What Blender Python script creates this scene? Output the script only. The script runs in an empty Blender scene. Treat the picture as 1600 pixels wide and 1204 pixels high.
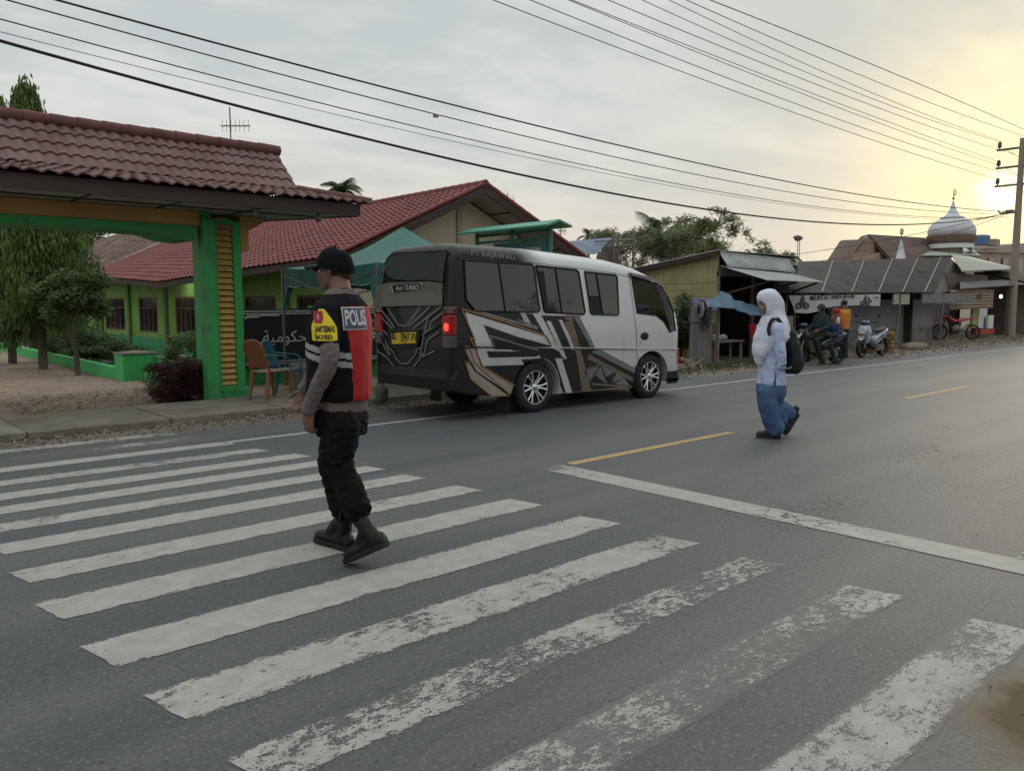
import bpy, bmesh, math, random
from mathutils import Vector as V, Matrix, noise as NZ
R = math.radians
random.seed(7)
# ------------------------------------------------------------------ camera
S = bpy.context.scene
COL = S.collection
F_PX, H = 1250.0, 1.5
PITCH = math.atan(129 / F_PX); AZ = R(47.74)
camd = bpy.data.cameras.new('camera'); cam = bpy.data.objects.new('camera', camd); COL.objects.link(cam)
camd.sensor_width = 36; camd.lens = F_PX / 1600 * 36; camd.clip_start = 0.05; camd.clip_end = 3000
cam.location = (0, 0, H); cam.rotation_euler = (R(90) - PITCH, 0, AZ - R(90))
S.camera = cam
FW = V((math.cos(PITCH) * math.cos(AZ), math.cos(PITCH) * math.sin(AZ), -math.sin(PITCH)))
RT = V((math.sin(AZ), -math.cos(AZ), 0)); UP = RT.cross(FW)
FH = V((math.cos(AZ), math.sin(AZ), 0))
def ray(x, y): return FW + RT * ((x - 800) / F_PX) - UP * ((y - 602) / F_PX)
def G(x, y, z=0.0):                      # photo pixel -> ground point
    d = ray(x, y); return V((0, 0, H)) + d * ((z - H) / d.z)
def PY(x, y, Y):
    d = ray(x, y); return V((0, 0, H)) + d * (Y / d.y)
def PX(x, y, X):
    d = ray(x, y); return V((0, 0, H)) + d * (X / d.x)
def PD(x, y, dep):
    d = ray(x, y); return V((0, 0, H)) + d * (dep / d.dot(FH))
# ------------------------------------------------------------------ world, sun, exposure
SUN_EL, SUN_AZ = R(7.5), R(15.8)
w = bpy.data.worlds.new("World"); S.world = w; w.use_nodes = True
nt = w.node_tree; N = nt.nodes; L = nt.links
for n in list(N): N.remove(n)
def nd(t, **k):
    n = N.new(t)
    for a, b in k.items(): setattr(n, a, b)
    return n
def math_(op, a, b=None, clamp=False):
    n = nd('ShaderNodeMath', operation=op); n.use_clamp = clamp
    for i, v in enumerate((a, b)):
        if v is None: continue
        if isinstance(v, (int, float)): n.inputs[i].default_value = v
        else: L.new(v, n.inputs[i])
    return n.outputs[0]
def mixc(f, a, b, mode='MIX'):
    n = nd('ShaderNodeMix', data_type='RGBA', blend_type=mode)
    for s_, v in ((n.inputs[0], f), (n.inputs[6], a), (n.inputs[7], b)):
        if isinstance(v, (int, float)): s_.default_value = v
        elif isinstance(v, tuple): s_.default_value = (*v, 1)
        else: L.new(v, s_)
    return n.outputs[2]
sky = nd('ShaderNodeTexSky', sky_type='NISHITA'); sky.sun_disc = False
sky.sun_elevation = SUN_EL; sky.sun_rotation = R(90) - SUN_AZ; sky.dust_density = 3; sky.air_density = 1.2
tc = nd('ShaderNodeTexCoord')
dirv = tc.outputs['Generated']
def dotdir(px, py):                      # cos of the angle to a direction of the sky
    d = ray(px, py).normalized() if not isinstance(px, V) else px
    n = nd('ShaderNodeVectorMath', operation='DOT_PRODUCT'); L.new(dirv, n.inputs[0]); n.inputs[1].default_value = d
    return n.outputs['Value']
def lobe(px, py, p):
    return math_('POWER', math_('MAXIMUM', dotdir(px, py), 0.0), p)
def noise_(scale, vec, det=6, rough=.55, dist=0):
    n = nd('ShaderNodeTexNoise'); n.inputs['Scale'].default_value = scale; n.inputs['Detail'].default_value = det
    n.inputs['Roughness'].default_value = rough; n.inputs['Distortion'].default_value = dist
    L.new(vec, n.inputs['Vector']); return n.outputs['Fac']
def ramp_(f, a, b):
    n = nd('ShaderNodeMapRange', interpolation_type='SMOOTHSTEP'); L.new(f, n.inputs[0])
    n.inputs[1].default_value = a; n.inputs[2].default_value = b; return n.outputs[0]
# cloud layer: project the direction on a flat sheet so that clouds shrink to the horizon
sep = nd('ShaderNodeSeparateXYZ'); L.new(dirv, sep.inputs[0])
zz = math_('ADD', math_('MAXIMUM', sep.outputs[2], 0.0), 0.12)
cmb = nd('ShaderNodeCombineXYZ'); L.new(math_('DIVIDE', sep.outputs[0], zz), cmb.inputs[0]); L.new(math_('DIVIDE', sep.outputs[1], zz), cmb.inputs[1])
mp = nd('ShaderNodeMapping'); mp.inputs['Rotation'].default_value = (0, 0, R(20)); mp.inputs['Scale'].default_value = (.75, 1.15, 1); mp.inputs['Location'].default_value = (3.1, 1.7, 0)
L.new(cmb.outputs[0], mp.inputs[0])
n1 = noise_(1.1, mp.outputs[0], 9, .58, .35)
n2 = noise_(3.4, mp.outputs[0], 8, .6, .2)
cov = ramp_(math_('ADD', math_('MULTIPLY', n1, .66), math_('MULTIPLY', n2, .34)), .40, .61)
up_ = ramp_(sep.outputs[2], 0.0, .45)
glow = lobe(1570, 295, 34); glow2 = lobe(1570, 295, 130); core = ramp_(math_('ADD', dotdir(1566, 300), math_('MULTIPLY', math_('SUBTRACT', n2, .5), .0006)), math.cos(R(1.7)), math.cos(R(.15)))
band = lobe(1620, 170, 70); left = lobe(-200, 100, 3)
thin = mixc(glow, (.79, .81, .785), (.98, .92, .74))          # bright thin cloud
thick = mixc(glow, (.60, .655, .665), (.78, .75, .62))          # grey underside
cl = mixc(cov, thin, thick)
peach = math_('MULTIPLY', ramp_(sep.outputs[2], .24, .02), .72)
cl = mixc(peach, cl, (.86, .765, .63))
dark = math_('MULTIPLY', lobe(1430, 50, 28), ramp_(n1, .26, .50), True)
cl = mixc(math_('MULTIPLY', dark, .9), cl, (.61, .645, .63))
cl = mixc(math_('MULTIPLY', math_('MULTIPLY', band, ramp_(n2, .3, .7)), .9), cl, (1.04, .97, .72))
cl = mixc(math_('MULTIPLY', glow2, .85), cl, (1.35, 1.15, .65))
cl = mixc(core, cl, (1.9, 1.7, 1.15))
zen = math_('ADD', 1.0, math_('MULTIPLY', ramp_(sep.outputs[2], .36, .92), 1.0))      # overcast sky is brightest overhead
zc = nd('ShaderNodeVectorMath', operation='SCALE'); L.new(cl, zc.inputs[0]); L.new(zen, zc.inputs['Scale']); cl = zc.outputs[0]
bg1 = nd('ShaderNodeBackground'); L.new(sky.outputs[0], bg1.inputs[0]); bg1.inputs[1].default_value = .05
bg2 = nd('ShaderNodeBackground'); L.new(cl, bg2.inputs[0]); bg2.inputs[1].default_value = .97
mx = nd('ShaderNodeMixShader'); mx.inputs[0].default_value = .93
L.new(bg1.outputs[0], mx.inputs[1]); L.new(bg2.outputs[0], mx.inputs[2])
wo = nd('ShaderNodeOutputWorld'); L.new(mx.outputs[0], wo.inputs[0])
sd = bpy.data.lights.new('sun', 'SUN'); sun = bpy.data.objects.new('sun', sd); COL.objects.link(sun)
sd.energy = 0.65; sd.angle = R(11); sd.color = (1, .86, .66)
sdir = V((math.cos(SUN_EL) * math.cos(SUN_AZ), math.cos(SUN_EL) * math.sin(SUN_AZ), math.sin(SUN_EL)))
sun.rotation_euler = sdir.to_track_quat('Z', 'Y').to_euler()
S.view_settings.view_transform = 'Standard'; S.view_settings.look = 'None'; S.view_settings.gamma = 1
S.view_settings.exposure = 0.0
S.render.engine = 'CYCLES'
# ------------------------------------------------------------------ materials
MATS = {}
def mat(name, col, rough=.75, metal=0., var=.18, scale=3., bump=0., bscale=40., spec=.35, dirt=None, dscale=1.2, damt=.5, stretch=(1, 1, 1), coat=0., emit=None, trans=0., island=0.):
    """principled, with two octaves of procedural colour variation, optional dirt patches and bump"""
    if name in MATS: return MATS[name]
    m = bpy.data.materials.new(name); m.use_nodes = True
    t = m.node_tree; n = t.nodes; l = t.links; b = n['Principled BSDF']
    co = n.new('ShaderNodeTexCoord'); mpn = n.new('ShaderNodeMapping'); mpn.inputs['Scale'].default_value = stretch
    l.new(co.outputs['Object'], mpn.inputs[0])
    nz = n.new('ShaderNodeTexNoise'); nz.inputs['Scale'].default_value = scale; nz.inputs['Detail'].default_value = 8; nz.inputs['Roughness'].default_value = .65
    l.new(mpn.outputs[0], nz.inputs['Vector'])
    mx_ = n.new('ShaderNodeMix'); mx_.data_type = 'RGBA'
    mr = n.new('ShaderNodeMapRange'); mr.inputs[1].default_value = .3; mr.inputs[2].default_value = .7
    l.new(nz.outputs['Fac'], mr.inputs[0]); l.new(mr.outputs[0], mx_.inputs[0])
    mx_.inputs[6].default_value = (*[c * (1 - var) for c in col], 1); mx_.inputs[7].default_value = (*[min(1, c * (1 + var)) for c in col], 1)
    out = mx_.outputs[2]
    if dirt:
        dz = n.new('ShaderNodeTexNoise'); dz.inputs['Scale'].default_value = dscale; dz.inputs['Detail'].default_value = 9; dz.inputs['Roughness'].default_value = .7
        l.new(mpn.outputs[0], dz.inputs['Vector'])
        dr = n.new('ShaderNodeMapRange'); dr.inputs[1].default_value = .5; dr.inputs[2].default_value = .68; dr.inputs[4].default_value = damt
        l.new(dz.outputs['Fac'], dr.inputs[0])
        dm = n.new('ShaderNodeMix'); dm.data_type = 'RGBA'; l.new(dr.outputs[0], dm.inputs[0]); l.new(out, dm.inputs[6]); dm.inputs[7].default_value = (*dirt, 1)
        out = dm.outputs[2]
    if island:
        ge = n.new('ShaderNodeNewGeometry'); hv = n.new('ShaderNodeHueSaturation')
        m1 = n.new('ShaderNodeMapRange'); m1.inputs[3].default_value = 1 - island; m1.inputs[4].default_value = 1 + island
        l.new(ge.outputs['Random Per Island'], m1.inputs[0]); l.new(m1.outputs[0], hv.inputs['Value']); l.new(out, hv.inputs['Color'])
        m2 = n.new('ShaderNodeMapRange'); m2.inputs[3].default_value = .5 - .03 * island; m2.inputs[4].default_value = .5 + .03 * island
        l.new(ge.outputs['Random Per Island'], m2.inputs[0]); l.new(m2.outputs[0], hv.inputs['Hue'])
        out = hv.outputs[0]
    l.new(out, b.inputs['Base Color'])
    b.inputs['Roughness'].default_value = rough; b.inputs['Metallic'].default_value = metal
    b.inputs['Specular IOR Level'].default_value = spec; b.inputs['Coat Weight'].default_value = coat
    if emit: b.inputs['Emission Color'].default_value = (*emit[:3], 1); b.inputs['Emission Strength'].default_value = emit[3]
    if trans:
        tr = n.new('ShaderNodeBsdfTranslucent'); l.new(out, tr.inputs[0]); ms = n.new('ShaderNodeMixShader'); ms.inputs[0].default_value = trans
        l.new(b.outputs[0], ms.inputs[1]); l.new(tr.outputs[0], ms.inputs[2]); l.new(ms.outputs[0], n['Material Output'].inputs[0])
    if bump:
        bn = n.new('ShaderNodeTexNoise'); bn.inputs['Scale'].default_value = bscale; bn.inputs['Detail'].default_value = 5
        l.new(mpn.outputs[0], bn.inputs['Vector'])
        bu = n.new('ShaderNodeBump'); bu.inputs['Strength'].default_value = bump; bu.inputs['Distance'].default_value = .02
        l.new(bn.outputs['Fac'], bu.inputs['Height']); l.new(bu.outputs[0], b.inputs['Normal'])
    MATS[name] = m; return m
def glassmat(name, col, rough=.05, alpha=1.):
    if name in MATS: return MATS[name]
    m = mat(name, col, rough, 0, .1, 2, spec=.5)
    b = m.node_tree.nodes['Principled BSDF']; b.inputs['Alpha'].default_value = alpha
    return m
# ------------------------------------------------------------------ mesh helpers
class MB:
    def __init__(s): s.v = []; s.f = []; s.fm = []
    def add(s, vs, fs, m=0):
        o = len(s.v); s.v += [tuple(p) for p in vs]; s.f += [tuple(i + o for i in f) for f in fs]; s.fm += [m] * len(fs); return s
    def box(s, x0, x1, y0, y1, z0, z1, m=0, M=None):
        vs = [V((x, y, z)) for z in (z0, z1) for y in (y0, y1) for x in (x0, x1)]
        if M: vs = [M @ p for p in vs]
        return s.add(vs, [(0, 2, 3, 1), (4, 5, 7, 6), (0, 1, 5, 4), (2, 6, 7, 3), (0, 4, 6, 2), (1, 3, 7, 5)], m)
    def bar(s, a, b, w_, h, m=0, up=V((0, 0, 1))):
        a = V(a); b = V(b); d = (b - a).normalized(); x = d.cross(up)
        if x.length < 1e-4: x = d.cross(V((1, 0, 0)))
        x.normalize(); y = x.cross(d)
        vs = [p + x * i * w_ / 2 + y * j * h / 2 for p in (a, b) for i, j in ((-1, -1), (1, -1), (1, 1), (-1, 1))]
        return s.add(vs, [(3, 2, 1, 0), (4, 5, 6, 7), (0, 1, 5, 4), (1, 2, 6, 5), (2, 3, 7, 6), (3, 0, 4, 7)], m)
    def loft(s, rings, m=0, cap=True, close=True):
        n = len(rings[0]); vs = [p for r in rings for p in r]; fs = []
        for i in range(len(rings) - 1):
            for j in range(n if close else n - 1):
                k = (j + 1) % n; fs.append((i * n + j, i * n + k, (i + 1) * n + k, (i + 1) * n + j))
        if cap and close: fs.append(tuple(range(n - 1, -1, -1))); fs.append(tuple((len(rings) - 1) * n + j for j in range(n)))
        return s.add(vs, fs, m)
    def tube(s, pts, rad, n=8, m=0, ref=None, cap=True, round_=False):
        """rad: number, or list of r or (rx, ry) per point; rx runs along ref"""
        pts = [V(p) for p in pts]; k = len(pts)
        if not isinstance(rad, (list, tuple)): rad = [rad] * k
        rad = [(r, r) if isinstance(r, (int, float)) else r for r in rad]
        if round_:
            d0 = (pts[0] - pts[1]).normalized(); d1 = (pts[-1] - pts[-2]).normalized(); P = []; Q = []
            for a in (90, 60, 30): P.append(pts[0] + d0 * min(rad[0]) * math.sin(R(a)) * .8); Q.append(tuple(max(r * math.cos(R(a)), r * .05) for r in rad[0]))
            P += pts; Q += rad
            for a in (30, 60, 90): P.append(pts[-1] + d1 * min(rad[-1]) * math.sin(R(a)) * .8); Q.append(tuple(max(r * math.cos(R(a)), r * .05) for r in rad[-1]))
            pts, rad, k = P, Q, len(P)
        rings = []; px = None
        for i, p in enumerate(pts):
            d = (pts[min(i + 1, k - 1)] - pts[max(i - 1, 0)]).normalized()
            r_ = V(ref) if ref is not None else (px if px is not None else (V((0, 0, 1)) if abs(d.z) < .9 else V((1, 0, 0))))
            x = r_ - d * r_.dot(d)
            if x.length < 1e-4: x = d.orthogonal()
            x.normalize(); px = x; y = d.cross(x)
            rings.append([p + x * (rad[i][0] * math.cos(2 * math.pi * j / n)) + y * (rad[i][1] * math.sin(2 * math.pi * j / n)) for j in range(n)])
        return s.loft(rings, m, cap)
    def sph(s, c, r, m=0, nu=16, nv=10, M=None):
        c = V(c); r = (r, r, r) if isinstance(r, (int, float)) else r; rings = []
        for i in range(nv + 1):
            a = math.pi * (i / nv) ; a = min(max(a, .04), math.pi - .04)
            ring = []
            for j in range(nu):
                b = 2 * math.pi * j / nu; p = V((r[0] * math.sin(a) * math.cos(b), r[1] * math.sin(a) * math.sin(b), -r[2] * math.cos(a)))
                ring.append(c + (M @ p if M else p))
            rings.append(ring)
        return s.loft(rings, m)
    def lathe(s, prof, c, axis='z', n=24, m=0, cap=False):
        c = V(c); rings = []
        for r, h in prof:
            ring = []
            for j in range(n):
                a = 2 * math.pi * j / n; u, v = r * math.cos(a), r * math.sin(a)
                ring.append(c + (V((u, v, h)) if axis == 'z' else V((u, h, v)) if axis == 'y' else V((h, u, v))))
            rings.append(ring)
        return s.loft(rings, m, cap)
    def poly(s, pts, m=0): return s.add(pts, [tuple(range(len(pts)))], m)
    def prism(s, pts, off, m=0):
        off = V(off); return s.loft([[V(p) for p in pts], [V(p) + off for p in pts]], m)
    def grid(s, fn, nu, nv, m=0):
        vs = [fn(i / nu, j / nv) for j in range(nv + 1) for i in range(nu + 1)]
        return s.add(vs, [(j * (nu + 1) + i, j * (nu + 1) + i + 1, (j + 1) * (nu + 1) + i + 1, (j + 1) * (nu + 1) + i) for j in range(nv) for i in range(nu)], m)
    def slab(s, fn, nu, nv, th, m=0):          # grid with thickness along th vector
        th = V(th); s.grid(fn, nu, nv, m); s.grid(lambda u, v: V(fn(u, v)) + th, nu, nv, m)
        s.grid(lambda u, v: V(fn(u, 0)) + th * v, nu, 1, m); s.grid(lambda u, v: V(fn(u, 1)) + th * v, nu, 1, m)
        s.grid(lambda u, v: V(fn(0, u)) + th * v, nv, 1, m); s.grid(lambda u, v: V(fn(1, u)) + th * v, nv, 1, m); return s
    def mesh(s, name):
        me = bpy.data.meshes.new(name); me.from_pydata(s.v, [], s.f); me.update()
        me.polygons.foreach_set('material_index', s.fm); return me
    def build(s, name, mats, parent=None, smooth=None, bevel=0., fix=True, seg=2):
        me = s.mesh(name)
        if fix:
            bm = bmesh.new(); bm.from_mesh(me); bmesh.ops.remove_doubles(bm, verts=bm.verts, dist=1e-5); bmesh.ops.recalc_face_normals(bm, faces=bm.faces); bm.to_mesh(me); bm.free()
        return link(name, me, mats, parent, smooth, bevel, seg)
def origin(p):
    o = V((0, 0, 0))
    while p is not None: o = o + V(p.location); p = p.parent
    return o
def link(name, me, mats, parent=None, smooth=None, bevel=0., seg=2):
    if not isinstance(mats, (list, tuple)): mats = [mats]
    for m in mats: me.materials.append(m)
    if parent is not None: me.transform(Matrix.Translation(-origin(parent)))
    if smooth:
        me.polygons.foreach_set('use_smooth', [True] * len(me.polygons))
        if smooth < 180: me.set_sharp_from_angle(angle=R(smooth))
    o = bpy.data.objects.new(name, me); COL.objects.link(o)
    if parent is not None: o.parent = parent
    if bevel:
        b = o.modifiers.new('bevel', 'BEVEL'); b.width = bevel; b.segments = seg; b.limit_method = 'ANGLE'; b.angle_limit = R(40)
    return o
def tag(o, label=None, cat=None, group=None, kind=None):
    if label: o['label'] = label
    if cat: o['category'] = cat
    if group: o['group'] = group
    if kind: o['kind'] = kind
    return o
def thing(name, label, cat, loc=(0, 0, 0), group=None):
    o = bpy.data.objects.new(name, None); COL.objects.link(o); o.location = loc; o.empty_display_size = .2
    return tag(o, label, cat, group)
def evalmesh(me, mods):
    o = bpy.data.objects.new('tmp', me); COL.objects.link(o)
    for t, kw in mods:
        md = o.modifiers.new('m', t)
        for k, v in kw.items(): setattr(md, k, v)
    dg = bpy.context.evaluated_depsgraph_get(); dg.update()
    r = bpy.data.meshes.new_from_object(o.evaluated_get(dg)); bpy.data.objects.remove(o); return r
def organic(mb, voxel=.01, smooth=6, fold=0., fscale=9., fstretch=(1, 1, .5), seed=0):
    """union of closed shapes -> one continuous surface (voxel remesh), relaxed, with optional cloth folds"""
    me = mb.mesh('tmp'); bm = bmesh.new(); bm.from_mesh(me); bmesh.ops.recalc_face_normals(bm, faces=bm.faces); bm.to_mesh(me); bm.free()
    r = evalmesh(me, [('REMESH', dict(mode='VOXEL', voxel_size=voxel)), ('SMOOTH', dict(factor=.5, iterations=smooth))])
    if fold:
        r.update(); ns = [v.normal.copy() for v in r.vertices]
        for v, n in zip(r.vertices, ns):
            p = V((v.co.x * fstretch[0] + seed, v.co.y * fstretch[1], v.co.z * fstretch[2])) * fscale
            a = NZ.noise(p) + .5 * NZ.noise(p * 2.3)
            v.co += n * ((1 - abs(a) * 2.2) * fold)
    return r
def textmesh(s, size, M, th=.002, width=1., spacing=1., align='CENTER', shear=0., bold=0.):
    c = bpy.data.curves.new('t', 'FONT'); c.body = s; c.size = size; c.extrude = th / 2; c.align_x = align; c.align_y = 'CENTER'; c.space_character = spacing; c.shear = shear; c.offset = bold
    o = bpy.data.objects.new('t', c); COL.objects.link(o); dg = bpy.context.evaluated_depsgraph_get(); dg.update()
    me = bpy.data.meshes.new_from_object(o.evaluated_get(dg)); bpy.data.objects.remove(o)
    me.transform(M @ Matrix.Diagonal((width, 1, 1, 1))); return me
def frame(o, x, y):                     # 4x4 with columns x, y, x cross y at o
    x = V(x).normalized(); y = V(y); y = (y - x * y.dot(x)).normalized(); z = x.cross(y)
    return Matrix(((x.x, y.x, z.x, o[0]), (x.y, y.y, z.y, o[1]), (x.z, y.z, z.z, o[2]), (0, 0, 0, 1)))
def stroke(mb, pts, w_, nrm, th=.003, m=0):     # flat ribbon of width w_ along pts, lying on a surface with normal nrm
    nrm = V(nrm).normalized()
    for a, b in zip(pts[:-1], pts[1:]):
        a = V(a); b = V(b); d = (b - a)
        if d.length < 1e-6: continue
        d.normalize(); mb.bar(a - d * w_ * .3, b + d * w_ * .3, w_, th, m, up=nrm)
def copy_tree(o, parent=None):
    c = o.copy(); COL.objects.link(c); c.parent = parent
    for ch in list(o.children): copy_tree(ch, c)
    return c
# ------------------------------------------------------------------ ground and road
def road_nodes(m, paint=False, col=(.6, .6, .56)):
    m.use_nodes = True; t = m.node_tree; n = t.nodes; l = t.links; b = n['Principled BSDF']
    co = n.new('ShaderNodeTexCoord').outputs['Object']
    def nz(s, d=6, r=.6, st=None):
        v = co
        if st: mm = n.new('ShaderNodeMapping'); mm.inputs['Scale'].default_value = st; l.new(co, mm.inputs[0]); v = mm.outputs[0]
        q = n.new('ShaderNodeTexNoise'); q.inputs['Scale'].default_value = s; q.inputs['Detail'].default_value = d; q.inputs['Roughness'].default_value = r; l.new(v, q.inputs['Vector']); return q.outputs['Fac']
    def mr(f, a, b_, c=0., d=1.):
        q = n.new('ShaderNodeMapRange'); q.interpolation_type = 'SMOOTHSTEP'
        for i, x in enumerate((f, a, b_, c, d)):
            if isinstance(x, (int, float)): q.inputs[i].default_value = x
            else: l.new(x, q.inputs[i])
        return q.outputs[0]
    def mth(op, a, c=None):
        q = n.new('ShaderNodeMath'); q.operation = op
        for i, x in enumerate((a, c)):
            if x is None: continue
            if isinstance(x, (int, float)): q.inputs[i].default_value = x
            else: l.new(x, q.inputs[i])
        return q.outputs[0]
    def mix(f, a, c):
        q = n.new('ShaderNodeMix'); q.data_type = 'RGBA'
        for i, x in ((0, f), (6, a), (7, c)):
            if isinstance(x, (int, float)): q.inputs[i].default_value = x
            elif isinstance(x, tuple): q.inputs[i].default_value = (*x, 1)
            else: l.new(x, q.inputs[i])
        return q.outputs[2]
    sx = n.new('ShaderNodeSeparateXYZ'); l.new(co, sx.inputs[0])
    # alligator cracks in three broken spots of the surface
    dist = n.new('ShaderNodeTexNoise'); dist.inputs['Scale'].default_value = 5; dist.inputs['Detail'].default_value = 4; l.new(co, dist.inputs['Vector'])
    av = n.new('ShaderNodeVectorMath'); av.operation = 'MULTIPLY_ADD'; l.new(dist.outputs['Color'], av.inputs[0]); av.inputs[1].default_value = (.16, .16, 0); l.new(co, av.inputs[2])
    crk = 0
    for (cx, cy, rx, ry, sc) in ((5.25, 2.75, .62, .50, 7.5), (8.35, 3.05, 1.0, .5, 7), (10.3, 3.6, .45, .3, 9), (5.8, 2.7, .35, .45, 6)):
        vo = n.new('ShaderNodeTexVoronoi'); vo.feature = 'DISTANCE_TO_EDGE'; vo.inputs['Scale'].default_value = sc; l.new(av.outputs[0], vo.inputs['Vector'])
        dx = mth('DIVIDE', mth('SUBTRACT', sx.outputs[0], cx), rx); dy = mth('DIVIDE', mth('SUBTRACT', sx.outputs[1], cy), ry)
        d = mth('SQRT', mth('ADD', mth('MULTIPLY', dx, dx), mth('MULTIPLY', dy, dy)))
        ma = mth('MULTIPLY', mr(mth('ADD', d, mth('MULTIPLY', nz(3.5, 3), .9)), 1.5, .75), 1.)
        wd = mth('MULTIPLY', ma, .075)
        c = mth('MULTIPLY', mr(vo.outputs['Distance'], wd, 0.0), ma)
        crk = c if crk == 0 else mth('MAXIMUM', crk, c)
    fine = nz(48, 6, .85); mid = nz(22, 6, .7); fleck = nz(34, 3, .6, (.8, 1.3, 1)); big = nz(.55, 7, .6); tracks = nz(.9, 5, .55, (.12, 1.6, 1))
    vg = n.new('ShaderNodeTexVoronoi'); vg.inputs['Scale'].default_value = 75; l.new(co, vg.inputs['Vector'])
    pits = mr(vg.outputs['Distance'], .12, .0)
    sx_ = mth('SUBTRACT', sx.outputs[0], 3.35); sy_ = mth('SUBTRACT', sx.outputs[1], .72); spot = mr(mth('ADD', mth('SQRT', mth('ADD', mth('MULTIPLY', sx_, sx_), mth('MULTIPLY', mth('MULTIPLY', sy_, sy_), 3.))), mth('MULTIPLY', nz(4, 6, .7), .6)), .92, .55)
    if not paint:
        c = mix(mr(big, .3, .7), (.048, .053, .061), (.067, .071, .078))
        c = mix(mr(tracks, .42, .62), c, (.085, .087, .09))
        c = mix(mth('MULTIPLY', mr(mid, .35, .75), .45), c, (.055, .057, .062))
        c = mix(mth('MULTIPLY', mr(fine, .52, .68), .85), c, (.24, .24, .24))
        c = mix(mth('MULTIPLY', mr(fine, .46, .28), .85), c, (.018, .019, .022))
        c = mix(mth('MULTIPLY', mr(fleck, .40, .30), .8), c, (.014, .015, .018))
        c = mix(mth('MULTIPLY', mr(fleck, .66, .76), .7), c, (.26, .25, .23))
        # dust blown on the near edge of the road
        dust = mr(mth('ADD', sx.outputs[1], mth('MULTIPLY', nz(1.6, 7), -1.3)), .50, -.2)
        c = mix(mth('MULTIPLY', dust, .8), c, (.19, .165, .13)); c = mix(mth('MULTIPLY', spot, .93), c, (.14, .105, .07))
        dust2 = mr(mth('ADD', sx.outputs[1], mth('MULTIPLY', nz(1.1, 7), 1.6)), 9.9, 10.6)
        c = mix(mth('MULTIPLY', dust2, .6), c, (.15, .135, .115))
        c = mix(mth('MULTIPLY', crk, .92), c, (.012, .012, .012))
        l.new(c, b.inputs['Base Color']); b.inputs['Roughness'].default_value = .60; l.new(mth('MULTIPLY', mth('SUBTRACT', 1., mth('MAXIMUM', spot, mth('MULTIPLY', dust, .7))), .52), b.inputs['Specular IOR Level'])
        h = mth('ADD', mth('MULTIPLY', fine, 1.1), mth('ADD', mth('MULTIPLY', mid, 1.1), mth('MULTIPLY', crk, -.5)))
        h = mth('ADD', h, mth('MULTIPLY', pits, -.4))
        bu = n.new('ShaderNodeBump'); bu.inputs['Strength'].default_value = .55; bu.inputs['Distance'].default_value = .012; l.new(h, bu.inputs['Height']); l.new(bu.outputs[0], b.inputs['Normal'])
    else:
        oi = n.new('ShaderNodeObjectInfo'); sc = n.new('ShaderNodeSeparateColor'); l.new(oi.outputs['Color'], sc.inputs[0])
        wear, ghost = sc.outputs[0], sc.outputs[1]
        a1 = mth('ADD', mth('MULTIPLY', nz(2.1, 4, .6), .31), mth('ADD', mth('MULTIPLY', nz(19, 7, .8, (.7, 1.3, 1)), .44), mth('MULTIPLY', nz(110, 4, .75), .25)))
        gn = n.new('ShaderNodeTexCoord').outputs['Generated']; sg_ = n.new('ShaderNodeSeparateXYZ'); l.new(gn, sg_.inputs[0]); ev = mth('MINIMUM', sg_.outputs[1], mth('SUBTRACT', 1., sg_.outputs[1]))
        a1 = mth('SUBTRACT', a1, mr(ev, .13, .0, 0., .085))      # paint frays along its edges
        al = mr(mth('SUBTRACT', a1, wear), -.006, .02)
        al = mth('MAXIMUM', al, mth('MULTIPLY', ghost, mr(a1, .3, .6, .3, 1.)))
        al = mth('MULTIPLY', al, mr(pits, .2, .8, 1., .55))
        al = mth('MULTIPLY', al, mth('SUBTRACT', 1., mth('MULTIPLY', crk, .95)))
        al = mth('MULTIPLY', al, mth('SUBTRACT', 1., mth('MULTIPLY', spot, .9)))
        cc = mix(mr(nz(7, 6, .7), .35, .7), tuple(x * .80 for x in col), col)
        cc = mix(mth('MULTIPLY', mr(fine, .5, .3), .4), cc, tuple(x * .45 for x in col))
        l.new(cc, b.inputs['Base Color']); b.inputs['Roughness'].default_value = .7; b.inputs['Specular IOR Level'].default_value = .3
        l.new(al, b.inputs['Alpha'])
    return m
M_asph = road_nodes(bpy.data.materials.new('asphalt'))
M_pw = road_nodes(bpy.data.materials.new('paint_white'), True, (.345, .345, .315))
M_py = road_nodes(bpy.data.materials.new('paint_yellow'), True, (.40, .29, .13))
M_dirt = mat('dirt', (.18, .145, .11), .95, var=.3, scale=2.2, bump=.6, bscale=25, dirt=(.085, .07, .052), dscale=1.1, damt=.8)
M_yard = mat('yard_dirt', (.25, .185, .14), .95, var=.25, scale=1.3, bump=.7, bscale=30, dirt=(.13, .10, .075), dscale=3.5, damt=.75)
M_slab = mat('old_concrete', (.19, .172, .14), .9, var=.3, scale=2.5, bump=.5, bscale=30, dirt=(.125, .098, .072), dscale=1.0, damt=.95, island=.12)
M_grass = mat('leaf_grass', (.05, .075, .025), .8, var=.35, scale=12, trans=.25, island=.3)
b = MB(); b.grid(lambda u, v: (-900 + u * 3000, -900 + v * 3000, -.56), 2, 2)
tag(b.build('ground', mat('ground_soil', (.10, .085, .06), .95, var=.3, scale=.3, bump=.4, bscale=6, dirt=(.06, .07, .03), dscale=.2, damt=.8)), kind='structure')
def wav(x, a, s): return a * (NZ.noise(V((x * s, a * 37, .3))) + .5 * NZ.noise(V((x * s * 4.1, a * 11, .9))))
xs = [-60 + i * .35 for i in range(420)] + [87 + i * 8 for i in range(60)]
b = MB(); rows = []
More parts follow.
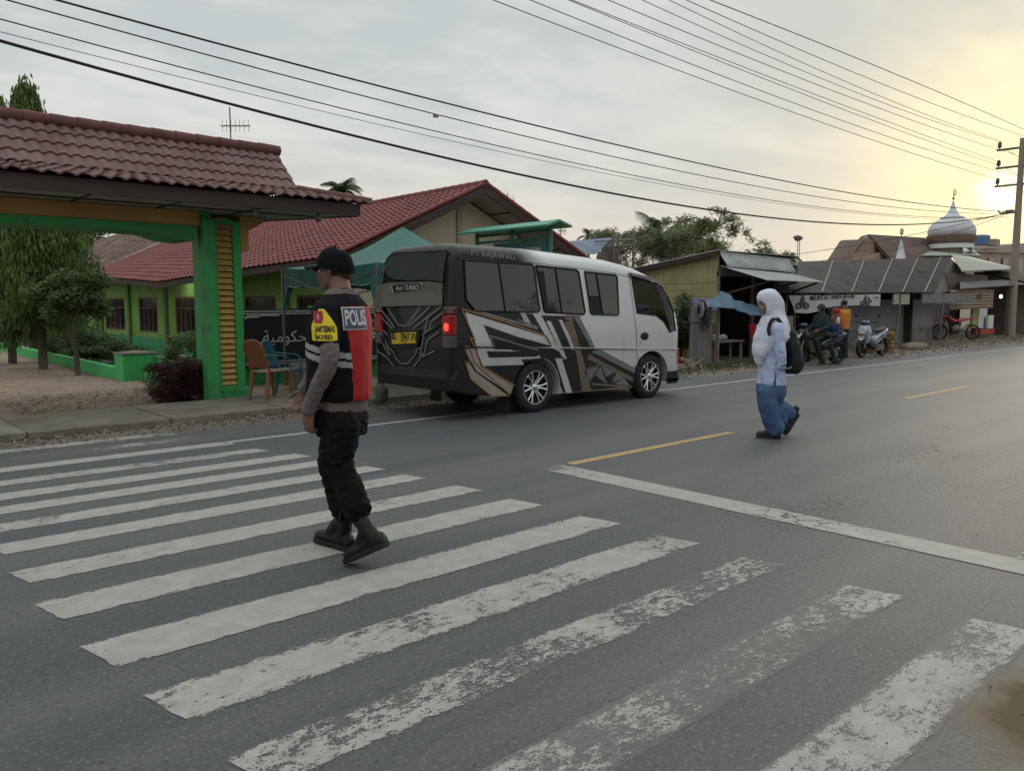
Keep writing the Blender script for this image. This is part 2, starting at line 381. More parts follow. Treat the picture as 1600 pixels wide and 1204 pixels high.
for i, x in enumerate(xs):
    e = 1 if x < 90 else 0
    y0 = .50 + wav(x, .12, .5) * e; y1 = 9.58 + wav(x, .07, .8) * e
    rows.append([(x, y0, 0), (x, 3.5, 0.0), (x, 6.5, 0.0), (x, y1, 0)])
b.loft(rows, cap=False, close=False)
road = tag(b.build('road', M_asph), kind='structure')
b = MB(); b.loft([[(x, -90, -.02), (x, 1.0, -.014)] for x in xs], cap=False, close=False)
tag(b.build('dirt_shoulder', M_dirt), kind='structure')
b = MB(); b.loft([[(x, 9.2, -.014), (x, 12.05 if x > 6.5 else 11.0, -.014)] for x in xs], cap=False, close=False)
tag(b.build('dirt_verge', M_dirt), kind='structure')
# trampled sandy school yard
b = MB(); b.grid(lambda u, v: (-34 + u * 39.3, 10.9 + v * 44, -.02 + .03 * NZ.noise(V((u * 15, v * 15, 0)))), 80, 90); b.grid(lambda u, v: (5.3 + u * 3.7, 10.9 + v * 3.4, -.02), 4, 4)
tag(b.build('yard', M_yard, smooth=180), kind='structure')
b = MB(); b.grid(lambda u, v: (9 + u * 2, 11.9 + v * 2.4, -.01), 2, 2); b.grid(lambda u, v: (11 + u * 110, 11.9 + v * 24, -.01), 8, 2)
tag(b.build('shop_forecourt', M_dirt), kind='structure')
b = MB(); b.grid(lambda u, v: (5.25 + u * 5.6, 14.2 + v * 40, -.03 - .5 * min(1, u * 1.15) + .04 * NZ.noise(V((u * 8, v * 60, 0)))), 12, 60)
tag(b.build('garden_bed', mat('garden_soil', (.07, .065, .045), .95, var=.4, scale=3, bump=.5, dirt=(.05, .07, .025), dscale=1, damt=.8), smooth=180), kind='structure')
# concrete slab pavement over the ditch, in cast lengths with chipped front edge
b = MB(); x = -9.0; i = 0
while x < 9.2:
    L_ = 1.45 + .2 * random.random(); dz = random.uniform(-.008, .012); n_ = 9
    top = [V((x + L_ * k / n_, 10.12 + .035 * x * .35 + random.uniform(-.03, .03), .07 + dz)) for k in range(n_ + 1)]
    back = [V((x + L_ * k / n_, 11.72 + random.uniform(-.02, .02), .075 + dz)) for k in range(n_ + 1)]
    ring = top + back[::-1]
    b.prism(ring, (0, 0, -.16)); x += L_ + .015; i += 1
tag(b.build('pavement', M_slab, bevel=.008), kind='structure')
# paint
def mark(name, x0, x1, y0, y1, wear, ghost=0., mt=None, skew=0., nx=50, jit=.006):
    bb = MB()
    def f(u, v):
        x_ = x0 + (x1 - x0) * u; y_ = y0 + (y1 - y0) * v
        x_ += skew * (v - .5)
        e = 1 if v in (0, 1) else 0
        return (x_ + jit * NZ.noise(V((x_ * 9, y_ * 30, 7))) * (1 if u in (0, 1) else 0) * 2, y_ + e * jit * 2 * NZ.noise(V((x_ * 14, y0 * 7 + v, 1))), .003)
    bb.grid(f, nx, 6); o = bb.build(name, mt or M_pw, road); o.color = (wear, ghost, 0, 1); return o
STR = [(9.40, .25, 3.24, .45, .06), (8.90, .22, 3.36, .52, .08), (8.34, .24, 3.46, .41, 0), (7.72, .24, 3.55, .445, .05), (7.18, .26, 3.72, .41, 0), (6.70, .25, 3.82, .40, 0),
       (6.17, .25, 3.92, .43, .05), (5.62, .26, 3.97, .40, 0), (4.97, .29, 4.05, .425, 0), (4.32, .33, 4.07, .415, 0), (3.61, .33, 4.11, .415, 0), (2.97, .32, 4.13, .452, .05), (2.37, .27, 4.14, .492, .08), (1.73, .29, 4.14, .505, .36), (1.12, .29, 4.13, .478, .50)]
for (yc, wd, xr, wear, gh) in STR:
    mark('crosswalk_stripe', .86 + .1 * max(0, (4 - yc)) * .9, xr, yc - wd / 2, yc + wd / 2, wear, gh, skew=-.06)
mark('stop_line', 5.0, 5.28, .95, 5.14, .41, .06, skew=0, nx=6)
for x0 in (5.36, 13.0, 20.5, 28, 35.5, 43, 51, 59, 67): mark('centre_dash', x0, x0 + 2.72, 5.04, 5.15, .38, .1, M_py, nx=30)
mark('edge_line', 3.42, 160, 8.335, 8.445, .39, .1, nx=300); mark('edge_line', -50, .7, 8.335, 8.445, .41, .1, nx=120)
mark('edge_line', 5.3, 160, 1.3, 1.41, .50, .08, nx=300)
# loose stones, leaf litter: uncountable
b = MB(); rr = random.Random(3)
for k in range(5200):
    q = rr.random()
    if q < .3: p = V((rr.uniform(-6, 14), rr.gauss(9.62, .12), .004)); s_ = rr.uniform(.004, .018)
    elif q < .5: p = V((rr.uniform(-2, 9), rr.gauss(10.0, .25), 0.0)); s_ = rr.uniform(.006, .03)
    elif q < .72: p = V((rr.uniform(2.2, 8), .42 + abs(rr.gauss(0, .16)) * rr.choice((-1, 1)) , .004)); s_ = rr.uniform(.003, .012)
    elif q < .86: p = V((rr.uniform(13, 45), rr.gauss(10.0, .5), .0)); s_ = rr.uniform(.01, .05)
    else: p = V((rr.uniform(0, 9), rr.uniform(.9, 9.4), .004)); s_ = rr.uniform(.002, .006)
    M_ = Matrix.Rotation(rr.random() * 6.3, 3, 'Z')
    b.sph(p + V((0, 0, s_ * .3)), (s_ * rr.uniform(.6, 1.3), s_ * rr.uniform(.6, 1), s_ * .6), 0, 5, 3, M_)
tag(b.build('gravel', mat('pebble', (.17, .15, .125), .9, var=.5, scale=3, island=.5), fix=False), kind='stuff', label='loose pebbles and grit along the road edges', cat='gravel')
b = MB()
for k in range(2600):
    if rr.random() < .55: p = V((rr.uniform(2.2, 4.5), rr.uniform(11.9, 14.6), 0))
    else: p = V((rr.uniform(-2, 5.5), rr.uniform(11.9, 20), 0))
    a = rr.random() * 6.3; s_ = rr.uniform(.015, .05); u = V((math.cos(a), math.sin(a), rr.uniform(-.2, .3))) * s_; w_ = V((-math.sin(a), math.cos(a), rr.uniform(-.3, .3))) * s_ * .4
    p.z = .02; b.add([p - u, p + w_, p + u, p - w_], [(0, 1, 2, 3)])
tag(b.build('leaf_litter', mat('dry_leaf', (.13, .085, .05), .9, var=.4, scale=2, island=.5), fix=False), kind='stuff', label='dry fallen leaves strewn over the sandy yard', cat='leaves')
# ------------------------------------------------------------------ shared building materials
M_gr = mat('green_paint', (.045, .30, .085), .6, var=.18, scale=1.8, bump=.2, bscale=20, dirt=(.04, .11, .05), dscale=1.6, damt=.7)
M_gr2 = mat('green_paint_light', (.05, .36, .10), .6, var=.12, scale=2, bump=.15, dirt=(.04, .17, .06), dscale=2, damt=.4)
M_lime = mat('lime_paint', (.17, .31, .065), .75, var=.18, scale=1.1, bump=.1, dirt=(.13, .19, .05), dscale=.7, damt=.6)
M_dkgr = mat('dark_green_wall', (.03, .26, .10), .7, var=.2, scale=1.2, bump=.1, dirt=(.16, .20, .17), dscale=1.4, damt=.45)
M_cream = mat('cream_paint', (.50, .44, .32), .75, var=.08, scale=.8, bump=.08, dirt=(.34, .30, .23), dscale=.6, damt=.5)
M_yel = mat('ochre_paint', (.46, .27, .09), .7, var=.12, scale=1.5, bump=.1, dirt=(.25, .15, .07), dscale=1, damt=.5)
M_lou = mat('louvre_yellow', (.56, .37, .12), .6, var=.12, scale=3, dirt=(.3, .2, .09), dscale=4, damt=.5)
M_fas = mat('dark_brown_board', (.045, .028, .026), .7, var=.3, scale=2, bump=.2, stretch=(.3, 1, 1))
M_sof = mat('soffit_board', (.30, .31, .26), .8, var=.1, scale=1.5, dirt=(.17, .17, .13), dscale=.8, damt=.6)
M_tileA = mat('old_clay_tile', (.165, .093, .085), .85, var=.3, scale=1.6, bump=.35, bscale=35, dirt=(.155, .138, .128), dscale=1.5, damt=.95, island=0)
M_tileB = mat('red_clay_tile', (.165, .045, .043), .7, var=.22, scale=.9, bump=.2, bscale=30, dirt=(.16, .05, .045), dscale=.5, damt=.6)
M_wood = mat('grey_timber', (.17, .155, .14), .9, var=.3, scale=2.5, bump=.4, bscale=14, stretch=(1, 1, .15), dirt=(.07, .062, .055), dscale=2, damt=.8)
M_metal = mat('galvanised', (.42, .43, .43), .45, .7, var=.15, scale=2, dirt=(.25, .2, .16), dscale=1.5, damt=.4)
M_dark = mat('near_black', (.018, .017, .016), .9)
M_win = glassmat('window_dark_glass', (.02, .02, .022), .08)
M_brn = mat('brown_frame', (.075, .035, .022), .6, var=.2, scale=4)
M_blk = mat('black_plastic', (.009, .009, .010), .5, spec=.3, var=.3, scale=6)
M_white = mat('white_plain', (.62, .63, .63), .6, var=.06, scale=3)
M_steel = mat('grey_steel', (.16, .165, .16), .5, .6, var=.2, scale=5)
def tiles(mb, O, Uv, Wv, period, courses, amp=.022, step=.02, seg=8, shape=None, m=0):
    """wavy clay tile sheet: O corner on the top line, Uv along it, Wv down the slope; shape(u,v)->point overrides the flat sheet"""
    O = V(O); Uv = V(Uv); Wv = V(Wv); nrm = Uv.cross(Wv).normalized()
    if nrm.z < 0: nrm = -nrm
    nw = max(1, round(Uv.length / period)); nu = nw * seg; vs = []; rows = []
    for c in range(courses):
        for t in (0, .35, .92, 1.0): rows.append(((c + t) / courses, step * t * (1 if t < 1 else 1)))
        rows.append(((c + 1.0) / courses, 0.0))
    for v, h in rows:
        for i in range(nu + 1):
            u = i / nu; ph = 2 * math.pi * nw * u
            wv = amp * (math.sin(ph) + .25 * math.sin(2 * ph + 1))
            k = int(u * nw); cc = int(v * courses - 1e-6)
            jit = .006 * NZ.noise(V((k * 3.3, cc * 7.7, 1.5)))
            p = shape(u, v) if shape else O + Uv * u + Wv * v
            vs.append(p + nrm * (wv + h + jit) + Wv.normalized() * (.01 * math.cos(ph) if h > .5 * step else 0))
    n = nu + 1
    fs = [(j * n + i, j * n + i + 1, (j + 1) * n + i + 1, (j + 1) * n + i) for j in range(len(rows) - 1) for i in range(nu)]
    mb.add(vs, fs, m)
def ridgecap(mb, pts, r=.09, m=0, seglen=.33):
    for a, b_ in zip(pts[:-1], pts[1:]):
        a = V(a); b_ = V(b_); L_ = (b_ - a).length; k = max(1, round(L_ / seglen))
        for i in range(k):
            p = a.lerp(b_, i / k); q = a.lerp(b_, (i + 1.08) / k); mb.tube([p, q], [r * 1.08, r * .95], 10, m)
# ------------------------------------------------------------------ entrance gate
def gate_col(parent, x, s):
    """one gate column: solid green pier with louvred side panel (s = +1 panel to the right)"""
    X = lambda a: x + s * a
    def bx(mb, a0, a1, y0, y1, z0, z1, m=0): mb.box(min(X(a0), X(a1)), max(X(a0), X(a1)), y0, y1, z0, z1, m)
    b = MB(); bx(b, .09, .27, 11.80, 12.0, -.05, 2.72); bx(b, .10, .24, 11.86, 12.0, 2.72, 2.83)
    p = b.build('pier', M_gr, parent, bevel=.012)
    b = MB(); bx(b, .272, .42, 12.10, 12.7, -.05, 2.74); bx(b, .67, .80, 12.10, 12.7, -.05, 2.74); bx(b, .42, .67, 12.10, 12.7, -.05, .22); bx(b, .42, .67, 12.3, 12.6, .22, 2.74); bx(b, .42, .67, 12.10, 12.7, 2.69, 2.76)
    b.build('panel_frame', M_gr2, parent, bevel=.006)
    b = MB(); bx(b, .28, .86, 12.02, 12.74, -.04, .11); bx(b, .30, .83, 12.05, 12.72, .11, .17)
    b.build('plinth', M_gr, parent, bevel=.01)
    z = .235; k = 0
    while z < 2.66:
        b = MB(); q = MB(); x0, x1 = sorted((X(.424), X(.666)))
        b.add([(x0, 12.105, z), (x1, 12.105, z), (x1, 12.17, z + .082), (x0, 12.17, z + .082), (x0, 12.29, z), (x1, 12.29, z), (x1, 12.29, z + .082), (x0, 12.29, z + .082)], [(0, 1, 2, 3), (5, 4, 7, 6), (3, 2, 6, 7), (0, 4, 5, 1), (0, 3, 7, 4), (1, 5, 6, 2)])
        b.build('louvre', M_lou, parent, bevel=.003); z += .092; k += 1
    b = MB()
    prof = [(.80, 2.70), (1.05, 2.70), (1.05, 2.42), (.80, 2.42)] if 0 else [(.801, 2.30), (.93, 2.30), (.93, 2.62), (1.02, 2.66), (1.16, 2.74), (1.24, 2.83), (.801, 2.83)]
    b.prism([(X(a), 12.10, z_) for a, z_ in prof], (0, .5, 0))
    b.build('bracket', M_yel, parent, bevel=.006)
gate = thing('school_gate', 'covered green and ochre entrance gate with old clay tiled roof', 'gate', (2.5, 12, 0))
gate_col(gate, 4.53, 1); gate_col(gate, .30, -1)
b = MB(); b.box(.30, 4.62, 11.88, 12.68, 2.62, 2.83)
b.build('beam', M_yel, gate, bevel=.008)
b = MB()
arch = [(.30, 2.618), (4.53, 2.618), (4.53, 2.40), (4.22, 2.42), (3.95, 2.50), (3.4, 2.505), (1.4, 2.505), (.88, 2.50), (.6, 2.42), (.30, 2.40)]
b.prism([(x, 11.86, z) for x, z in arch], (0, .84, 0)); b.build('green_lintel', M_gr, gate, bevel=.006)
XL, XR = -2.0, 6.05
b = MB(); tiles(b, (XL, 12.3, 3.90), (XR - XL, 0, 0), (0, -.70, -.66), .156, 4, .016, .028)
tiles(b, (XL, 12.3, 3.90), (XR - XL, 0, 0), (0, .70, -.66), .178, 4, .024, .03)
b.build('upper_roof', M_tileA, gate, smooth=50)
b = MB()
ridgecap(b, [(XL - .05, 12.3, 3.93), (XR + .03, 12.3, 3.93)], .085)
for xa_, xb_ in ((XR, XR + .8), (XL, XL - .8)): hb = MB(); ridgecap(hb, [(xa_, 11.62, 3.26), (xb_, 10.80, 3.06)], .055); hb.build('hip_cap', mat('ridge_tile', (.13, .055, .05), .8, var=.25, scale=3, bump=.2), gate, smooth=50)
b.build('ridge_cap', mat('ridge_tile', (.13, .055, .05), .8, var=.25, scale=3, bump=.2), gate, smooth=50)
def hipfn(u, v): return V((XL + (XR - XL) * u, 11.66, 3.235)).lerp(V((XL - .8 + (XR - XL + 1.6) * u, 10.74, 3.03)), v)
b = MB(); tiles(b, (0, 11.6, 3.2), (XR - XL, 0, 0), (0, -.9, -.19), .156, 3, .017, .025, shape=hipfn)
def hipbk(u, v): return V((XL + (XR - XL) * u, 12.94, 3.235)).lerp(V((XL - .1 + (XR - XL + .0) * u, 13.75, 3.03)), v)
tiles(b, (0, 12.9, 3.2), (XR - XL, 0, 0), (0, .9, -.19), .156, 3, .017, .025, shape=hipbk)
for sg, x0, x1, xb in ((1, XR, XR + .80, 5.55), (-1, XL, XL - .8, -1.6)):
    def side(u, v): return V((x0 - .02 * sg, 11.66 + 1.28 * u, 3.235)).lerp(V((x1 + (xb - x1) * u, 10.78 + 2.9 * u, 3.03)), v)
    tiles(b, (0, 0, 3), (0, 2.4, 0), (.8 * sg, 0, -.19), .2, 3, .02, .02, shape=side)
b.build('lower_roof', M_tileA, gate, smooth=50)
b = MB()
for x in (XL + .03, XR - .09): b.prism([(x, 12.3, 3.86), (x, 11.64, 3.24), (x, 12.96, 3.24)], (.06, 0, 0))
b.build('gable_infill', M_fas, gate)
b = MB()
b.box(XL - .70, 6.68, 10.82, 10.86, 2.82, 3.0)
b.prism([(6.68, 10.82, 2.82), (6.72, 10.86, 2.82), (5.47, 13.62, 2.82), (5.43, 13.6, 2.82)], (0, 0, .18))
b.prism([(XL - .7, 10.86, 2.82), (XL - .66, 10.86, 2.82), (-1.5, 13.6, 2.82), (-1.54, 13.6, 2.82)], (0, 0, .18)); b.box(-1.5, 5.43, 13.58, 13.62, 2.82, 3.0)
b.build('fascia', M_fas, gate, bevel=.004)
b = MB(); b.prism([(XL - .66, 10.862, 2.835), (6.67, 10.862, 2.835), (5.43, 13.57, 2.835), (-1.5, 13.57, 2.835)], (0, 0, .012))
b.build('soffit', M_sof, gate)
b = MB()
for x in [(-1.5 + i * 1.1) for i in range(7)]: b.box(x, x + .03, 10.87, 13.4, 2.82, 2.834)
b.box(-1.4, 6.2, 11.4, 11.43, 2.818, 2.833)
b.build('soffit_batten', M_fas, gate)
for x, y in ((4.15, 10.98), (6.05, 10.98), (5.05, 10.98)):
    if x == 4.15: continue
    b = MB(); b.lathe([(.012, 0), (.03, -.01), (.03, -.05), (.05, -.06), (.055, -.09), (.03, -.12), (.005, -.13)], (x, y, 2.83), n=12)
    b.build('downlight', M_steel, gate, smooth=40)
# ------------------------------------------------------------------ school building
XE, XR_, XW = 9.15, 13.6, 10.0
Y0, Y1 = 16.0, 37.0
def eave(u):
    y = Y0 + (Y1 - Y0) * u
    t = max(0, 1 - abs(y - 26.4) / (10.4 if y < 26.4 else 9.0)); t = t ** 1.3
    return V((XE - .30 * t, y, 2.52 - .36 * t))
def ridge(u):
    y = Y0 + (Y1 - Y0) * u; return V((XR_, y, 4.55 - .06 * math.sin(u * 3.1)))
sch = thing('school_building', 'long green classroom block under a red clay tile roof', 'building', (13.6, 26, 0))
b = MB(); tiles(b, (XR_, Y0, 4.55), (0, Y1 - Y0, 0), (XE - XR_, 0, -2.14), .27, 17, .022, .035, seg=6, shape=lambda u, v: ridge(u).lerp(eave(u), v))
tiles(b, (XR_, Y0, 4.55), (0, Y1 - Y0, 0), (18.05 - XR_, 0, -2.14), .27, 17, .022, .035, seg=4, shape=lambda u, v: ridge(u).lerp(V((18.05, Y0 + (Y1 - Y0) * u, 2.52)), v))
b.build('roof', M_tileB, sch, smooth=45)
b = MB(); ridgecap(b, [(XR_, Y0 - .05, 4.56), (XR_, 22, 4.52), (XR_, 29, 4.49), (XR_, Y1, 4.55)], .085)
ridgecap(b, [(XR_, Y0, 4.56), (18.05, Y0, 2.55)], .07); ridgecap(b, [(XR_, Y0, 4.56), (XE, Y0, 2.55)], .05)
b.build('ridge_cap', M_tileB, sch, smooth=50)
b = MB()
for xe in (XE, 18.05):
    s_ = -1 if xe < XR_ else 1
    b.prism([(XR_, Y0 - .04, 4.50), (xe, Y0 - .04, 2.46), (xe, Y0 - .04, 2.24), (XR_, Y0 - .04, 4.27)], (0, .045, 0))
n_ = 30; rows = []
for i in range(n_ + 1):
    e = eave(i / n_); rows.append([e + V((.02, 0, -.19)), e + V((.06, 0, -.19)), e + V((.06, 0, -.03)), e + V((.02, 0, -.03))])
b.loft(rows)
b.build('verge_board', M_fas, sch)
b = MB()      # underside of the roof overhang seen through the gable
for xe in (XE + .1, 17.95):
    b.grid(lambda u, v: V((XR_ + (xe - XR_) * u, Y0 + .02 + .85 * v, 4.30 + (2.28 - 4.30) * u)), 1, 1)
rows = [[eave(i / n_) + V((.06, 0, -.16)), V((XW + .05, eave(i / n_).y, 2.42))] for i in range(n_ + 1)]
b.loft(rows, cap=False, close=False)
b.build('soffit', mat('soffit_pink', (.34, .27, .25), .8, var=.1, scale=1, dirt=(.22, .17, .16), dscale=.7, damt=.5), sch)
b = MB()
for u in (.2, .42, .64, .86):
    for xe in (XE + .1, 17.95):
        x = XR_ + (xe - XR_) * u; z = 4.30 - 2.02 * u; b.box(x - .02, x + .02, Y0 + .02, Y0 + .84, z - .035, z - .008)
b.build('soffit_batten', M_fas, sch)
# gable wall, side wall
b = MB(); b.prism([(XW, 16.85, -.5), (17.2, 16.85, -.5), (17.2, 16.85, 2.6), (XR_, 16.85, 4.24), (XW, 16.85, 2.6)], (0, .2, 0))
b.build('gable_wall', M_cream, sch)
b = MB(); b.box(13.32, 13.5, 16.80, 16.848, 2.0, 4.1); b.box(XW + 1.2, XW + 1.28, 16.80, 16.848, 1.5, 3.1)
b.build('wall_joint', mat('cream_pier', (.36, .31, .23), .7, var=.1, scale=1), sch)
b = MB(); b.box(11.55, 11.73, 16.70, 16.83, 1.2, 3.33); b.build('brown_post', M_brn, sch)
WZ0, WZ1 = .42, 1.70
wins = [(17.6, 18.9), (20.0, 21.5), (22.7 - .6, 23.6), (26.3, 28.2), (30.1, 32.1), (33.8, 36.3)]
wins = [(17.7, 19.4), (20.6, 22.6), (23.3, 25.2), (26.4, 28.2), (30.0, 32.0), (33.7, 36.3)]
def wallseg(mb, z0, z1, m=0):
    y = 16.85
    mb.box(XW, XW + .16, y + .2, Y1, z0, z1, m)
b = MB(); wallseg(b, 1.70, 2.55); wallseg(b, .235, .42)
yy = 17.05
for a, c in wins: b.box(XW, XW + .16, yy, a, .42, 1.70); yy = c
b.box(XW, XW + .16, yy, Y1, .42, 1.70)
b.build('upper_wall', M_lime, sch)
b = MB(); b.box(XW - .03, XW + .16, 17.05, Y1, -.6, .235); b.build('lower_wall', M_dkgr, sch)
for y in (19.9, 22.95, 25.75, 29.0, 33.0, 36.7): b = MB(); b.box(XW - .10, XW, y - .12, y + .12, -.6, 2.4); b.build('pilaster', mat('pilaster_green', (.10, .17, .05), .75, var=.2, scale=1.5), sch)
for a, c in wins:
    f = MB(); x0, x1 = XW + .02, XW + .10
    for (y0_, y1_, z0_, z1_) in ((a, c, WZ0, WZ0 + .07), (a, c, WZ1 - .07, WZ1), (a, a + .07, WZ0 + .07, WZ1 - .07), (c - .07, c, WZ0 + .07, WZ1 - .07), (a + .07, c - .07, 1.28, 1.34)): f.box(x0, x1, y0_, y1_, z0_, z1_)
    for k in range(1, 4):
        y = a + (c - a) * k / 4; f.box(x0 + .01, x1 - .01, y - .03, y + .03, WZ0 + .07, 1.28)
    for k in range(1, 9):
        y = a + (c - a) * k / 9; f.box(x0 - .01, x0 + .008, y - .008, y + .008, WZ0 + .07, WZ1 - .07)
    fo = f.build('window', M_brn, sch)
    g = MB(); g.box(XW + .07, XW + .08, a + .05, c - .05, WZ0 + .05, WZ1 - .05); g.build('pane', M_win, fo)
b = MB(); b.box(9.30, 9.42, 26.45, 27.0, 2.06, 2.16); lamp = tag(b.build('porch_lamp', mat('lamp_on', (.9, .9, 1), .5, emit=(.9, .88, 1.0, 14)), None, bevel=.02), 'lit white porch lamp under the red school roof', 'lamp')
pl = bpy.data.lights.new('porch_light', 'POINT'); po = bpy.data.objects.new('porch_light', pl); COL.objects.link(po); po.location = (9.3, 26.6, 1.95); pl.energy = 5; pl.color = (.8, .9, 1); pl.shadow_soft_size = .15
tag(po, 'light of the lit porch lamp', 'lamp'); po.parent = lamp
# brown weathered roof building behind
br = thing('old_classroom', 'weathered brown roofed building beyond the red roofed school', 'building', (12, 44, 0))
A_ = V((13.7, 37.3, 4.62)); B_ = V((13.7, 43.2, 5.30)); C_ = V((13.7, 56, 4.9)); D_ = V((9.3, 37.6, 2.45)); E_ = V((9.3, 56, 2.2))
b = MB()
def rb(u, v):
    top = A_.lerp(B_, u / .3) if u < .3 else B_.lerp(C_, (u - .3) / .7)
    return top.lerp(D_.lerp(E_, u), v)
tiles(b, A_, V((0, 19, 0)), V((-4.4, 0, -2.2)), .35, 9, .03, .02, seg=5, shape=rb)
b.grid(lambda u, v: V((13.7 + 5 * v, 37.3 + 18.7 * u, rb(u, 0).z - 2.4 * v)), 4, 1)
b.build('roof', mat('weathered_roof', (.12, .075, .065), .9, var=.35, scale=.7, stretch=(.25, 2.5, .6), dirt=(.27, .23, .20), dscale=2.2, damt=.8), br, smooth=45)
b = MB()
for v0 in (0.0,): b.prism([A_ + V((0, -.15, .05)), D_ + V((0, -.15, .05)), D_ + V((0, -.15, -.1)), A_ + V((0, -.15, -.1))], (0, .5, 0))
b.build('verge', mat('weathered_verge', (.24, .21, .19), .9, var=.3, scale=3), br)
b = MB(); b.box(10.1, 17.5, 38.2, 55.5, -.6, 2.75); b.build('wall', M_lime, br)
for k in range(4):
    b = MB(); b.box(10.04, 10.09, 39.5 + k * 4, 41.5 + k * 4, .5, 1.7); b.build('window', M_win, br)
# ------------------------------------------------------------------ low green fence with black banner
fen = thing('green_boundary_wall', 'low green boundary wall carrying a black banner behind the bus', 'wall', (8, 14.1, 0))
b = MB(); b.box(5.9, 12.5, 14.08, 14.22, -.1, .62); b.build('wall', M_gr, fen, bevel=.01)
b = MB()
for x in (6.02, 7.6, 9.2, 10.8, 12.4): b.box(x - .05, x + .05, 14.10, 14.2, .62, 1.45)
b.build('post', M_gr, fen)
ban = thing('black_banner', 'black banner with white Arabic script and thin white border lines', 'banner', (7.7, 14.0, 0))
b = MB(); b.slab(lambda u, v: V((6.08 + 3.9 * u, 14.02 + .012 * math.sin(u * 23) * (1 - v), .30 + (1.40 - .30 - .02 * math.sin(u * 9)) * v)), 60, 6, (0, .012, 0))
b.build('sheet', mat('banner_black', (.012, .015, .02), .55, var=.2, scale=2), ban, smooth=60)
MTX = mat('banner_white', (.55, .56, .56), .6)
b = MB(); YB = 14.0
def st(pts, w_=.014): stroke(b, [(x, YB, z) for x, z in pts], w_, (0, -1, 0))
for z in (1.345, 1.30, .37, .415): st([(6.12, z), (9.9, z)], .016)
st([(6.12, 1.18), (6.16, 1.24), (6.42, 1.24), (6.50, 1.27), (6.85, 1.27)], .02); st([(6.2, 1.20), (6.24, 1.27), (6.45, 1.27)], .014)
st([(6.12, .56), (6.2, .60), (6.3, .52), (6.62, .52)], .02); st([(6.2, .60), (6.40, .60), (6.5, .53)], .014)
b.build('border', MTX, ban)
AR = {'l': 'fedd fede fedf fee0', 'a': 'fe8d fe8e fe8d fe8e', 's': 'feb1 feb2 feb3 feb4', 'm': 'fee1 fee2 fee3 fee4', 'y': 'fef1 fef2 fef3 fef4', 't': 'fe93 fe94 fe93 fe94', 'h': 'fea1 fea2 fea3 fea4', 'k': 'fed9 feda fedb fedc', 'w': 'feed feee feed feee', 'L': 'fef9 fefa fef9 fefa', 'A': 'fefb fefc fefb fefc', 'n': 'fee5 fee6 fee7 fee8', 'b': 'fe8f fe90 fe91 fe92', 'd': 'fea9 feaa fea9 feaa', 'r': 'fead feae fead feae', 'f': 'fed1 fed2 fed3 fed4'}
def arabic(w_):
    o = []
    for wd in w_.split(' '):
        s_ = ''
        for i, c in enumerate(wd):
            j = i > 0 and wd[i - 1] not in 'awtLAdr'; k = i < len(wd) - 1 and c not in 'awtLAdr'
            s_ += chr(int(AR[c].split()[3 if j and k else 1 if j else 2 if k else 0], 16))
        o.append(s_)
    return ' '.join(o)[::-1]
Mb = lambda x, z: frame((x, YB - .002, z), (1, 0, 0), (0, 0, 1))
me = textmesh(arabic('yt aLsAmyt alhkwmyt'), .30, Mb(7.78, .86), .002, 1.0); link('script_line', me, MTX, ban)
me = textmesh(arabic('sltm m'), .15, Mb(7.78, 1.13), .002, 1.3); link('script_line', me, MTX, ban)
me = textmesh(arabic('nysb r'), .15, Mb(7.78, .58), .002, 1.3); link('script_line', me, MTX, ban)
# ------------------------------------------------------------------ green gazebo tent
tent = thing('gazebo_tent', 'teal pop-up canopy tent standing behind the bus', 'tent', (8, 11.6, 0))
M_tent = mat('tent_teal', (.055, .165, .145), .65, var=.12, scale=1.5, trans=.12, bump=.15, bscale=4)
M_tent2 = mat('tent_valance', (.03, .13, .125), .65, var=.15, scale=2, trans=.08)
x0, x1, y0, y1 = 6.5, 9.5, 10.1, 13.1; zc, zt = 2.09, 2.80
cs = [(x0, y0), (x1, y0), (x1, y1), (x0, y1)]; pk = V((8, 11.6, zt))
b = MB()
for i in range(4):
    a = V((*cs[i], zc)); c = V((*cs[(i + 1) % 4], zc))
    b.grid(lambda u, v: a.lerp(c, u).lerp(pk, v) + V((0, 0, -.17 * math.sin(math.pi * v) ** 1 * (.75 + .25 * math.cos(2 * math.pi * u)) - .05 * math.sin(math.pi * u) * (1 - v) + .012 * NZ.noise(V((u * 5, v * 3, i))))), 24, 12)
b.build('canopy', M_tent, tent, smooth=180)
b = MB()
for i in range(4):
    a = V((*cs[i], zc)); c = V((*cs[(i + 1) % 4], zc)); o_ = V((0, 0, 0))
    def vf(u, v):
        d = .26 + .045 * abs(math.sin(u * math.pi * 4)) ; d = d + (.5 * max(0, 1 - min(u, 1 - u) * 14) ** 1.0)
        nrm = (c - a).cross(V((0, 0, 1))).normalized()
        return a.lerp(c, u) + V((0, 0, -.05 * math.sin(math.pi * u) - d * v)) + nrm * (.012 * math.sin(u * 40) * v)
    b.grid(vf, 84, 4)
b.build('valance', M_tent2, tent, smooth=180)
b = MB()
for i in range(4):
    a = V((*cs[i], zc)); c = V((*cs[(i + 1) % 4], zc))
    pts = [a.lerp(c, u / 84) + V((0, 0, -.05 * math.sin(math.pi * u / 84) - .262 - .045 * abs(math.sin(u / 84 * math.pi * 4)))) for u in range(6, 79)]
    b.tube(pts, .006, 5)
b.build('valance_trim', mat('trim_white', (.45, .5, .47), .6), tent)
for cx, cy in cs:
    b = MB(); b.bar((cx, cy, .05), (cx, cy, 2.08), .035, .035); b.box(cx - .06, cx + .06, cy - .06, cy + .06, .05, .06); b.build('leg', mat('tent_leg', (.18, .2, .19), .4, .6, var=.2), tent)
b = MB()
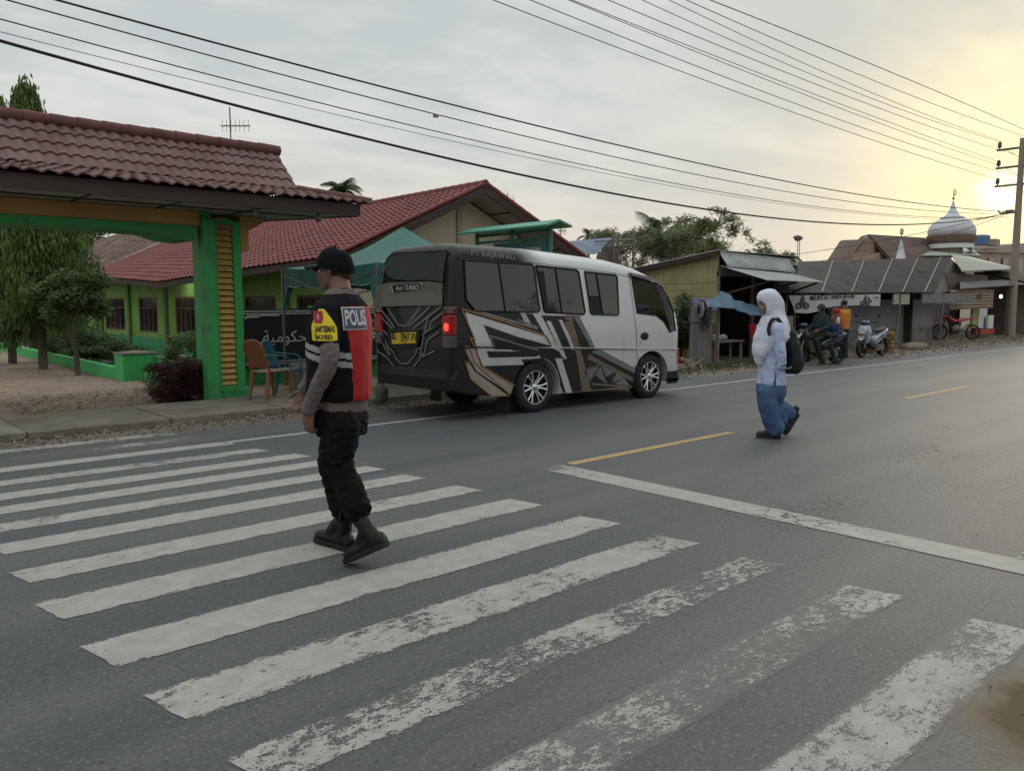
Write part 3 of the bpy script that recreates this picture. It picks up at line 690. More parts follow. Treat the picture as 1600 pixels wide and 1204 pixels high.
for i in range(4):
    a = V((*cs[i], 1.98)); c = V((*cs[(i + 1) % 4], 1.98)); m_ = a.lerp(c, .5) - V((0, 0, .3))
    b.bar(a, m_, .02, .02); b.bar(m_, c, .02, .02); b.bar(V((*cs[i], zc - .05)), pk - V((0, 0, .35)), .02, .02)
b.build('scissor_frame', M_steel, tent)
def bag(x, y, label):
    b = MB(); b.sph((x, y, .17), (.10, .09, .14), 0, 14, 9); b.tube([(x, y, .27), (x, y, .34), (x + .01, y, .37)], [.03, .02, .035], 8)
    me = organic(b, .02, 3, .012, 14, seed=x); o = link('weight_bag', me, mat('grey_sack', (.10, .095, .09), .9, var=.3, scale=8, bump=.3), None, smooth=180); return tag(o, label, 'sandbag')
bag(6.47, 9.98, 'dark sandbag hung on the tent leg by the bus rear corner')
# ------------------------------------------------------------------ plastic chairs
def chair(name, label, kind, loc, rz, m, group=None):
    t = thing(name, label, 'chair', (0, 0, 0), group)
    b = MB()
    def seat(u, v): x = -.21 + .42 * u; y = -.20 + .40 * v; return V((x * (1 - .12 * (1 - v)), y, .43 - .014 * math.cos((u - .5) * 3) * math.cos((v - .5) * 3) + (.0 if v > .05 else -.01)))
    b.slab(seat, 14, 12, (0, 0, -.012))
    b.slab(lambda u, v: V(((-.21 + .42 * u) * .99, .2, .43 - .035 * v)), 8, 2, (0, .01, 0))
    b.build('seat', m, t, smooth=40)
    for sx in (-1, 1):
        for yy, dy, top in ((.18, .05, .42), (-.18, -.07, .42)):
            b = MB(); x = sx * (.19 if yy > 0 else .17)
            b.prism([(x - .028, yy - .02, top), (x + .028, yy - .02, top), (x + .024 + sx * .02, yy + dy - .015, 0), (x - .012 + sx * .02, yy + dy - .015, 0)], (0, .035, 0)); b.build('leg', m, t, bevel=.004)
    # backrest: frame and slats, leaning back
    def bp(x, z): return V((x, -.185 - .16 * (z - .43) / .45 + .02 * math.cos(x * 7), z))
    b = MB(); fr = [bp(-.20, .42), bp(-.205, .6), bp(-.205, .76), bp(-.17, .84), bp(-.09, .875), bp(0, .882), bp(.09, .875), bp(.17, .84), bp(.205, .76), bp(.205, .6), bp(.20, .42)]
    b.tube(fr, [(.022, .012)] * len(fr), 8, ref=(0, 1, 0)) if kind == 'round' else b.tube(fr, [(.012, .024)] * len(fr), 8, ref=(0, 1, 0))
    b.build('back_frame', m, t, smooth=60)
    if kind == 'round':
        for x in (-.12, -.06, 0, .06, .12):
            b = MB(); b.bar(bp(x * .8, .45), bp(x, .872 if abs(x) < .1 else .855), .022, .008, up=V((0, 1, 0))); b.build('back_slat', m, t)
        b = MB()
        for sx in (-1, 1): b.tube([bp(sx * .205, .68), V((sx * .235, -.1, .66)), V((sx * .235, .1, .65)), V((sx * .22, .17, .60)), V((sx * .2, .19, .43))], [(.008, .022)] * 5, 8, ref=(0, 0, 1))
        b.build('armrest', m, t, smooth=60)
    else:
        b = MB(); b.slab(lambda u, v: bp(-.185 + .37 * u, .47 + .38 * v), 10, 8, (0, .008, 0)); b.build('back_panel', m, t, smooth=40)
    t.location = loc; t.rotation_euler = (0, 0, rz); return t
chair('plastic_chair', 'brown plastic chair beside the louvred gate column', 'solid', (5.32, 11.2, .075), R(-75), mat('brown_plastic', (.20, .08, .04), .45, var=.15, scale=4, dirt=(.16, .07, .04), dscale=4, damt=.5))
chair('plastic_chair', 'teal blue plastic armchair behind the brown chair', 'round', (6.05, 12.2, .0), R(-140), mat('teal_plastic', (.03, .17, .22), .45, var=.15, scale=4))
# concrete block behind the chairs
b = MB(); b.box(6.6, 7.6, 12.5, 13.2, -.02, .42); tag(b.build('concrete_block', M_slab, bevel=.03), 'rough grey concrete block behind the plastic chairs', 'block')
# ------------------------------------------------------------------ planters and garden border wall
def border(label, x0_, y0_, x1_, y1_, h):
    b = MB(); b.prism([(x0_, y0_, -.05), (x0_ + .14, y0_, -.05), (x1_ + .14, y1_, -.05), (x1_, y1_, -.05)], (0, 0, h + .05)); return tag(b.build('garden_kerb', M_gr2, bevel=.012), label, 'low wall', 'green low walls edging the school garden')
border('long low green garden wall running back from the taller planter box', 4.84, 17.05, 5.3, 40, .22)
border('short low green garden wall beside the clipped red bush', 5.45, 15.3, 5.1, 16.2, .16)
def planter(label, x, y, wx, wy, h):
    t = thing('planter_box', label, 'planter', (x, y, 0), 'green concrete planter boxes')
    b = MB(); b.box(x, x + wx, y, y + wy, -.05, h); b.build('body', M_gr2, t, bevel=.012)
    b = MB(); b.box(x - .02, x + wx + .02, y - .02, y + wy + .02, h + .002, h + .03); b.build('rim', M_slab, t, bevel=.006)
    b = MB(); b.grid(lambda u, v: V((x + .03 + (wx - .06) * u, y + .03 + (wy - .06) * v, h + .034 + .03 * math.sin(u * 3.1) * math.sin(v * 3.1))), 6, 6); b.build('soil', M_dirt, t)
planter('bigger green planter box at the end of the long garden wall', 4.80, 16.45, .62, .55, .50)
planter('smaller green planter box nearer the clipped red bush', 5.42, 15.95, .55, .5, .42)
# ------------------------------------------------------------------ minibus
BX, BY = 7.5, 8.70                      # rear axle on the ground
BO = V((BX, BY, 0))
def z6(x, y): return (570 + x / 4.015, 360 + y / 4.015)
def z7(x, y): return (800 + x / 4.013, 360 + y / 4.013)
def lerpt(t, x):
    if x <= t[0][0]: return t[0][1]
    for (a, b_), (c, d) in zip(t[:-1], t[1:]):
        if x <= c: return b_ + (d - b_) * (x - a) / (c - a)
    return t[-1][1]
TOP = [(-1.40, 2.10), (-1.37, 2.20), (-1.30, 2.255), (-1.1, 2.275), (.1, 2.26), (.75, 2.225), (1.64, 2.175), (2.24, 2.09), (2.63, 1.975), (2.88, 1.83), (3.05, 1.65), (3.23, 1.41), (3.34, 1.20), (3.39, 1.0), (3.42, .85), (3.43, .7)]
BOT = [(-1.40, .40), (-1.1, .33), (-.4, .28), (.6, .22), (2.2, .20), (3.0, .24), (3.43, .27)]
def Wz(z): return .87 if z < 1.0 else .87 - .085 * (z - 1.0)
def plan(x, r0=.10, r1=.34):
    if x < -1.40 + r0: t = (-1.40 + r0 - x) / r0; return 1 - (r0 / .87) * (1 - math.sqrt(max(0, 1 - t * t))) * .8
    if x > 3.43 - r1: t = (x - (3.43 - r1)) / r1; return 1 - (r1 / .87) * (1 - math.sqrt(max(0, 1 - t * t))) * .55
    return 1.
def lean(x, z): return .13 * max(0, min(1, (z - 1.25) / 1.0)) ** 1.2 * max(0, min(1, (-1.0 - x) / .4))
def ring(x, ins=0., zb=None, zt=None):
    t = (zt if zt is not None else lerpt(TOP, x)) - ins; b_ = (zb if zb is not None else lerpt(BOT, x)); f = plan(x)
    zs = [0, .04, .2, .36, .5, .62, .74, .84, .905]; half = []
    half.append((0, b_)); half.append((.55, b_))
    for q in zs[:]:
        z = b_ + (t - b_) * q; half.append((Wz(z) - (.03 if q == 0 else 0), z))
    z0 = b_ + (t - b_) * .905; w0 = Wz(z0); hh = t - z0
    for a in (20, 40, 60, 78): half.append((w0 - .22 * (1 - math.cos(R(a))) - (.0), z0 + hh * .86 * math.sin(R(a))))
    half.append((w0 - .42, t - hh * .03)); half.append((0, t))
    pts = [(-y, z) for y, z in half] + [(y, z) for y, z in half[::-1][1:-1]]
    return [V((BX + x + lean(x, z), BY + (y * f if not ins else y * f * (1 - ins / .87)), z)) for y, z in pts]
stx = [-1.40, -1.395, -1.38, -1.36, -1.33, -1.30, -1.2, -1.05] + [-.9 + .2 * i for i in range(17)] + [2.5, 2.63, 2.75, 2.88, 2.97, 3.05, 3.14, 3.23, 3.29, 3.34, 3.37, 3.39, 3.405, 3.42, 3.43]
M_bus = mat('bus_paint', (.58, .595, .61), .32, .40, var=.04, scale=1.2, coat=.12, spec=.35, dirt=(.50, .50, .48), dscale=.8, damt=.3)
# the rear third of the bus is sprayed black, blending softly into the silver
t_ = M_bus.node_tree; n_ = t_.nodes; l_ = t_.links; bs = n_['Principled BSDF']; old = bs.inputs['Base Color'].links[0].from_socket
tc_ = n_.new('ShaderNodeTexCoord'); sp_ = n_.new('ShaderNodeSeparateXYZ'); l_.new(tc_.outputs['Object'], sp_.inputs[0])
nn_ = n_.new('ShaderNodeTexNoise'); nn_.inputs['Scale'].default_value = 2.5; l_.new(tc_.outputs['Object'], nn_.inputs['Vector'])
ad_ = n_.new('ShaderNodeMath'); ad_.operation = 'MULTIPLY_ADD'; l_.new(nn_.outputs['Fac'], ad_.inputs[0]); ad_.inputs[1].default_value = .35; l_.new(sp_.outputs[0], ad_.inputs[2])
mr_ = n_.new('ShaderNodeMapRange'); mr_.interpolation_type = 'SMOOTHSTEP'; l_.new(ad_.outputs[0], mr_.inputs[0]); mr_.inputs[1].default_value = -.08; mr_.inputs[2].default_value = .55
mm_ = n_.new('ShaderNodeMix'); mm_.data_type = 'RGBA'; l_.new(mr_.outputs[0], mm_.inputs[0]); mm_.inputs[6].default_value = (.010, .012, .015, 1); l_.new(old, mm_.inputs[7]); l_.new(mm_.outputs[2], bs.inputs['Base Color'])
M_int = mat('bus_interior', (.035, .035, .037), .85)
M_chr = mat('chrome', (.62, .63, .65), .18, 1., var=.05)
M_tyre = mat('tyre_rubber', (.018, .018, .019), .85, var=.3, scale=9, bump=.2, dirt=(.06, .055, .048), dscale=4, damt=.5)
M_glass = glassmat('bus_tinted_glass', (.016, .014, .016), .04)
M_glass.node_tree.nodes['Principled BSDF'].inputs['Specular IOR Level'].default_value = .8
bus = thing('minibus', 'silver and black minibus with angular livery driving past the crosswalk', 'minibus', BO)
b = MB(); b.loft([ring(x) for x in stx]); me = b.mesh('body')
for m in (M_bus, M_int): me.materials.append(m)
bm = bmesh.new(); bm.from_mesh(me); bmesh.ops.recalc_face_normals(bm, faces=bm.faces); bm.to_mesh(me); bm.free()
me.polygons.foreach_set('use_smooth', [True] * len(me.polygons)); me.set_sharp_from_angle(angle=R(38))
DW = [(2.15, 1.90), (2.84, 1.79), (3.02, 1.61), (3.17, 1.38), (3.22, 1.05), (3.05, 1.03), (2.90, 1.20), (2.71, 1.30), (2.24, 1.34)]
def cutter(kind):
    c = MB()
    if kind == 'cav':
        c.loft([ring(x, .05, zb=.62) for x in (1.92, 2.2, 2.5, 2.63, 2.75, 2.88, 2.97, 3.05, 3.14, 3.23, 3.29, 3.33)], m=1)
    elif kind == 'win':
        c.prism([(BX + x, BY - 1.2, z) for x, z in DW], (0, 2.4, 0), 1)
    elif kind == 'shield':
        c.prism([(BX + x, BY - .66, z) for x, z in [(2.66, 1.84), (3.7, 1.84), (3.7, 1.04), (3.1, 1.04)]], (0, 1.32, 0), 1)
    else:
        for wx, wz in ((0.08, .34), (2.59, .33)):
            for s in (-1, 1):
                pr = [(BX + wx + .435 * math.cos(R(a)), BY + s * .58, wz + .42 * math.sin(R(a))) for a in range(0, 361, 12)][:-1]
                c.prism(pr, (0, s * .5, 0), 1)
    cm = c.mesh('cut'); cm.materials.append(M_bus); cm.materials.append(M_int)
    bm = bmesh.new(); bm.from_mesh(cm); bmesh.ops.recalc_face_normals(bm, faces=bm.faces); bm.to_mesh(cm); bm.free()
    o = bpy.data.objects.new('cut', cm); COL.objects.link(o); return o
cuts = [cutter(k) for k in ('wheel', 'cav', 'win', 'shield')]
for c in cuts: me = evalmesh(me, [('BOOLEAN', dict(operation='DIFFERENCE', object=c, solver='EXACT'))])
for c in cuts: bpy.data.objects.remove(c)
me.name = 'body'; me.materials.clear()
body = link('body', me, [M_bus, M_int], bus)
# ---- livery on the near side: polygons cut at the body's bend lines and laid on the skin
YN = 7.82
def sd(pts, zf): return [((p := PY(*zf(x, y), YN)).x - BX, p.z) for x, y in pts]
def on_side(x, z, off): return V((BX + x, BY - Wz(z) * plan(x) - off, z))
def decal(mb, poly2, off, m=0):
    bm = bmesh.new(); vs = [bm.verts.new((x, 0, z)) for x, z in poly2]; bm.faces.new(vs)
    for zc_ in (1.0, 1.2, 1.4):
        bmesh.ops.bisect_plane(bm, geom=bm.verts[:] + bm.edges[:] + bm.faces[:], plane_co=(0, 0, zc_), plane_no=(0, 0, 1))
    for xc in (-1.37, -1.34, -1.30):
        bmesh.ops.bisect_plane(bm, geom=bm.verts[:] + bm.edges[:] + bm.faces[:], plane_co=(xc, 0, 0), plane_no=(1, 0, 0))
    bmesh.ops.triangulate(bm, faces=bm.faces)
    bm.verts.ensure_lookup_table(); mb.add([on_side(v.co.x, v.co.z, off) for v in bm.verts], [tuple(v.index for v in f.verts) for f in bm.faces], m); bm.free()
def sline(mb, pts, w_, off):
    for a, c in zip(pts[:-1], pts[1:]):
        d = V((c[0] - a[0], c[1] - a[1])); d.normalize(); n2 = V((-d.y, d.x)) * w_ / 2; d = d * w_ * .25
        decal(mb, [(a[0] - d.x + n2.x, a[1] - d.y + n2.y), (a[0] - d.x - n2.x, a[1] - d.y - n2.y), (c[0] + d.x - n2.x, c[1] + d.y - n2.y), (c[0] + d.x + n2.x, c[1] + d.y + n2.y)], off)
M_lch = mat('livery_charcoal', (.012, .012, .014), .4, var=.2, spec=.3); M_lsi = mat('livery_silver', (.44, .45, .455), .35, .3, var=.15, scale=1.5, coat=.3)
M_lgo = mat('livery_gold', (.23, .13, .045), .4, .2, var=.2); M_lbr = mat('livery_brown', (.13, .098, .075), .4, .15, var=.3, scale=1.5, coat=.3); M_lgr = mat('livery_grey', (.15, .155, .16), .4, .2, var=.2, coat=.3)
M_lbe = mat('livery_beige', (.26, .225, .195), .45, .1, var=.2, scale=2)
b = MB()      # charcoal field; ends at the wheel arches
arch1 = [(.08 + .445 * math.cos(R(a)), .34 + .43 * math.sin(R(a))) for a in range(0, 181, 15)]
arch2 = [(2.59 + .445 * math.cos(R(a)), .33 + .43 * math.sin(R(a))) for a in range(125, 181, 12)]
decal(b, [(-1.36, 1.40), (-1.0, 1.37), (.14, 1.345), (.17, 1.33)] + [(.9, 1.31), (.98, 1.30)] + sd([(430, 533), (520, 730)], z7) + sd([(770, 860)], z7) + arch2 + [(2.13, .225), (.62, .235)] + arch1 + [(-.40, .29), (-1.1, .345), (-1.36, .40)], .004)
b.build('livery_field', M_lch, bus, fix=False)
b = MB()
decal(b, sd([(640, 512), (1084, 650)], z6) + sd([(210, 665), (240, 722), (0, 655)], z7) + sd([(752, 592), (812, 745), (1084, 750)], z6) + sd([(60, 752), (200, 790), (190, 800), (60, 808)], z7) + sd([(1000, 842), (735, 850), (690, 690)], z6), .008)
decal(b, sd([(270, 797), (312, 797), (378, 1015), (340, 1020)], z7), .008)
for q in ([(222, 568), (250, 568), (345, 805), (318, 805)], [(300, 558), (322, 562), (400, 748), (375, 748)], [(140, 520), (185, 515), (300, 760), (250, 735)], [(62, 518), (92, 516), (135, 606), (95, 590)]): decal(b, sd(q, z7), .008)
decal(b, sd([(990, 515), (1010, 515), (1050, 600), (1020, 590)], z6), .008)
b.build('livery_silver', M_lsi, bus, fix=False)
b = MB()
decal(b, sd([(752, 592), (1084, 710), (1084, 745), (812, 743)], z6), .012); decal(b, sd([(0, 668), (240, 735), (330, 800), (180, 800), (170, 770), (0, 750)], z7), .0135)
decal(b, sd([(765, 757), (1084, 760), (1084, 790), (780, 797)], z6), .012)
for q in ([(480, 800), (560, 835), (460, 880)],): pass
b.build('livery_black', M_lch, bus, fix=False)
b = MB()
sline(b, sd([(785, 660), (1084, 750)], z6), .02, .015); sline(b, sd([(785, 660), (815, 735)], z6), .014, .015)
sline(b, sd([(695, 500), (900, 560), (1084, 615)], z6), .03, .012)
sline(b, sd([(45, 560), (115, 585), (165, 605)], z7), .02, .012)
decal(b, sd([(390, 530), (425, 533), (515, 730), (490, 725)], z7), .008); decal(b, sd([(545, 740), (770, 862), (766, 895), (500, 760)], z7), .008)
b.build('livery_grey', M_lgr, bus, fix=False)
b = MB()
decal(b, sd([(335, 572), (385, 570), (500, 1008), (440, 1012), (405, 780)], z7), .008); decal(b, sd([(345, 530), (385, 530), (395, 570), (340, 560)], z7), .008)
decal(b, sd([(480, 775), (765, 925), (760, 950), (475, 805)], z7), .009)
decal(b, sd([(495, 955), (755, 975), (750, 988), (500, 968)], z7), .009)
b.build('livery_brown', M_lbr, bus, fix=False)
b = MB()
decal(b, sd([(632, 832), (660, 835), (690, 885), (900, 1035), (800, 1038), (665, 930)], z6), .008); decal(b, sd([(632, 745), (690, 735), (730, 850), (935, 968), (915, 1025), (700, 880), (665, 815)], z6), .008)
b.build('livery_beige', M_lbe, bus, fix=False)
b = MB()
sline(b, sd([(618, 492), (880, 570), (1084, 642)], z6) + sd([(215, 662), (243, 722)], z7), .022, .016)
sline(b, sd([(618, 492), (690, 682), (658, 672)], z6), .02, .016); sline(b, sd([(628, 725), (655, 728), (690, 830), (910, 1030)], z6)[:], .014, .016)
sline(b, sd([(658, 672), (690, 735), (738, 852), (938, 970)], z6), .018, .016); sline(b, sd([(625, 820), (662, 832), (628, 745)], z6), .014, .016)
sline(b, sd([(628, 822), (662, 930), (795, 1040), (905, 1036)], z6), .012, .016)
b.build('livery_gold', M_lgo, bus, fix=False)
b = MB()
for q in ([(450, 872), (552, 838), (490, 862)], [(455, 882), (545, 850), (487, 940)], [(556, 850), (592, 962), (522, 905)], [(562, 848), (642, 888), (590, 918)], [(655, 895), (700, 922), (630, 955)], [(702, 922), (738, 972), (640, 962)]): decal(b, sd(q, z7), .008)
sline(b, sd([(446, 880), (552, 838)], z7), .012, .012); sline(b, sd([(640, 888), (620, 962)], z7), .01, .012); sline(b, sd([(487, 945), (552, 838), (592, 962)], z7), .012, .012)
b.build('livery_shard', M_lgr, bus, fix=False)
# ---- windows
def mirror(pts): return pts
def window(poly2, div, side=-1, opened=0.):
    f = MB(); P_ = [V((BX + x, BY + side * (Wz(z) + .006), z)) for x, z in poly2]
    f.tube(P_ + [P_[0]], [(.016, .012)] * (len(P_) + 1), 6)
    if div: f.tube([V((BX + div[0][0], BY + side * (Wz(div[0][1]) + .008), div[0][1])), V((BX + div[1][0], BY + side * (Wz(div[1][1]) + .008), div[1][1]))], .013, 6)
    fo = f.build('window', M_blk, bus, smooth=60)
    g = MB(); g.prism([V((BX + x, BY + side * (Wz(z) + .002), z)) for x, z in poly2], (0, side * .003, 0)); g.build('pane', M_glass, fo)
    if opened:
        (xa, za), (xb, zb_) = div; x0_ = min(p[0] for p in poly2[:1] + poly2[-1:]) + .02
        g = MB(); g.prism([V((BX + a, BY + side * (Wz(z) + .006), z)) for a, z in ((x0_, za - .05), (x0_ + opened, za - .05), (x0_ + opened + .05, zb_ + .04), (x0_ + .07, zb_ + .04))], (0, side * .002, 0)); g.build('gap_shade_sheet', M_dark, fo)  # dark sheet over the glass, stands for the shaded inside of an open window
for s in (-1, 1):
    window([(-1.12, 2.02), (-1.10, 2.035), (.05, 2.015), (.085, 1.98), (.15, 1.40), (.12, 1.375), (-.95, 1.395), (-1.0, 1.41), (-1.13, 1.54)], ((-.55, 2.02), (-.48, 1.39)), s)
    window([(.13, 2.0), (.93, 1.965), (.97, 1.93), (1.06, 1.36), (1.03, 1.335), (.27, 1.37), (.235, 1.40)], ((.50, 1.98), (.58, 1.36)), s, .12)
    window([(1.10, 1.945), (1.78, 1.91), (1.805, 1.88), (1.80, 1.34), (1.77, 1.315), (1.21, 1.335), (1.18, 1.36)], ((1.34, 1.93), (1.44, 1.33)), s, .0)
b = MB(); b.prism([V((BX + x, BY - Wz(z) - .0055, z)) for x, z in ((1.17, 1.60), (1.41, 1.60), (1.44, 1.345), (1.22, 1.345))], (0, -.002, 0)); b.build('gap_shade_sheet', M_dark, bus)  # same dark sheet on the third window, interior shade put in as colour
# door glass surround (window is wound down), visor, handle, seams, painted crease shade
b = MB(); P_ = [on_side(x, z, -.004) for x, z in DW]; b.tube(P_ + [P_[0]], [(.014, .014)] * (len(P_) + 1), 6); b.build('door_window_seal', M_blk, bus, smooth=60)
b = MB(); P_ = [V((BX + x, BY + Wz(z) * plan(x) - .01, z)) for x, z in DW]; b.poly(P_); b.build('far_door_window', glassmat('clear_dark_glass', (.022, .028, .024), .04, .90), bus)
b = MB()
rows = []
for x, z in ((2.10, 1.955), (2.4, 1.922), (2.65, 1.87), (2.80, 1.82), (2.86, 1.775)): rows.append([on_side(x, z, .002), on_side(x, z, .05), on_side(x, z - .045, .06), on_side(x, z - .045, .052)])
b.loft(rows); b.build('window_visor', mat('visor_grey', (.09, .09, .09), .25, var=.1, coat=.3), bus, smooth=40)
b = MB()
sline(b, [(2.09, 1.97), (2.15, 1.5), (2.205, 1.05), (2.21, .72), (2.24, .62)], .009, .003); sline(b, [(2.96, .78), (2.86, .72)], .008, .003)
for x0_, x1_ in ((-1.30, -.35), (.52, 2.15), (3.04, 3.40)):  # dark line just under the belt: shade of the crease painted on
    k_ = 6; P2 = [(x0_ + (x1_ - x0_) * i / k_, .915 - .045 * (x0_ + (x1_ - x0_) * i / k_ + .7) ) for i in range(k_ + 1)]
    sline(b, P2, .007, .017)
sline(b, [(1.9, 1.0), (1.905, .5)], .004, .003)
b.build('gap_and_crease_shade', M_dark, bus, fix=False)
b = MB(); P2 = [on_side(x, .93 - .045 * (x + .7), .004) for x in [-1.28 + .15 * i for i in range(32)] if x < 3.37]
b.tube(P2, [(.009, .012)] * len(P2), 6); b.build('belt_moulding', M_bus, bus, smooth=60)
b = MB(); b.tube([on_side(x, lerpt(TOP, x) - .215, .004) for x in (-1.25, -.5, .2, 1.0, 1.7, 2.05)], .008, 6); b.build('drip_rail', M_bus, bus, smooth=60)
b = MB(); b.sph(on_side(2.405, .985, 0), (.10, .012, .062), 0, 16, 8); b.build('door_handle', M_blk, bus, smooth=60)
b = MB(); b.lathe([(.002, -.012), (.018, -.01), (.018, 0)], on_side(2.30, .90, 0), 'y', 12); b.build('door_lock', M_chr, bus)
# mirror on its arm
b = MB(); c = V((BX + 3.62, BY - 1.08, 1.39))
b.sph(c, (.045, .10, .165), 0, 16, 12); me = b.mesh('m')
mo = b.build('mirror', M_blk, bus, smooth=180)
g = MB(); g.lathe([(.001, 0), (.078, 0), (.078, .004)], (0, 0, 0), 'x', 20); gm = g.mesh('g'); gm.transform(Matrix.Translation(c + V((-.044, -.0, 0))) @ Matrix.Rotation(R(-14), 4, 'Z') @ Matrix.Diagonal((1, 1, 1.75, 1))); link('mirror_glass', gm, mat('mirror_glass', (.8, .82, .85), .03, 1., var=0), mo)
b = MB(); b.tube([V((BX + 3.38, BY - .72, 1.18)), V((BX + 3.56, BY - 1.0, 1.17)), V((BX + 3.62, BY - 1.08, 1.19)), V((BX + 3.62, BY - 1.08, 1.26))], .011, 8); b.build('mirror_arm', M_blk, bus, smooth=60)
b = MB(); c2 = V((BX + 3.6, BY + 1.02, 1.4)); b.sph(c2, (.045, .10, .165), 0, 12, 8); b.tube([V((BX + 3.3, BY + .74, 1.2)), c2], .011, 6); b.build('mirror', M_blk, bus, smooth=60)
# windscreen, wipers, front lights, bumper
b = MB(); b.grid(lambda u, v: V((BX + lerpt([(1.02, 3.385), (1.2, 3.33), (1.41, 3.22), (1.65, 3.04), (1.86, 2.84)], 1.03 + .82 * v) - .10 * (2 * u - 1) ** 2 * .6 - .008, BY + (-.68 + 1.36 * u), 1.03 + .82 * v)), 12, 8)
b.build('windscreen', glassmat('windscreen_glass', (.022, .028, .025), .03, .82), bus, smooth=180)
b = MB(); b.prism([on_side(x, z, .006) for x, z in ((3.30, .73), (3.40, .72), (3.415, .50), (3.32, .50))], (.02, -.014, 0)); b.build('turn_lamp', mat('turn_lens', (.55, .12, .05), .25, var=.1, coat=.5), bus, bevel=.006)
for s in (-1, 1):
    b = MB(); b.box(BX + 3.40, BX + 3.45, BY + s * .62 - .11, BY + s * .62 + .11, .52, .72); b.build('headlight', mat('headlight_glass', (.6, .62, .62), .1, .3, coat=.6), bus, bevel=.02)
b = MB(); b.box(BX + 3.415, BX + 3.45, BY - .45, BY + .45, .55, .70); b.build('grille', M_blk, bus, bevel=.01)
rows = []
for y in (-.885, -.88, -.8, -.6, 0, .6, .8, .88, .885):
    xx = BX + 3.47 - .22 * (abs(y) / .885) ** 5; x0_ = xx - (.10 if abs(y) < .85 else .28); rows.append([V((x0_, BY + y, .20)), V((xx, BY + y, .20)), V((xx + .01, BY + y, .30)), V((xx, BY + y, .40)), V((x0_, BY + y, .40))])
b = MB(); b.loft(rows); b.build('front_bumper', M_blk, bus, bevel=.01)
b = MB(); b.box(BX + 3.0, BX + 3.3, BY - .885, BY - .84, .235, .29); b.build('side_skirt', M_blk, bus, bevel=.006)
# rear face
def rp(px, py, off=.004):
    X = BX - 1.40
    for _ in range(4):
        p = PX(px, py, X); X = BX - 1.40 + lean(-1.40, p.z) - off
    p = PX(px, py, X); return p
def rpoly(pts, off, th=.004): return [rp(*z6(x, y), off) for x, y in pts]
b = MB(); P_ = rpoly([(126, 210), (140, 175), (175, 150), (235, 138), (520, 126), (502, 215), (492, 322), (390, 306), (300, 312), (188, 306), (150, 285), (132, 255)], .006)
b.prism(P_, (-.003, 0, 0)); rw = b.build('rear_window', glassmat('rear_glass', (.05, .055, .062), .06), bus)
b = MB(); b.tube([p + V((-.004, 0, 0)) for p in P_] + [P_[0]], .008, 6); b.build('window_seal', M_blk, rw, smooth=60)
b = MB(); b.prism(rpoly([(72, 356), (100, 338), (160, 326), (290, 322), (390, 318), (488, 330), (486, 468), (260, 473), (48, 480)], .005), (-.003, 0, 0)); b.build('rear_panel', mat('rear_panel_grey', (.10, .092, .08), .45, .1, var=.1, scale=2, coat=.2), bus)
b = MB(); P_ = rpoly([(170, 350), (185, 342), (350, 333), (359, 338), (350, 366), (320, 377), (185, 388), (176, 380)], .010); b.prism(P_, (-.004, 0, 0)); em = b.build('rear_emblem', M_blk, bus)
b = MB(); b.tube([p + V((-.004, 0, 0)) for p in P_ + [P_[0]]], .004, 5); b.build('emblem_rim', M_chr, em)
def ytext(s_, px, py, size, off, m, parent, w_=1., shear=0., name='lettering', bold=0., ln_=0.):
    p = rp(px, py, off); me = textmesh(s_, size, frame(p, (0, -1, 0), (ln_, 0, 1)), .002, w_, shear=shear, bold=bold); return link(name, me, m, parent)
ytext('Isuz TURBO', *z6(264, 360), .088, .017, M_lgr if 0 else mat('badge_text', (.42, .43, .44), .4, .3), em, 1.15, .25, ln_=.13)
M_lin = mat('rear_line_grey', (.17, .175, .18), .4, .2)
b = MB()
LN = [[(142, 488), (213, 595), (262, 596), (344, 484)], [(95, 488), (186, 606)], [(42, 488), (88, 530), (170, 612)], [(404, 482), (278, 600)], [(478, 480), (396, 540), (305, 610)], [(487, 518), (414, 572), (402, 632)],
      [(86, 535), (108, 640), (158, 780)], [(396, 540), (372, 640), (346, 782)], [(36, 548), (72, 590), (84, 634)], [(38, 596), (112, 656), (150, 740)], [(40, 642), (104, 692), (142, 768), (158, 780)], [(118, 628), (170, 690)],
      [(158, 740), (182, 768), (190, 795), (225, 832), (270, 836), (318, 775), (325, 745), (345, 735)], [(78, 754), (142, 797), (160, 828), (208, 866)], [(440, 755), (350, 796), (330, 825), (292, 870)], [(476, 583), (350, 660)], [(462, 638), (388, 690), (374, 770), (346, 782)], [(350, 660), (372, 640), (476, 583)]]
for l in LN: stroke(b, [rp(*z6(x, y), .008) for x, y in l], .017, (-1, 0, 0), .003)
b.build('rear_line_pattern', M_lin, bus, fix=False)
b = MB(); b.prism(rpoly([(140, 634), (338, 622), (350, 660), (330, 735), (185, 742), (158, 715)], .004), (-.012, 0, 0)); b.build('plate_recess', M_blk, bus, bevel=.003)
P_ = rpoly([(168, 644), (322, 636), (322, 706), (171, 712)], .022); b = MB(); b.prism(P_, (-.004, 0, 0)); pl_ = b.build('licence_plate', mat('plate_yellow', (.52, .36, .03), .5, var=.12, dirt=(.3, .22, .05), dscale=6, damt=.5), bus)
M_bt = mat('black_ink', (.01, .01, .01), .6)
ytext('BL · 7847 /FL', *z6(246, 667), .125, .029, M_bt, pl_, .86, bold=.002); ytext('05 · 27', *z6(246, 695), .05, .029, M_bt, pl_, .9)
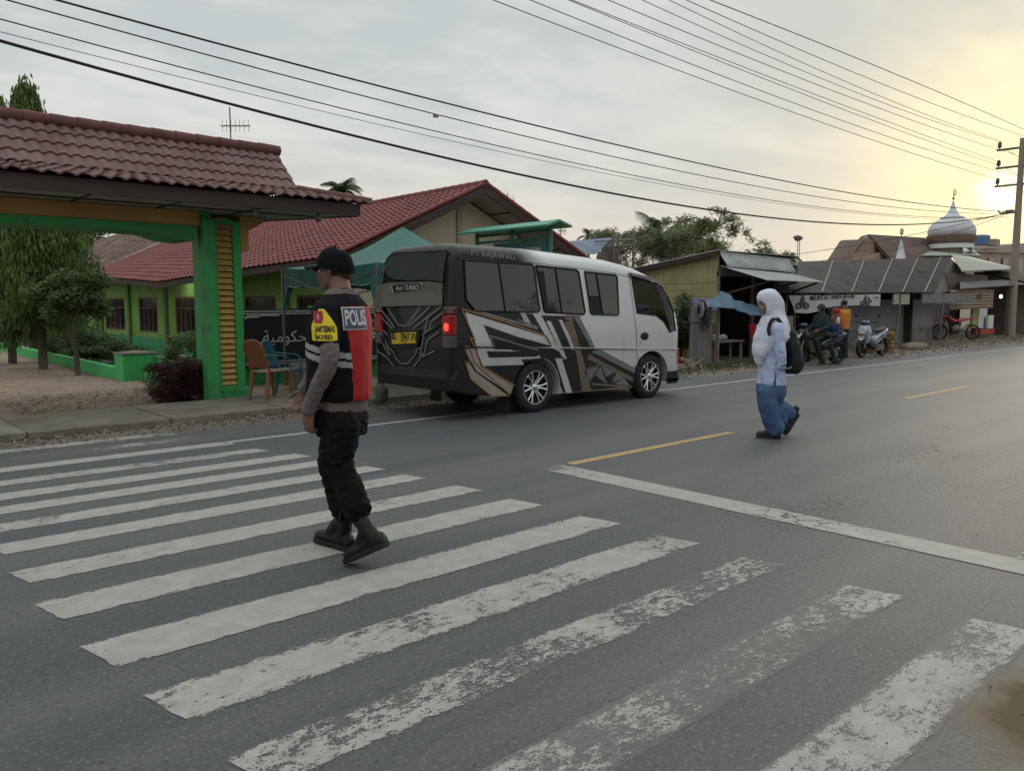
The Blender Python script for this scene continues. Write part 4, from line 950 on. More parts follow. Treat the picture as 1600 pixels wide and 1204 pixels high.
for s in (-1, 1):
    c = [( -1.415, .70), (-1.42, .80), (-1.405, .855), (-1.37, .882), (-1.32, .886), (-1.32, .80), (-1.34, .70)]
    b = MB(); b.prism([(BX + x, BY + s * y, 1.10) for x, y in c], (0, 0, .25)); t1 = b.build('tail_light', mat('tail_red', (.28, .012, .01), .2, var=.1, coat=.5), bus, bevel=.015)
    b = MB(); b.prism([(BX + x, BY + s * y, .94) for x, y in c], (0, 0, .155)); b.build('reverse_light', mat('smoked_lens', (.06, .055, .06), .2, coat=.5), t1, bevel=.01)
    b = MB(); b.prism([(BX + x, BY + s * y, 1.352) for x, y in c], (.02, 0, .10)); b.build('lamp_cap', mat('smoked_red', (.07, .015, .015), .2, coat=.5), t1, bevel=.02)
b = MB(); b.sph((BX - 1.418, BY - .79, 1.2), (.008, .05, .05), 0, 14, 8); b.build('brake_bulb', mat('brake_glow', (1, .05, .03), .3, emit=(1, .03, .02, 3.0)), bus, smooth=180)
rows = []
for y in (-.895, -.89, -.82, -.5, 0, .5, .82, .89, .895):
    xx = BX - 1.46 + .12 * (abs(y) / .895) ** 6; x1_ = BX - 1.33 + (.14 if abs(y) > .88 else 0); rows.append([V((xx, BY + y, .42)), V((xx - .01, BY + y, .55)), V((xx + .02, BY + y, .66)), V((x1_, BY + y, .66)), V((x1_, BY + y, .42))])
b = MB(); b.loft(rows); b.build('rear_bumper', M_blk, bus, bevel=.012)
b = MB(); p0 = on_side(-.62, 2.115, .008) + V((0, .012, 0)); me = textmesh('PT RAJAWALI', .10, frame(p0, (1, 0, -.035), (0, .25, 1)), .002, 1.15, 1.12); link('roof_lettering', me, mat('worn_lettering', (.20, .20, .20), .5, var=.3, scale=20), bus)
for y in (-.3, 0, .33):
    b = MB(); b.bar((BX - 1.25, BY + y - .3, 2.285), (BX - 1.22, BY + y + .3, 2.285), .02, .01); 
b = MB(); b.tube([V((BX - 1.29, BY - .6 + .12 * i, 2.262 + .012 * (i % 2))) for i in range(11)], .009, 6); pass
# ---- wheels
def wheel(x, y, z, r, s, rim_r=.235, w_=.21, name='wheel'):
    """s: side the outer face looks to (-1 = towards the camera)"""
    f = MB(); wo = thing(name, None, None, (x, y, z)); 
    prof = [(rim_r * .98, -.5), (rim_r + .02, -.50), (r * .86, -.52), (r * .955, -.44), (r * .985, -.34), (r, -.3), (r, .3), (r * .985, .34), (r * .955, .44), (r * .86, .52), (rim_r + .02, .5), (rim_r * .98, .5), (rim_r * .9, .3), (rim_r * .9, -.3)]
    f.lathe([(a, h * w_) for a, h in prof] + [(prof[0][0], prof[0][1] * w_)], (x, y, z), 'y', 48)
    for k in range(48):
        a = 2 * math.pi * k / 48
        for q in (-1, 1):
            M_ = Matrix.Translation((x, y, z)) @ Matrix.Rotation(a, 4, 'Y') @ Matrix.Translation((r, 0, 0)) @ Matrix.Rotation(q * .5, 4, 'X')
            f.box(-.006, .006, q * .02 if q > 0 else -.09, .09 if q > 0 else -.02, -.012, .012, 0, M_)
    f.build('tyre', M_tyre, wo, smooth=40)
    g = MB(); yo = s * w_ * .5
    g.lathe([(rim_r * .97, yo * .98), (rim_r * 1.0, yo * 1.02), (rim_r * .93, yo * 1.0), (rim_r * .90, yo * .8), (rim_r * .89, -yo * .6)], (x, y, z), 'y', 40)
    g.lathe([(.001, yo * .95), (.035, yo * .95), (.05, yo * .85), (.06, yo * .55), (.075, yo * .5)], (x, y, z), 'y', 20)
    for k in range(6):
        for dq in (-.16, .16):
            a = 2 * math.pi * k / 6 + dq; a1 = a - dq * .35
            p0 = V((x + .045 * math.cos(a1), y + yo * .68, z + .045 * math.sin(a1))); p1 = V((x + rim_r * .6 * math.cos(a), y + yo * .84, z + rim_r * .6 * math.sin(a))); p2 = V((x + rim_r * .93 * math.cos(a + dq * .25), y + yo * .92, z + rim_r * .93 * math.sin(a + dq * .25)))
            g.tube([p0, p1, p2], [(.019, .018), (.017, .017), (.022, .017)], 8, ref=(0, 1, 0))
    for k in range(6):
        a = 2 * math.pi * (k + .5) / 6; g.lathe([(.001, yo * 1.02), (.009, yo * .98), (.009, yo * .5)], (x + .062 * math.cos(a), y, z + .062 * math.sin(a)), 'y', 8)
    g.build('rim', M_chr, wo, smooth=40)
    g = MB(); g.lathe([(.001, yo * .30), (rim_r * .9, yo * .30)], (x, y, z), 'y', 30); g.lathe([(rim_r * .72, yo * .3), (rim_r * .72, yo * .42), (.05, yo * .45)], (x, y, z), 'y', 30); g.build('brake_disc', mat('brake_dark', (.03, .03, .03), .6, .5), wo)
    return wo
for wx in (.08, 2.59):
    for s in (-1, 1):
        wo = wheel(BX + wx, BY + s * .735, .345, .345, s); wo.parent = bus; wo.location = V((wx, s * .735, .345))
b = MB(); b.box(BX - 1.1, BX + 3.1, BY - .45, BY - .32, .38, .5); b.box(BX - 1.1, BX + 3.1, BY + .32, BY + .45, .38, .5); b.tube([(BX + .08, BY - .66, .345), (BX + .08, BY + .66, .345)], .05, 10); b.tube([(BX + 2.59, BY - .66, .33), (BX + 2.59, BY + .66, .33)], .035, 10); b.sph((BX + .08, BY, .345), .13, 0, 12, 8); b.tube([(BX + .1, BY, .36), (BX + 2.2, BY, .45)], .04, 8); b.box(BX + .7, BX + 1.5, BY - .75, BY - .45, .20, .34)
b.build('chassis', M_dark, bus)
for wx, y in ((-.42, -.745), (-.42, .745), (2.14, -.76)):
    b = MB(); b.slab(lambda u, v: V((BX + wx - .03 * v, BY + y - .13 + .26 * u, .42 - (.36 if wx < 0 else .24) * v)), 3, 4, (.008, 0, 0)); b.build('mudflap', M_blk, bus)
# cab interior
b = MB(); b.box(BX + 2.05, BX + 2.45, BY - .62, BY - .15, .62, .98); b.box(BX + 2.0, BX + 2.12, BY - .62, BY - .15, .98, 1.5); b.box(BX + 2.05, BX + 2.45, BY + .1, BY + .62, .62, .98); b.box(BX + 2.0, BX + 2.12, BY + .1, BY + .62, .98, 1.5); b.build('cab_seat', mat('seat_cloth', (.05, .055, .055), .9), bus, bevel=.04)
b = MB(); b.box(BX + 2.95, BX + 3.3, BY - .75, BY + .75, .8, 1.05); b.build('dashboard', M_blk, bus, bevel=.05)
b = MB(); tor = [V((BX + 2.83 + .07 * math.sin(R(a)), BY - .38 + .19 * math.cos(R(a)), 1.16 + .17 * math.sin(R(a)))) for a in range(0, 361, 20)]; b.tube(tor, .014, 8); b.tube([tor[0], V((BX + 2.84, BY - .38, 1.14)), tor[9]], .012, 6); b.tube([V((BX + 2.84, BY - .38, 1.15)), V((BX + 3.05, BY - .38, 1.0))], .025, 8); b.build('steering_wheel', M_blk, bus, smooth=60)
# ------------------------------------------------------------------ people
def pxplane(O, Lf):
    def f(px, py, l=0.):
        d = ray(px, py); o = V((0, 0, H)); t = (l - (o - O).dot(Lf)) / d.dot(Lf); return o + d * t
    return f
M_skin = mat('skin', (.165, .088, .06), .5, var=.12, scale=12, spec=.35, bump=.05, bscale=200)
M_eye = mat('eye_white', (.5, .48, .45), .2, var=.02); M_hair = mat('hair_black', (.012, .011, .011), .6, var=.4, scale=40, bump=.5, bscale=150, stretch=(1, 1, .3))
def HM(c, F, U=V((0, 0, 1)), s=1.):      # head matrix: x forward, y left, z up
    F = V(F).normalized(); Lf = V(U).cross(F).normalized(); U = F.cross(Lf)
    return Matrix(((F.x * s, Lf.x * s, U.x * s, c[0]), (F.y * s, Lf.y * s, U.y * s, c[1]), (F.z * s, Lf.z * s, U.z * s, c[2]), (0, 0, 0, 1)))
def esph(mb, M, c, r, nu=18, nv=12, m=0):
    M3 = M.to_3x3(); mb.sph(M @ V(c), r, m, nu, nv, M3)
def head(mb, M, neck):
    esph(mb, M, (-.012, 0, .035), (.099, .077, .088)); esph(mb, M, (.02, 0, -.02), (.070, .062, .092)); esph(mb, M, (.032, 0, -.074), (.047, .047, .034))
    esph(mb, M, (.066, 0, -.092), (.018, .022, .017)); esph(mb, M, (.080, 0, .024), (.013, .050, .011)); esph(mb, M, (.084, 0, -.058), (.013, .025, .007)); esph(mb, M, (.083, 0, -.069), (.012, .021, .007))
    mb.tube([M @ V((.085, 0, .014)), M @ V((.098, 0, -.01)), M @ V((.106, 0, -.030)), M @ V((.092, 0, -.038))], [.008, .010, .013, .010], 10, round_=True)
    for s in (-1, 1):
        esph(mb, M, (.060, s * .036, -.018), (.022, .022, .020)); esph(mb, M, (.092, s * .011, -.034), (.009, .008, .008))
        mb.tube([M @ V((.004, s * .078, -.028)), M @ V((-.006, s * .084, -.012)), M @ V((-.013, s * .088, .010)), M @ V((-.008, s * .088, .026)), M @ V((.006, s * .082, .026)), M @ V((.008, s * .078, .010))], [.007, .008, .009, .009, .008, .007], 8, round_=True)
        esph(mb, M, (0, s * .077, -.002), (.012, .007, .024))
    mb.tube([M @ V((-.025, 0, -.03)), V(neck)], [.056, .062], 14)
def eyes(M, parent, s=1.):
    b = MB()
    for q in (-1, 1): esph(b, M, (.0745, q * .031, .003), (.0125, .0125, .0105))
    e = b.build('eye', M_eye, parent, smooth=180)
    b = MB()
    for q in (-1, 1): esph(b, M, (.0825, q * .0325, .003), (.0055, .0058, .0058))
    b.build('iris', M_hair, e, smooth=180)
    b = MB()
    for q in (-1, 1): b.tube([M @ V((.090, q * .014, .020)), M @ V((.089, q * .03, .026)), M @ V((.078, q * .046, .021))], [.0035, .004, .002], 6)
    b.build('eyebrow', M_hair, parent, smooth=180)
def hand(mb, W, D, Nn, T, s=1., curl=.35, spread=.06, tcurl=.3, curls=None):
    """wrist W, D towards the fingers, Nn out of the palm side (fingers curl to it), T thumb side"""
    D = V(D).normalized(); T = (V(T) - D * V(T).dot(D)).normalized(); Nn = V(Nn); Nn = (Nn - D * Nn.dot(D) - T * Nn.dot(T)).normalized()
    P = lambda d, t, n: W + (D * d + T * t + Nn * n) * s
    mb.tube([P(-.02, 0, 0), P(.015, 0, 0), P(.05, .003, .002), P(.088, .001, .004), P(.098, 0, .004)], [(.026 * s, .019 * s), (.030 * s, .018 * s), (.040 * s, .015 * s), (.040 * s, .012 * s), (.036 * s, .009 * s)], 14, ref=T, round_=True)
    for k, (t, ln, r) in enumerate(((.029, .070, .0092), (.010, .078, .0095), (-.010, .073, .0090), (-.028, .058, .0082))):
        c = curls[k] if curls else curl * (1 + .15 * k); p = P(.088, t, .003); pts = [p]; a = c * .5
        for fr, da in ((.45, 1.0), (.31, 1.1), (.24, .8)):
            pts.append(pts[-1] + (D * math.cos(a) + Nn * math.sin(a) + T * spread * (t / .028)) * ln * fr * s); a += c * da
        mb.tube(pts, [r * s, r * s * .98, r * s * .92, r * s * .80], 8, ref=T, round_=True)
    p = P(.022, .026, .004); a = .75
    pts = [p]
    for ln in (.038, .032, .026): pts.append(pts[-1] + (D * math.cos(a) + T * math.sin(a) * .8 + Nn * tcurl) * ln * s); a -= .28
    mb.tube(pts, [.014 * s, .0115 * s, .0105 * s, .0085 * s], 8, round_=True)
def limb(mb, pts, rad, n=14, ref=None): mb.tube(pts, rad, n, ref=ref, round_=True)
def curve(pts, k=4):                     # Catmull-Rom resampling of joints / radii
    pts = [V(p) for p in pts]; o = []
    for i in range(len(pts) - 1):
        a = pts[max(i - 1, 0)]; b_ = pts[i]; c = pts[i + 1]; d = pts[min(i + 2, len(pts) - 1)]
        for j in range(k):
            t = j / k; o.append(.5 * (2 * b_ + (c - a) * t + (2 * a - 5 * b_ + 4 * c - d) * t * t + (3 * b_ - a - 3 * c + d) * t ** 3))
    return o + [pts[-1]]
def boot(mb, ank, toe, heel, up, h=.0, r=.05, wide=.052):
    """shoe/boot: heel and toe are the sole's ends"""
    ank = V(ank); toe = V(toe); heel = V(heel); d = (toe - heel); Ln = d.length; d.normalize(); up = (V(up) - d * V(up).dot(d)).normalized(); side = d.cross(up)
    secs = [(0.0, .6, .045), (.06, .9, .07), (.2, .95, .085), (.38, .92, .088), (.55, .98, .07), (.72, 1.08, .058), (.86, 1.02, .052), (.95, .8, .044), (1.0, .45, .032)]
    rings = []
    for t, w_, hh in secs:
        c = heel + d * Ln * t; w2 = wide * w_; rings.append([c - side * w2 * .9, c - side * w2 + up * hh * .4, c - side * w2 * .75 + up * hh * .85, c + up * hh, c + side * w2 * .75 + up * hh * .85, c + side * w2 + up * hh * .4, c + side * w2 * .9])
    mb.loft(rings)
    mb.tube([heel + d * Ln * .25 + up * .05, ank.lerp(heel + d * Ln * .25 + up * .06, .4), ank], [r * .95, r * .98, r * 1.08], 14, round_=True)
def sole(mb, toe, heel, up, wide=.055, th=.028, hl=.018):
    toe = V(toe); heel = V(heel); d = (toe - heel); Ln = d.length; d.normalize(); up = (V(up) - d * V(up).dot(d)).normalized(); side = d.cross(up)
    rings = []
    for t, w_, lo in ((-.01, .55, hl), (.04, .85, hl), (.25, .9, hl), (.30, .85, hl * .3), (.5, .95, .0), (.72, 1.1, 0), (.88, 1.0, 0), (.97, .75, .004), (1.01, .4, .01)):
        c = heel + d * Ln * t; w2 = wide * w_; lo = 0 if t > .28 or t < .28 else 0
        rings.append([c - side * w2, c - side * w2 + up * th, c + side * w2 + up * th, c + side * w2])
    mb.loft(rings)
def torso(mb, rings, F, Lf, m=0, n=28, pw=2.4):
    """rings: (centre, radius along F, radius along Lf)"""
    rr_ = []
    for c, rf, rl in rings:
        ring_ = []
        for j in range(n):
            a = 2 * math.pi * j / n; ca, sa = math.cos(a), math.sin(a)
            ca = math.copysign(abs(ca) ** (2 / pw), ca); sa = math.copysign(abs(sa) ** (2 / pw), sa)
            ring_.append(V(c) + F * rf * ca + Lf * rl * sa)
        rr_.append(ring_)
    mb.loft(rr_, m)
# ================= policeman =================
O1 = V((2.38, 4.15, 0)); F1 = V((-.30, .954, 0)).normalized(); L1 = V((-F1.y, F1.x, 0)); Z = V((0, 0, 1))
P1 = pxplane(O1, L1)
po_ = thing('person', 'man in black cap and black and red vest with lettering walking over the crosswalk', 'person', O1)
pel = P1(533, 652, 0); nk = P1(533, 456, 0); chest = P1(534, 505, 0)
FH1 = (-RT * .99 + FH * .14).normalized(); HC = P1(521.5, 424, 0) + Z * .0
lsh = P1(509, 485, .165); lel = P1(515, 563, .225); lwr = P1(481, 640, .23)
rsh = P1(544, 478, -.155); rel_ = P1(502, 560, -.22); rwr = P1(476, 609, -.22)
lhip = P1(534, 662, .085); lkn = P1(530, 722, .09); lan = P1(564, 812, .10)
rhip = P1(530, 662, -.08); rkn = P1(519, 720, -.08); ran = P1(541, 812, -.085)
b = MB(); MH = HM(HC, FH1, s=.96)
head(b, MH, nk)
torso(b, [(pel - Z * .06, .09, .14), (pel + Z * .08, .10, .15), (chest, .10, .14), (nk - Z * .12, .08, .12), (nk - Z * .02, .05, .06)], F1, L1)
for s_, e_, w_ in ((lsh, lel, lwr), (rsh, rel_, rwr)):
    limb(b, [s_, s_.lerp(e_, .5), e_, e_.lerp(w_, .35), w_], [.052, .047, .040, .040, .027])
    limb(b, [nk - Z * .11, s_], [.045, .04])
lfd = (P1(482, 668, .22) - lwr); hand(b, lwr, lfd, V(-L1) * 1 + F1 * .3, F1, 1., .42)
rfd = (P1(462, 641, -.215) - rwr); hand(b, rwr, rfd, L1 * 1 + F1 * .2 - Z * .2, F1 - Z * .3, 1., .30)
for h_, k_, a_ in ((lhip, lkn, lan), (rhip, rkn, ran)): limb(b, [h_, h_.lerp(k_, .5), k_, k_.lerp(a_, .35), a_], [.08, .07, .052, .052, .036])
link('body', organic(b, .0058, 4), M_skin, po_, smooth=180)
eyes(MH, po_)
b = MB(); esph(b, MH, (-.030, 0, .022), (.090, .0815, .072)); esph(b, MH, (-.072, 0, -.015), (.042, .058, .045)); link('hair', organic(b, .006, 3), mat('cropped_hair', (.035, .027, .022), .8, var=.4, scale=60, bump=.4, bscale=300), po_, smooth=180)
# cap
b = MB()
rings = []
for a in range(0, 91, 10):
    z = .028 + .116 * math.sin(R(a)); q = math.cos(R(a)); q = q ** .8 if q > 0 else 0
    rings.append([MH @ V((-.014 + .116 * max(q, .01) * math.cos(t * math.pi / 16) - (0 if z > .05 else .0), .097 * max(q, .01) * math.sin(t * math.pi / 16), z - .022 * (1 - math.cos(t * math.pi / 16)) * .5 * (1 if a < 40 else .3) + .006 * math.cos(t * math.pi / 16))) for t in range(32)])
rings.insert(0, [p - (MH.to_3x3() @ V((0, 0, .012))) for p in rings[0]])
b.loft(rings, cap=False); b.sph(MH @ V((-.012, 0, .146)), .008, 0, 10, 6)
cp = b.build('cap', mat('cap_black', (.006, .006, .007), .9, spec=.1, var=.3, scale=20, bump=.3, bscale=250), po_, smooth=60)
b = MB(); b.slab(lambda u, v: MH @ V(((.088 + .092 * v) * math.cos((u - .5) * (1.9 - .55 * v)) - .0, (.088 + .012 * v) * math.sin((u - .5) * (1.9 - .2 * v)), .036 - .008 * v - .018 * ((u - .5) * 2) ** 2 * (.4 + v))), 16, 6, MH.to_3x3() @ V((0, 0, .004)))
b.build('peak', MATS['cap_black'], cp, smooth=60)
# shirt
M_shirt = mat('shirt_taupe', (.125, .102, .10), .85, var=.14, scale=5, bump=.2, bscale=200)
b = MB()
torso(b, [(pel + Z * .035, .128, .158), (pel + Z * .06, .132, .160), (pel + Z * .2, .130, .155), (chest, .130, .160), (nk - Z * .10, .11, .15), (nk - Z * .035, .085, .11), (nk + Z * .015, .072, .074)], F1, L1)
for s_, e_, w_, c_ in ((lsh, lel, lwr, .255), (rsh, rel_, rwr, 0)):
    cuff = w_ + (w_ - e_).normalized() * .005
    limb(b, curve([s_ - F1 * 0, s_.lerp(e_, .45), e_, e_.lerp(cuff, .5), cuff], 3), [.057 - .0016 * i for i in range(12)] + [.038])
    b.tube([cuff - (w_ - e_).normalized() * .03, cuff + (w_ - e_).normalized() * .004], [.043, .043], 16)
link('shirt', organic(b, .006, 4, .006, 16, (1, 1, .7), 3.3), M_shirt, po_, smooth=180)
# vest
M_vest = mat('vest_black', (.006, .007, .010), .85, spec=.12, var=.3, scale=10, bump=.2, bscale=150); M_red = mat('vest_red', (.34, .012, .014), .7, var=.12, scale=6, bump=.15, bscale=120)
M_refl = mat('reflective_grey', (.30, .30, .31), .45, .1, var=.08)
b = MB(); vb = P1(540, 624, 0).z
cz = lambda z: pel.lerp(nk, (z - pel.z) / (nk.z - pel.z))
torso(b, [(cz(vb) + F1 * .018, .172, .170), (cz(vb) + Z * .03 + F1 * .018, .180, .175), (cz(vb + .18) + F1 * .018, .180, .170), (cz(1.26) + F1 * .016, .178, .176), (cz(1.36) + F1 * .008, .162, .184), (nk - Z * .085, .125, .178), (nk - Z * .045, .10, .135), (nk - Z * .010, .080, .090)], F1, L1)
for s_, e_ in ((lsh, lel), (rsh, rel_)): limb(b, [s_ - (e_ - s_) * .02, s_ + (e_ - s_) * .16], [(.066, .066), (.071, .071)])
me = organic(b, .0075, 5, .0045, 7, (1, 1, .5), 9)
bmx = bmesh.new(); bmx.from_mesh(me)
for z_ in (vb + .008,): bmesh.ops.bisect_plane(bmx, geom=bmx.verts[:] + bmx.edges[:] + bmx.faces[:], plane_co=(0, 0, z_), plane_no=(0, 0, -1), clear_outer=False)
RZ1 = P1(555, 479, .1).z
for f in bmx.faces:
    c = f.calc_center_median(); q = c - cz(c.z); fl = q.dot(F1); ll = q.dot(L1); t = (c.z - vb) / (RZ1 - vb)
    hw_ = .052 + .055 * max(0, min(1, t)) ** 1.5 if t < 1 else 0
    mi = 0
    if fl < -.03 and t < 1 and -.17 < ll < hw_ + .012: mi = 1
    elif abs(f.normal.z) < .8:
        zz_ = c.z - .035 * (fl / .16) * 1.0
        if 1.165 < zz_ < 1.200 or 1.215 < zz_ < 1.25: mi = 2
    f.material_index = mi
bmx.to_mesh(me); bmx.free()
vest = link('vest', me, [M_vest, M_red, M_refl], po_, smooth=180)
bvh = None
from mathutils.bvhtree import BVHTree
def wrap(me_src, me_t, parent_origin, dirv, off):      # push a flat lettering mesh onto the curved garment along dirv
    bm_ = bmesh.new(); bm_.from_mesh(me_src); bm_.transform(Matrix.Translation(parent_origin)); tr = BVHTree.FromBMesh(bm_)
    for v in me_t.vertices:
        h_ = tr.ray_cast(v.co - dirv * .5, dirv)
        if h_[0] is not None: v.co = h_[0] - dirv * off
    bm_.free()
def subd(mb, n=2):
    me_ = mb.mesh('s'); bm_ = bmesh.new(); bm_.from_mesh(me_); bmesh.ops.subdivide_edges(bm_, edges=bm_.edges, cuts=n, use_grid_fill=True); bm_.to_mesh(me_); bm_.free(); return me_
def patch(name, me_src, src_o, ctr, ux, uy, w_, h_, dirv, off, m, parent, nu=14, nv=10, shape=None):
    bb = MB(); ux = V(ux); uy = V(uy)
    bb.grid(lambda u, v: V(ctr) + ux * (((u - .5) * w_) if not shape else shape(u, v)[0]) + uy * (((v - .5) * h_) if not shape else shape(u, v)[1]), nu, nv)
    me_ = bb.mesh(name); wrap(me_src, me_, src_o, dirv, off); return link(name, me_, m, parent, smooth=180)
def wtext(s_, me_src, src_o, ctr, ux, uy, size, dirv, off, m, parent, w_=1., bold=0., name='lettering'):
    me_ = textmesh(s_, size, frame(ctr, ux, uy), 0.0, w_, bold=bold); wrap(me_src, me_, src_o, dirv, off); return link(name, me_, m, parent)
M_navy = mat('navy_patch', (.06, .07, .12), .6, var=.2); M_wht = mat('print_white', (.50, .50, .52), .6, var=.05)
bd = (F1 + L1 * -.12).normalized(); ux = V((bd.y, -bd.x, 0)); pc = cz((P1(557, 497, 0)).z) + L1 * .022
patch('back_patch_border', me, V(O1), pc, ux, Z, .172, .128, bd, .003, M_wht, vest)
patch('back_patch', me, V(O1), pc, ux, Z, .160, .116, bd, .0055, M_navy, vest)
wtext('POLIS', me, V(O1), pc, ux, Z, .118, bd, .008, M_wht, vest, .51, .003)
# arm badge of the left sleeve: yellow shield with lettering
M_yl = mat('badge_yellow', (.62, .50, .02), .7, var=.12, scale=20, bump=.2, bscale=200); M_bdr = mat('badge_red', (.30, .02, .025), .7)
ab = MB(); e_ = lsh.lerp(lel, .62); limb(ab, [lsh + (lel - lsh) * .0, lsh.lerp(lel, .35), e_], [.069, .0715, .068])
ame = organic(ab, .008, 4, .002, 8); ad = -(P1(505, 508, .2) - V((0, 0, H))).normalized() * -1; ad = V((ad.x, ad.y, 0)).normalized()
acol = link('arm_badge_backing', ame, M_vest, po_, smooth=180)
aux = V((ad.y, -ad.x, 0)) ; auy = (lsh - lel).normalized()
ac = P1(506, 507, .20); AH = .185
def shp(u, v):
    wd = .136 * (1 - max(0, (v - .42) / .58) ** 1.25 * .80) * (1 if v > .06 else .94); return ((u - .5) * wd - .012 * max(0, v - .4), (v - .5) * AH)
patch('arm_badge', ame, V(O1), ac, aux, auy, .13, AH, ad, .002, M_yl, acol, 16, 16, shp)
wtext('KAMTIBMAS', ame, V(O1), ac - auy * .026 + aux * -.002, aux, auy, .052, ad, .005, M_bt, acol, .42, .0012)
wtext('PAYED', ame, V(O1), ac - auy * .071 - aux * .01, aux, auy, .034, ad, .005, M_bt, acol, 1.0, .0012)
patch('shield_emblem', ame, V(O1), ac + auy * .045 - aux * .028, aux, auy, .05, .07, ad, .005, M_bdr, acol, 8, 8, lambda u, v: ((u - .5) * .052 * (1 if v > .3 else .55 + .45 * v / .3), (v - .5) * .072))
wtext('5', ame, V(O1), ac + auy * .045 - aux * .028, aux, auy, .04, ad, .008, M_wht, acol, .9)
# trousers
M_tr = mat('trousers_black', (.006, .006, .0065), .85, spec=.12, var=.4, scale=6, bump=.3, bscale=120)
b = MB()
torso(b, [(pel - Z * .10, .115, .155), (pel - Z * .03, .122, .170), (pel + Z * .06, .122, .170)], F1, L1)
for h_, k_, a_, sx in ((lhip, lkn, lan, 1), (rhip, rkn, ran, -1)):
    cuffp = k_.lerp(a_, .80)
    limb(b, curve([h_ - Z * .0, h_.lerp(k_, .5) - F1 * .005, k_, k_.lerp(cuffp, .5), cuffp], 3), [.100, .098, .095, .092, .088, .084, .081, .079, .078, .078, .078, .078, .076])
    limb(b, [cuffp - Z * -.01, cuffp - Z * .025], [(.084, .084), (.070, .070)])
    pq = h_.lerp(k_, .62) + L1 * sx * .082; b.box(-.065, .06, -.014, .014, -.08, .08, 0, Matrix.Translation(pq) @ frame((0, 0, 0), F1, L1 * sx) if 0 else frame(pq, F1, L1 * sx))
link('trousers', organic(b, .007, 4, .010, 13, (.7, .7, 1.1), 5.1), M_tr, po_, smooth=180)
M_boot = mat('boot_leather', (.004, .004, .0045), .5, var=.3, scale=14, bump=.25, bscale=60, spec=.3)
for nm, a_, toe_, heel_ in (('l', lan, P1(541, 878, .125), P1(604, 846, .09)), ('r', ran, P1(496, 848, -.135), P1(551, 856, -.075))):
    toe_ = V(toe_); heel_ = V(heel_)
    if nm == 'r': toe_.z = .03; heel_.z = .03
    else: toe_.z = max(toe_.z, .03)
    b = MB(); upv = Z if nm == 'r' else (a_ - (toe_ + heel_) / 2).normalized()
    a2 = a_ + (a_ - (heel_.lerp(toe_, .25))).normalized() * .09
    boot(b, a2, toe_, heel_, upv, r=.046, wide=.041)
    limb(b, [heel_.lerp(toe_, .58) + upv * .055, heel_.lerp(toe_, .40) + upv * .115, a_ + (toe_ - heel_) * .02], [.038, .046, .046])
    bo = link('boot', organic(b, .006, 5, .002, 20), M_boot, po_, smooth=180)
    b = MB(); sole(b, toe_ - upv * .026, heel_ - upv * .026, upv, .053, .032); b.build('sole', mat('boot_sole', (.01, .01, .01), .8), bo, bevel=.004)
    b = MB(); ax = (a2 - heel_.lerp(toe_, .42) - upv * .07); fwd_ = (toe_ - heel_).normalized()
    for i in range(7):
        c = heel_.lerp(toe_, .47) + upv * .085 + ax * (i / 6.5) * .95 + fwd_ * .018 * (1 - i / 14); sd_ = fwd_.cross(upv).normalized()
        b.tube([c - sd_ * .026 - fwd_ * .008, c + ax * .05 + fwd_ * .010, c + sd_ * .026 + ax * .1 - fwd_ * .008], .003, 5)
    b.tube([a2 + fwd_ * .05, a2 + fwd_ * .075 + L1 * .03, a2 + fwd_ * .06 + L1 * .05 - Z * .05, a2 + fwd_ * .055 + L1 * .04 - Z * .12], .0028, 5)
    b.build('lace', M_blk, bo)
# ================= schoolgirl =================
O2 = V((8.10, 4.62, 0)); F2 = (-RT * .985 - FH * .17).normalized(); L2 = V((-F2.y, F2.x, 0)); P2_ = pxplane(O2, L2)
gi = thing('person', 'schoolgirl in white headscarf, white blouse and long blue skirt crossing the road', 'person', O2)
g_pel = P2_(1205, 600, 0); g_nk = P2_(1207, 500, 0); gh = P2_(1199, 477, 0); MG = HM(gh, (F2 - FH * .30 - Z * .12).normalized(), s=.93)
gsh = P2_(1213, 512, .155); gel = P2_(1219, 546, .20); gwr = P2_(1222, 575, .19)
b = MB(); head(b, MG, g_nk)
torso(b, [(g_pel - Z * .05, .08, .12), (g_pel + Z * .1, .08, .12), (g_nk - Z * .2, .09, .13), (g_nk - Z * .06, .06, .13), (g_nk, .045, .05)], F2, L2)
gshr = gsh - L2 * .31; gelr = P2_(1207, 548, -.19); gwrr = P2_(1205, 575, -.17)
for s_, e2, w2 in ((gsh, gel, gwr), (gshr, gelr, gwrr)):
    limb(b, [s_, e2, e2.lerp(w2, .4), w2], [.042, .033, .031, .022]); limb(b, [g_nk - Z * .05, s_], [.05, .04])
hand(b, gwr, P2_(1240, 578, .14) - gwr, Z - F2 * .1, -L2 * .4 + F2 * .6, .88, .35)
hand(b, gwrr, -Z * 1 + F2 * .15, -L2 * -1, F2, .88, .4)
gha, gka, gaa = P2_(1203, 606, .08), P2_(1199, 641, .08), P2_(1213, 672, .08)
ghb, gkb, gab = P2_(1207, 606, -.08), P2_(1214, 640, -.07), P2_(1238, 652, -.08)
for h_, k_, a_ in ((gha, gka, gaa), (ghb, gkb, gab)): limb(b, [h_, k_, a_], [.075, .05, .034])
link('body', organic(b, .0065, 4), mat('skin_girl', (.26, .14, .095), .5, var=.1, scale=12), gi, smooth=180); eyes(MG, gi)
M_blou = mat('blouse_white', (.40, .46, .66), .8, var=.05, scale=5, bump=.12, bscale=160); M_hij = mat('headscarf_white', (.56, .58, .68), .85, var=.05, scale=5, bump=.12, bscale=180)
b = MB(); c0 = lambda t: g_pel.lerp(g_nk, t)
